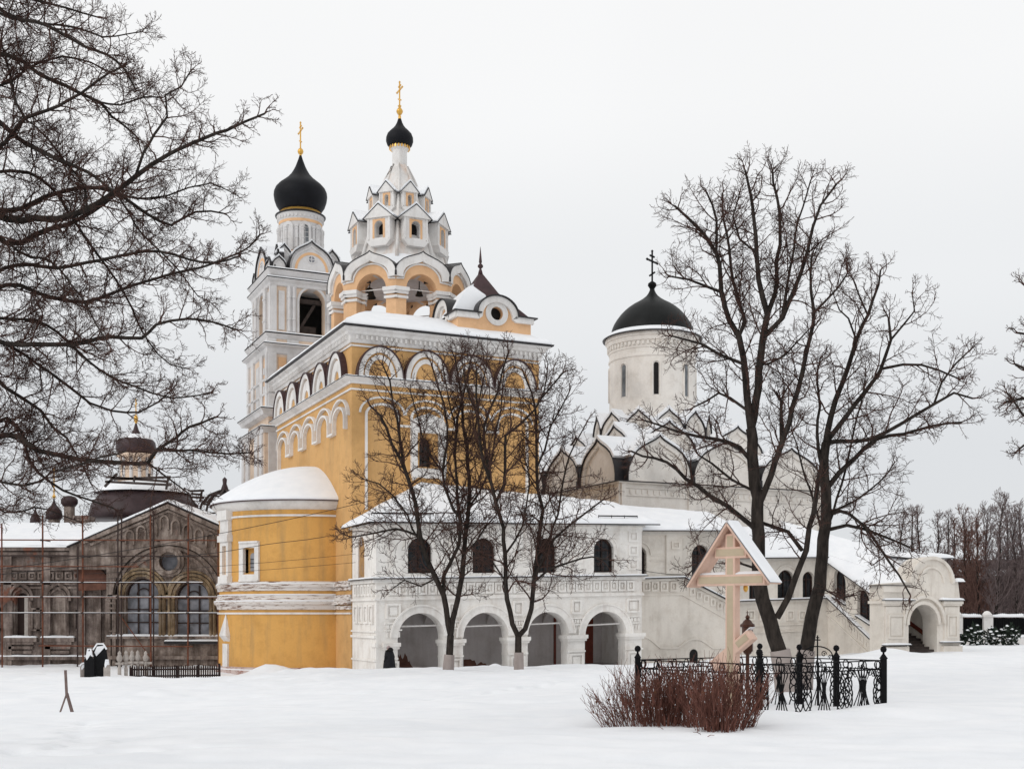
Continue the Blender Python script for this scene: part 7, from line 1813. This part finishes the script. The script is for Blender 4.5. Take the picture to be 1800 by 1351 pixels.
# ---------------- wrought iron grave fence ----------------
FC = [(4.68, 22.6), (7.65, 24.6), (5.60, 27.0), (2.63, 25.0)]      # front, right, rear, left corners
def iron_fence():
    t = thing('iron_fence', 'black wrought-iron fence with ball-topped posts and scrolls enclosing the wooden cross', 'fence', (5.1, 24.8, 1.4))
    zt = 2.76
    def post(x, y, w=.055, lean=0):
        g = ground_z(x, y) - .3; q = MB()
        obox(q, (x, y), (1, 0), (0, 1), w, w, g, zt - .26)
        q.add([(x - w * 1.3, y - w * 1.3, zt - .26), (x + w * 1.3, y - w * 1.3, zt - .26), (x + w * 1.3, y + w * 1.3, zt - .26), (x - w * 1.3, y + w * 1.3, zt - .26), (x, y, zt - .13)], [(0, 1, 2, 3), (0, 1, 4), (1, 2, 4), (2, 3, 4), (3, 0, 4)])
        o = q.build('post', 'black_iron', t)
        q = MB(); lathe(q, x, y, [(.02, zt - .2), (.022, zt - .13), (.05, zt - .12), (.068, zt - .07), (.05, zt - .02), (.01, zt)], 14); q.build('ball', 'black_iron', o, smooth=True)
    def lerp2(a, b, k): return (a[0] + (b[0] - a[0]) * k, a[1] + (b[1] - a[1]) * k)
    ps = list(FC) + [lerp2(FC[2], FC[1], .34), lerp2(FC[2], FC[1], .64)]
    for x, y in ps: post(x, y)
    def panel(a, b, n, gate=None):
        W_ = math.hypot(b[0] - a[0], b[1] - a[1]); D = ((b[0] - a[0]) / W_, (b[1] - a[1]) / W_); F = Face(a, D, (D[1], -D[0]))
        q = MB()
        def crv(pts, r=.012, s_=4): tube(q, [F.pt(x, z) for x, z in pts], r, s_)
        def sm(pts):
            v = [Vector((a_, 0, b_)) for a_, b_ in pts]; o_, _ = resample(v, [0] * len(v), .05); return [(p_.x, p_.z) for p_ in o_]
        def cir(x, z, rx, rz=None, r=.013, n_=14): crv([(x + rx * math.cos(i * 2 * math.pi / n_), z + (rz or rx) * math.sin(i * 2 * math.pi / n_)) for i in range(n_ + 1)], r)
        def spiral(x, z, R, turns, a0, sgn):
            crv([(x + sgn * R * (1 - .75 * i / 16) * math.cos(a0 + turns * 2 * math.pi * i / 16), z + R * (1 - .75 * i / 16) * math.sin(a0 + turns * 2 * math.pi * i / 16)) for i in range(17)], .010)
        zr1, zr2 = zt - .30, zt - .48
        for z in (zr1, zr2): tube(q, [F.pt(.04, z), F.pt(W_ - .04, z)], .012, 4)
        zb = 1.50
        u_ = W_ / n
        for k in range(n):
            c = (k + .5) * u_
            for dx in (-.36, 0, .36): cir(c + dx * u_, (zr1 + zr2) / 2, .062, .082)
            # sheaf in the middle of each unit
            for e_ in (-1, -.5, 0, .5, 1):
                crv(sm([(c + e_ * .21, zb - .14 + abs(e_) * .06), (c + e_ * .15, zb + .06), (c + e_ * .06, zb + .28), (c + e_ * .035, zb + .42), (c + e_ * .07, zb + .56), (c + e_ * .15, zb + .70), (c + e_ * .17, zb + .78), (c + e_ * .13, zb + .80 + .06 * (1 - abs(e_)))]), .012)
            crv([(c - .04, zb + .42), (c + .04, zb + .42)], .022)
            # figure-eight loops left and right of it
            for s_ in (-1, 1):
                m_ = c + s_ * u_ * .5
                cir(m_ - s_ * .12 * (1 if n > 1 else .5), zb + .18, .115, .17, .014); cir(m_ - s_ * .12, zb + .50, .105, .15, .014)
                crv(sm([(m_ - s_ * .26, zb - .15), (m_ - s_ * .20, zb + .05), (m_ - s_ * .02, zb + .36), (m_ - s_ * .2, zb + .62), (m_ - s_ * .27, zb + .8)]), .014)
                crv(sm([(m_ - s_ * .02, zb - .05), (m_ - s_ * .24, zb + .30), (m_ - s_ * .08, zb + .64), (m_ - s_ * .1, zb + .78)]), .014)
                spiral(m_ - s_ * .16, zr2 - .08, .075, 1.2, math.pi / 2, s_); spiral(m_ - s_ * .33, zr2 - .09, .06, 1.2, math.pi / 2, -s_)
        if gate:
            g0, g1 = gate; c = (g0 + g1) / 2; h = (g1 - g0) / 2
            crv([(c + h * math.cos(i * math.pi / 14) * .95, zr1 + .26 * math.sin(i * math.pi / 14) ** .8) for i in range(15)], .014)
            for s_ in (-1, 1): spiral(c + s_ * .16, zr1 + .10, .07, 1.3, 0, s_); spiral(c + s_ * .33, zr1 + .03, .06, 1.3, 0, -s_)
            crv([(c, 1.3), (c, zr1 + .50)], .016); crv([(c - .07, zr1 + .40), (c + .07, zr1 + .40)], .013); crv([(c - .04, zr1 + .45), (c + .04, zr1 + .45)], .01)
        return q.build('scroll_panel', 'black_iron', t, smooth='auto')
    panel(FC[0], FC[1], 3); panel(FC[3], FC[0], 3); panel(FC[3], FC[2], 3)
    W_ = math.hypot(FC[1][0] - FC[2][0], FC[1][1] - FC[2][1]); panel(FC[2], FC[1], 3, (W_ * .36, W_ * .62))
iron_fence()
# ---------------- wooden memorial cross under its gable roof ----------------
def wooden_cross():
    Yc = 24.9; a = math.radians(40); c = PX(1288, 1100, Yc); D = (math.cos(a), -math.sin(a)); N = (-math.sin(a), -math.cos(a))
    t = thing('wooden_cross', 'big pinkish wooden Orthodox cross with sage inlay under a snowy two-board roof', 'cross', (c.x, Yc, 1.4))
    F = Face((c.x, Yc), D, N)
    def Z(v): return CZ - (v - VH) / FPX * Yc
    w = .115; d = .115
    q = MB(); fbox(q, F, -w, w, 1.0, Z(938), -d, d); q.build('upright', 'pink_wood', t, bevel=.02)
    L1 = .80
    q = MB(); fbox(q, F, -L1, L1, Z(1029), Z(1009), -d + .004, d - .004); q.build('main_arm', 'pink_wood', t, bevel=.02)
    q = MB(); fbox(q, F, -.37, .37, Z(981), Z(961), -d + .004, d - .004); q.build('top_arm', 'pink_wood', t, bevel=.02)
    # slanting foot bar
    q = MB(); p0, p1 = (-.44, Z(1172)), (.46, Z(1114)); strip(q, F, [p0, p1], .24, -d + .006, d - .002); q.build('slanting_arm', 'pink_wood', t, bevel=.02)
    q = MB(); e_ = .045
    def pan(x0, x1, z0, z1): fbox(q, F, x0, x1, z0, z1, d - .02, d + .006)
    pan(-w + e_, w - e_, 1.5, Z(1029) + .0); pan(-w + e_, w - e_, Z(1009) - .002, Z(981)); pan(-w + e_, w - e_, Z(961), Z(942)); pan(-L1 + .05, L1 - .05, Z(1029) + e_, Z(1009) - e_); pan(-.33, .33, Z(981) + e_, Z(961) - e_)
    strip(q, F, [(.16, Z(1172) + .6 * (Z(1114) - Z(1172)) + .05), (.40, Z(1114) - .04)], .13, d - .02, d + .008)
    q.build('sage_inlay', 'panel_wood', t)
    # roof boards
    ap = (0.0, Z(921)); le, re_ = (-.95, Z(1030)), (.97, Z(1026))
    for (x, z), nm in ((le, 'roof_board'), (re_, 'roof_board')):
        q = MB(); strip(q, F, [ap, (x, z)], .045, -.26, .26); o = q.build(nm, 'pink_wood', t)
        s_ = 1 if x > 0 else -1
        nx, nz = (Z(921) - z), abs(x); L_ = math.hypot(nx, nz); nx, nz = s_ * nx / L_, nz / L_
        q = MB(); strip(q, F, [(ap[0] + nx * .028, ap[1] + nz * .028), (x + nx * .028, z + nz * .028)], .012, -.27, .27); q.build('metal_sheet', 'tower_glass', o)
        q = MB(); n = 14
        a_ = [ap[0] + nx * .034, ap[1] + nz * .034]; b_ = [x + nx * .034, z + nz * .034]
        snow_patch(q, F.pt(b_[0], b_[1], .25), F.pt(b_[0], b_[1], -.25), F.pt(a_[0], a_[1], -.25), F.pt(a_[0], a_[1], .25), .06, (1, 1, 0, 1), 6, 16, edge=.06, rough=.012, seed=4); q.build('roof_snow', 'snow', o, smooth='auto')
    q = MB(); snow_patch(q, F.pt(-L1, Z(1009), .1), F.pt(-w, Z(1009), .1), F.pt(-w, Z(1009), -.1), F.pt(-L1, Z(1009), -.1), .05, n=8, m=3, edge=.05, rough=.02)
    snow_patch(q, F.pt(w, Z(1009), .1), F.pt(L1, Z(1009), .1), F.pt(L1, Z(1009), -.1), F.pt(w, Z(1009), -.1), .05, n=8, m=3, edge=.05, rough=.02)
    snow_patch(q, F.pt(.15, Z(1135) + .14, .1), F.pt(.46, Z(1114) + .14, .1), F.pt(.46, Z(1114) + .14, -.1), F.pt(.15, Z(1135) + .14, -.1), .04, n=6, m=3, edge=.05, rough=.01)
    q.build('arm_snow', 'snow', t, smooth='auto')
    q = MB(); lathe(q, *F.pt(.22, 0, -.15)[:2], [(.02, Z(1040)), (.05, Z(1036)), (.05, Z(1030)), (.02, Z(1026))], 10); q.build('hanging_lamp', 'gold', t, smooth=True)
    # lantern on its own post behind the cross
    L = PX(1314, 1100, 26.0); k = 26.0 / FPX; zz = lambda v: CZ - (v - VH) * k
    t2 = thing('grave_lantern', 'brown metal lantern with a little onion top, behind the foot of the wooden cross', 'lantern', (L.x, 26.0, ground_z(L.x, 26.0)))
    q = MB(); lathe(q, L.x, 26.0, [(.04, 1.2), (.04, zz(1150)), (.09, zz(1147)), (.09, zz(1145))], 12); q.build('pole', 'bronze', t2)
    q = MB(); lathe(q, L.x, 26.0, [(.10, zz(1145)), (.12, zz(1143)), (.12, zz(1102)), (.16, zz(1101)), (.16, zz(1097)), (.11, zz(1094)), (.09, zz(1091)), (.05, zz(1088)), (.02, zz(1086.5))], 8); q.build('body', 'bronze', t2, smooth='auto')
    q = MB(); lathe(q, L.x, 26.0, [(.02, zz(1088)), (.05, zz(1085.5)), (.045, zz(1083)), (.015, zz(1080))], 10); bar(q, (L.x, 26, zz(1081)), (L.x, 26, zz(1073)), .014, .014); bar(q, (L.x - .035, 26, zz(1076)), (L.x + .035, 26, zz(1076)), .012, .012); q.build('onion_top', 'bronze', t2, smooth='auto')
wooden_cross()
# ---------------- red-brown shrubs before the fence ----------------
def shrubs():
    spec = [(1088, 1262, .86, -.6, 'leftmost red-stemmed shrub, low and leaning far left over the snow'), (1108, 1260, .96, -.38, 'second shrub from the left, thin, at the left iron post'), (1130, 1264, 1.02, -.12, 'third shrub from the left, right against the left iron post'),
            (1150, 1270, 1.0, -.12, 'fourth shrub from the left, dipping a dark twig to the snow'), (1171, 1274, 1.04, 0, 'fifth shrub from the left in the bushy row'), (1192, 1270, 1.04, .05, 'sixth shrub from the left, set back close to the railing'),
            (1213, 1273, 1.05, .0, 'seventh shrub from the left, tall and dense below the cross arm'), (1233, 1277, 1.06, 0, 'eighth shrub from the left, in front of the cross foot'), (1253, 1283, 1.07, -.05, 'ninth shrub from the left, nearest to the viewer with dark stumps'),
            (1276, 1284, 1.08, .1, 'tenth shrub from the left, thick bundle before the foot of the cross'), (1298, 1277, 1.02, .3, 'rightmost red-stemmed shrub, leaning right against the front iron post')]
    for i, (u, v, h, lean, lab) in enumerate(spec):
        Y = 21.0
        for _ in range(6): x = (u - U0) / FPX * Y; Y = (CZ - ground_z(x, Y)) * FPX / (v - VH)
        x = (u - U0) / FPX * Y; g = ground_z(x, Y); rg = random.Random(200 + i)
        t = thing('red_shrub', lab, 'shrub', (x, Y, g), 'red-stemmed shrubs before the iron fence')
        tr = Tree(); lf = MB()
        for k in range(72 if i > 2 else 40):
            a = rg.uniform(0, 6.28); rr = rg.random() ** .6 * .27
            p = Vector((x + rr * math.cos(a), Y + rr * math.sin(a), g - .08)); out = rg.random() ** 1.3 * .42
            d = Vector((math.cos(a) * out + lean * rg.uniform(.4, 1.3), math.sin(a) * out, 1)).normalized(); H = h * (rg.uniform(.35, .8) if rg.random() < .35 else rg.uniform(.75, 1.08)); n = 6
            r_ = rg.uniform(.0045, .0085); pts = [p.copy()]; rad = [r_]
            for s_ in range(n):
                d = (d + Vector((rg.gauss(0, .13), rg.gauss(0, .13), .03))).normalized(); pts.append(pts[-1] + d * H / n); rad.append(r_ * (1 - .55 * (s_ + 1) / n))
            tr.add(pts, rad, 4)
            for s_ in range(2, n + 1):
                for _ in range(rg.choice((0, 1, 1, 2))):
                    dd = (d + rnd_perp(d, rg) * rg.uniform(.35, .7)).normalized(); L_ = H * rg.uniform(.12, .34); q0 = pts[s_]; pp = [q0]; 
                    for w_ in range(3): dd = (dd + Vector((rg.gauss(0, .12), rg.gauss(0, .12), .12))).normalized(); pp.append(pp[-1] + dd * L_ / 3)
                    tr.add(pp, [.0045, .004, .0034, .003], 3)
            if rg.random() < .12:
                q0 = pts[-2]; e_ = rnd_perp(d, rg) * .035; lf.add([q0 - e_, q0 + Vector((0, .03, .02)), q0 + e_, q0 + Vector((0, 0, -.05))], [(0, 1, 2, 3)])
        if i in (8, 9, 4):
            for k in range(5): a = rg.uniform(0, 6.28); tr.add([Vector((x + .12 * math.cos(a), Y + .12 * math.sin(a), g - .1)), Vector((x + .15 * math.cos(a), Y + .15 * math.sin(a), g + .12)), Vector((x + .2 * math.cos(a), Y + .2 * math.sin(a), g + .22))], [.022, .02, .012], 6)
        tr.build('stems', 'shrub_red', t)
        if lf.v: lf.build('dry_leaves', 'leaf_dead', t)
shrubs()
def fallen_twigs():
    rg = random.Random(9); t = thing('fallen_twig', 'few thin broken twigs lying on the snow under the shrubs', 'twig', gz_at(1232, 19.6)); tr = Tree()
    for u, v in ((1145, 1278), (1166, 1282), (1232, 1291), (1244, 1295), (1226, 1287)):
        Y = 19.5
        for _ in range(5): x = (u - U0) / FPX * Y; Y = (CZ - ground_z(x, Y)) * FPX / (v - VH)
        p = Vector((x, Y, ground_z(x, Y) + .012)); d = Vector((rg.uniform(-1, 1), rg.uniform(-1, 1), .25)).normalized()
        tr.add([p, p + d * .06 + Vector((0, 0, .015)), p + d * .13], [.006, .005, .003], 4)
    tr.build('twigs', 'shrub_red', t)
fallen_twigs()
# ---------------- the visitor by the first arch ----------------
def person():
    Y = 64.4; p = PX(684, 1180, Y); g = PX(684, 1136, Y).z - 1.72
    root = thing('person', 'person in long dark hooded coat and pale knitted hat by the leftmost arch', 'person', (p.x, Y, g), None)
    def skin(name, V, E, mat_, parent, sub=2, rootv=0):
        me = bpy.data.meshes.new(name); me.from_pydata([v[:3] for v in V], E, []); o = bpy.data.objects.new(name, me); COL.objects.link(o)
        o.parent = parent
        me.materials.append(M[mat_])
        sk = o.modifiers.new('skin', 'SKIN'); sk.use_smooth_shade = True
        if not me.skin_vertices: bpy.context.view_layer.objects.active = o
        dat = me.skin_vertices[0].data if me.skin_vertices else None
        if dat is None:
            bm = bmesh.new(); bm.from_mesh(me); bm.verts.layers.skin.verify(); bm.to_mesh(me); bm.free(); dat = me.skin_vertices[0].data
        for i, v in enumerate(V):
            r = v[3]; dat[i].radius = r if isinstance(r, tuple) else (r, r); dat[i].use_root = (i == rootv)
        ss = o.modifiers.new('subdivision', 'SUBSURF'); ss.levels = sub; ss.render_levels = sub
        return o
    # facing left and slightly away; x is left-right, -x is forward
    B = [(0, 0, .95, (.14, .15)), (0, 0, 1.15, (.13, .15)), (0, 0, 1.36, (.13, .17)), (-.01, 0, 1.46, (.07, .08)), (-.03, 0, 1.54, .055), (-.04, 0, 1.62, (.095, .08)), (-.035, 0, 1.70, (.07, .07)),
         (0, -.17, 1.40, .07), (.05, -.23, 1.14, .055), (-.03, -.22, .92, .045), (-.07, -.2, .84, .04),
         (0, .17, 1.40, .07), (.03, .23, 1.14, .055), (-.06, .22, .92, .045), (-.1, .2, .84, .04),
         (0, -.09, .88, .10), (-.03, -.10, .50, .075), (.02, -.10, .10, .055), (-.10, -.10, .04, .045),
         (0, .09, .88, .10), (.06, .10, .50, .075), (.14, .10, .11, .055), (.03, .10, .04, .045)]
    E = [(0, 1), (1, 2), (2, 3), (3, 4), (4, 5), (5, 6), (2, 7), (7, 8), (8, 9), (9, 10), (2, 11), (11, 12), (12, 13), (13, 14), (0, 15), (15, 16), (16, 17), (17, 18), (0, 19), (19, 20), (20, 21), (21, 22)]
    body = skin('body', B, E, 'skin', root)
    # long coat, flaring to the knee, with sleeves
    q = MB()
    for rx, ry, z, cx in ():
        pass
    pr = [(.33, .36, .42, .03), (.33, .36, .6, .02), (.30, .34, .85, .01), (.27, .31, 1.05, .02), (.25, .30, 1.25, .02), (.21, .27, 1.40, .01), (.13, .18, 1.48, .0), (.09, .10, 1.52, 0)]
    n = 20; vs = [(cx + rx * math.cos(2 * math.pi * i / n), ry * math.sin(2 * math.pi * i / n), z) for rx, ry, z, cx in pr for i in range(n)]
    fs = [(k * n + i, k * n + (i + 1) % n, (k + 1) * n + (i + 1) % n, (k + 1) * n + i) for k in range(len(pr) - 1) for i in range(n)] + [tuple(range(n))]
    q.add(vs, fs); coat = q.build('coat', 'coat', None, smooth=True); coat.parent = root
    for s_ in (-1, 1):
        q = MB(); tube(q, [(0, s_ * .21, 1.42), (.05, s_ * .31, 1.15), (-.06, s_ * .29, .93)], .095, 10, .065); o = q.build('sleeve', 'coat', None, smooth=True); o.parent = coat
        q = MB()      # mitten-like glove: palm, four curled fingers, thumb
        tube(q, [(-.03, s_ * .285, .93), (-.09, s_ * .275, .87)], .035, 8, .032)
        for f_ in range(4): y_ = s_ * .275 + (f_ - 1.5) * .017; tube(q, [(-.06, y_, .87), (-.085, y_, .825), (-.07, y_ - s_ * .01, .79 + .005 * abs(f_ - 1.3))], .0095, 6, .007)
        tube(q, [(-.08, s_ * .25, .89), (-.12, s_ * .24, .86), (-.12, s_ * .245, .83)], .010, 6, .008)
        o = q.build('glove', 'fur', None, smooth=True); o.parent = coat
    # fur-edged hood lying on the back of the neck, trousers and boots
    q = MB(); tube(q, [(-.10, -.13, 1.46), (.03, -.17, 1.50), (.13, -.10, 1.56), (.16, 0, 1.60), (.13, .10, 1.56), (.03, .17, 1.50), (-.10, .13, 1.46)], .065, 10); lathe(q, .10, 0, [(.02, 1.42), (.13, 1.46), (.15, 1.56), (.10, 1.66), (.02, 1.69)], 12); o = q.build('fur_hood', 'fur', None, smooth=True); o.parent = coat
    q = MB()
    for (a, b, c_) in (((0, -.09, .9), (-.03, -.10, .5), (.02, -.10, .12)), ((0, .09, .9), (.06, .10, .5), (.14, .10, .13))): tube(q, [a, b, c_], .12, 10, .075)
    o = q.build('trousers', 'coat', None, smooth=True); o.parent = root
    for x, y in ((.02, -.1), (.14, .1)):
        q = MB(); tube(q, [(x + .03, y, .22), (x + .01, y, .08), (x - .12, y, .05), (x - .17, y, .04)], .065, 8, .045); o = q.build('boot', 'coat', None, smooth=True); o.parent = root
    # knitted hat and face
    q = MB(); lathe(q, -.035, 0, [(.106, 1.625), (.112, 1.66), (.10, 1.71), (.07, 1.75), (.02, 1.775)], 18); o = q.build('knitted_hat', 'hat', None, smooth=True); o.parent = body
    q = MB(); tube(q, [(-.13, 0, 1.625), (-.155, 0, 1.60)], .012, 6, .016)
    o = q.build('nose', 'skin', None, smooth=True); o.parent = body
    for s_ in (-1, 1):
        q = MB(); lathe(q, -.123, s_ * .035, [(.002, 1.628), (.012, 1.636), (.002, 1.644)], 8); o = q.build('eye', 'black_iron', None, smooth=True); o.parent = body
        q = MB(); lathe(q, -.03, s_ * .085, [(.004, 1.585), (.018, 1.60), (.018, 1.62), (.004, 1.635)], 8); o = q.build('ear', 'skin', None, smooth=True); o.parent = body
    q = MB(); tube(q, [(-.128, -.022, 1.575), (-.133, 0, 1.572), (-.128, .022, 1.575)], .005, 5); o = q.build('mouth', 'hat', None, smooth=True); o.parent = body
    root.rotation_euler = (0, 0, math.radians(-35))
person()
# ---------------- overhead cables ----------------
for i, (a, b, sag, lab) in enumerate((((-60, 1008, 60), (682, 872, 70), .35, 'highest thin cable rising across the ochre apse towards the porch roof'), ((-60, 1012, 60), (588, 939, 68), .25, 'second cable crossing the apse window, slightly wavy'),
                                     ((150, 1008, 62), (625, 973, 69), .12, 'third faint cable crossing the apse just below its window'), ((150, 1018, 62), (625, 988, 69), .1, 'lowest faint cable across the ochre apse'), ((1118, 1000, 71), (1222, 1010, 76), .1, 'short cable sagging from the porch corner along the cream gallery'))):
    p, q_ = PX(*a), PX(*b); pts = [p.lerp(q_, k / 24) - Vector((0, 0, sag * 4 * (k / 24) * (1 - k / 24) + (.04 * math.sin(k * .9) if i == 1 else 0))) for k in range(25)]
    m_ = MB(); tube(m_, pts, .016 if i in (0, 1, 4) else .010, 4); o = m_.build('overhead_cable', 'wire', None); tag(o, lab, 'cable', 'overhead cables')
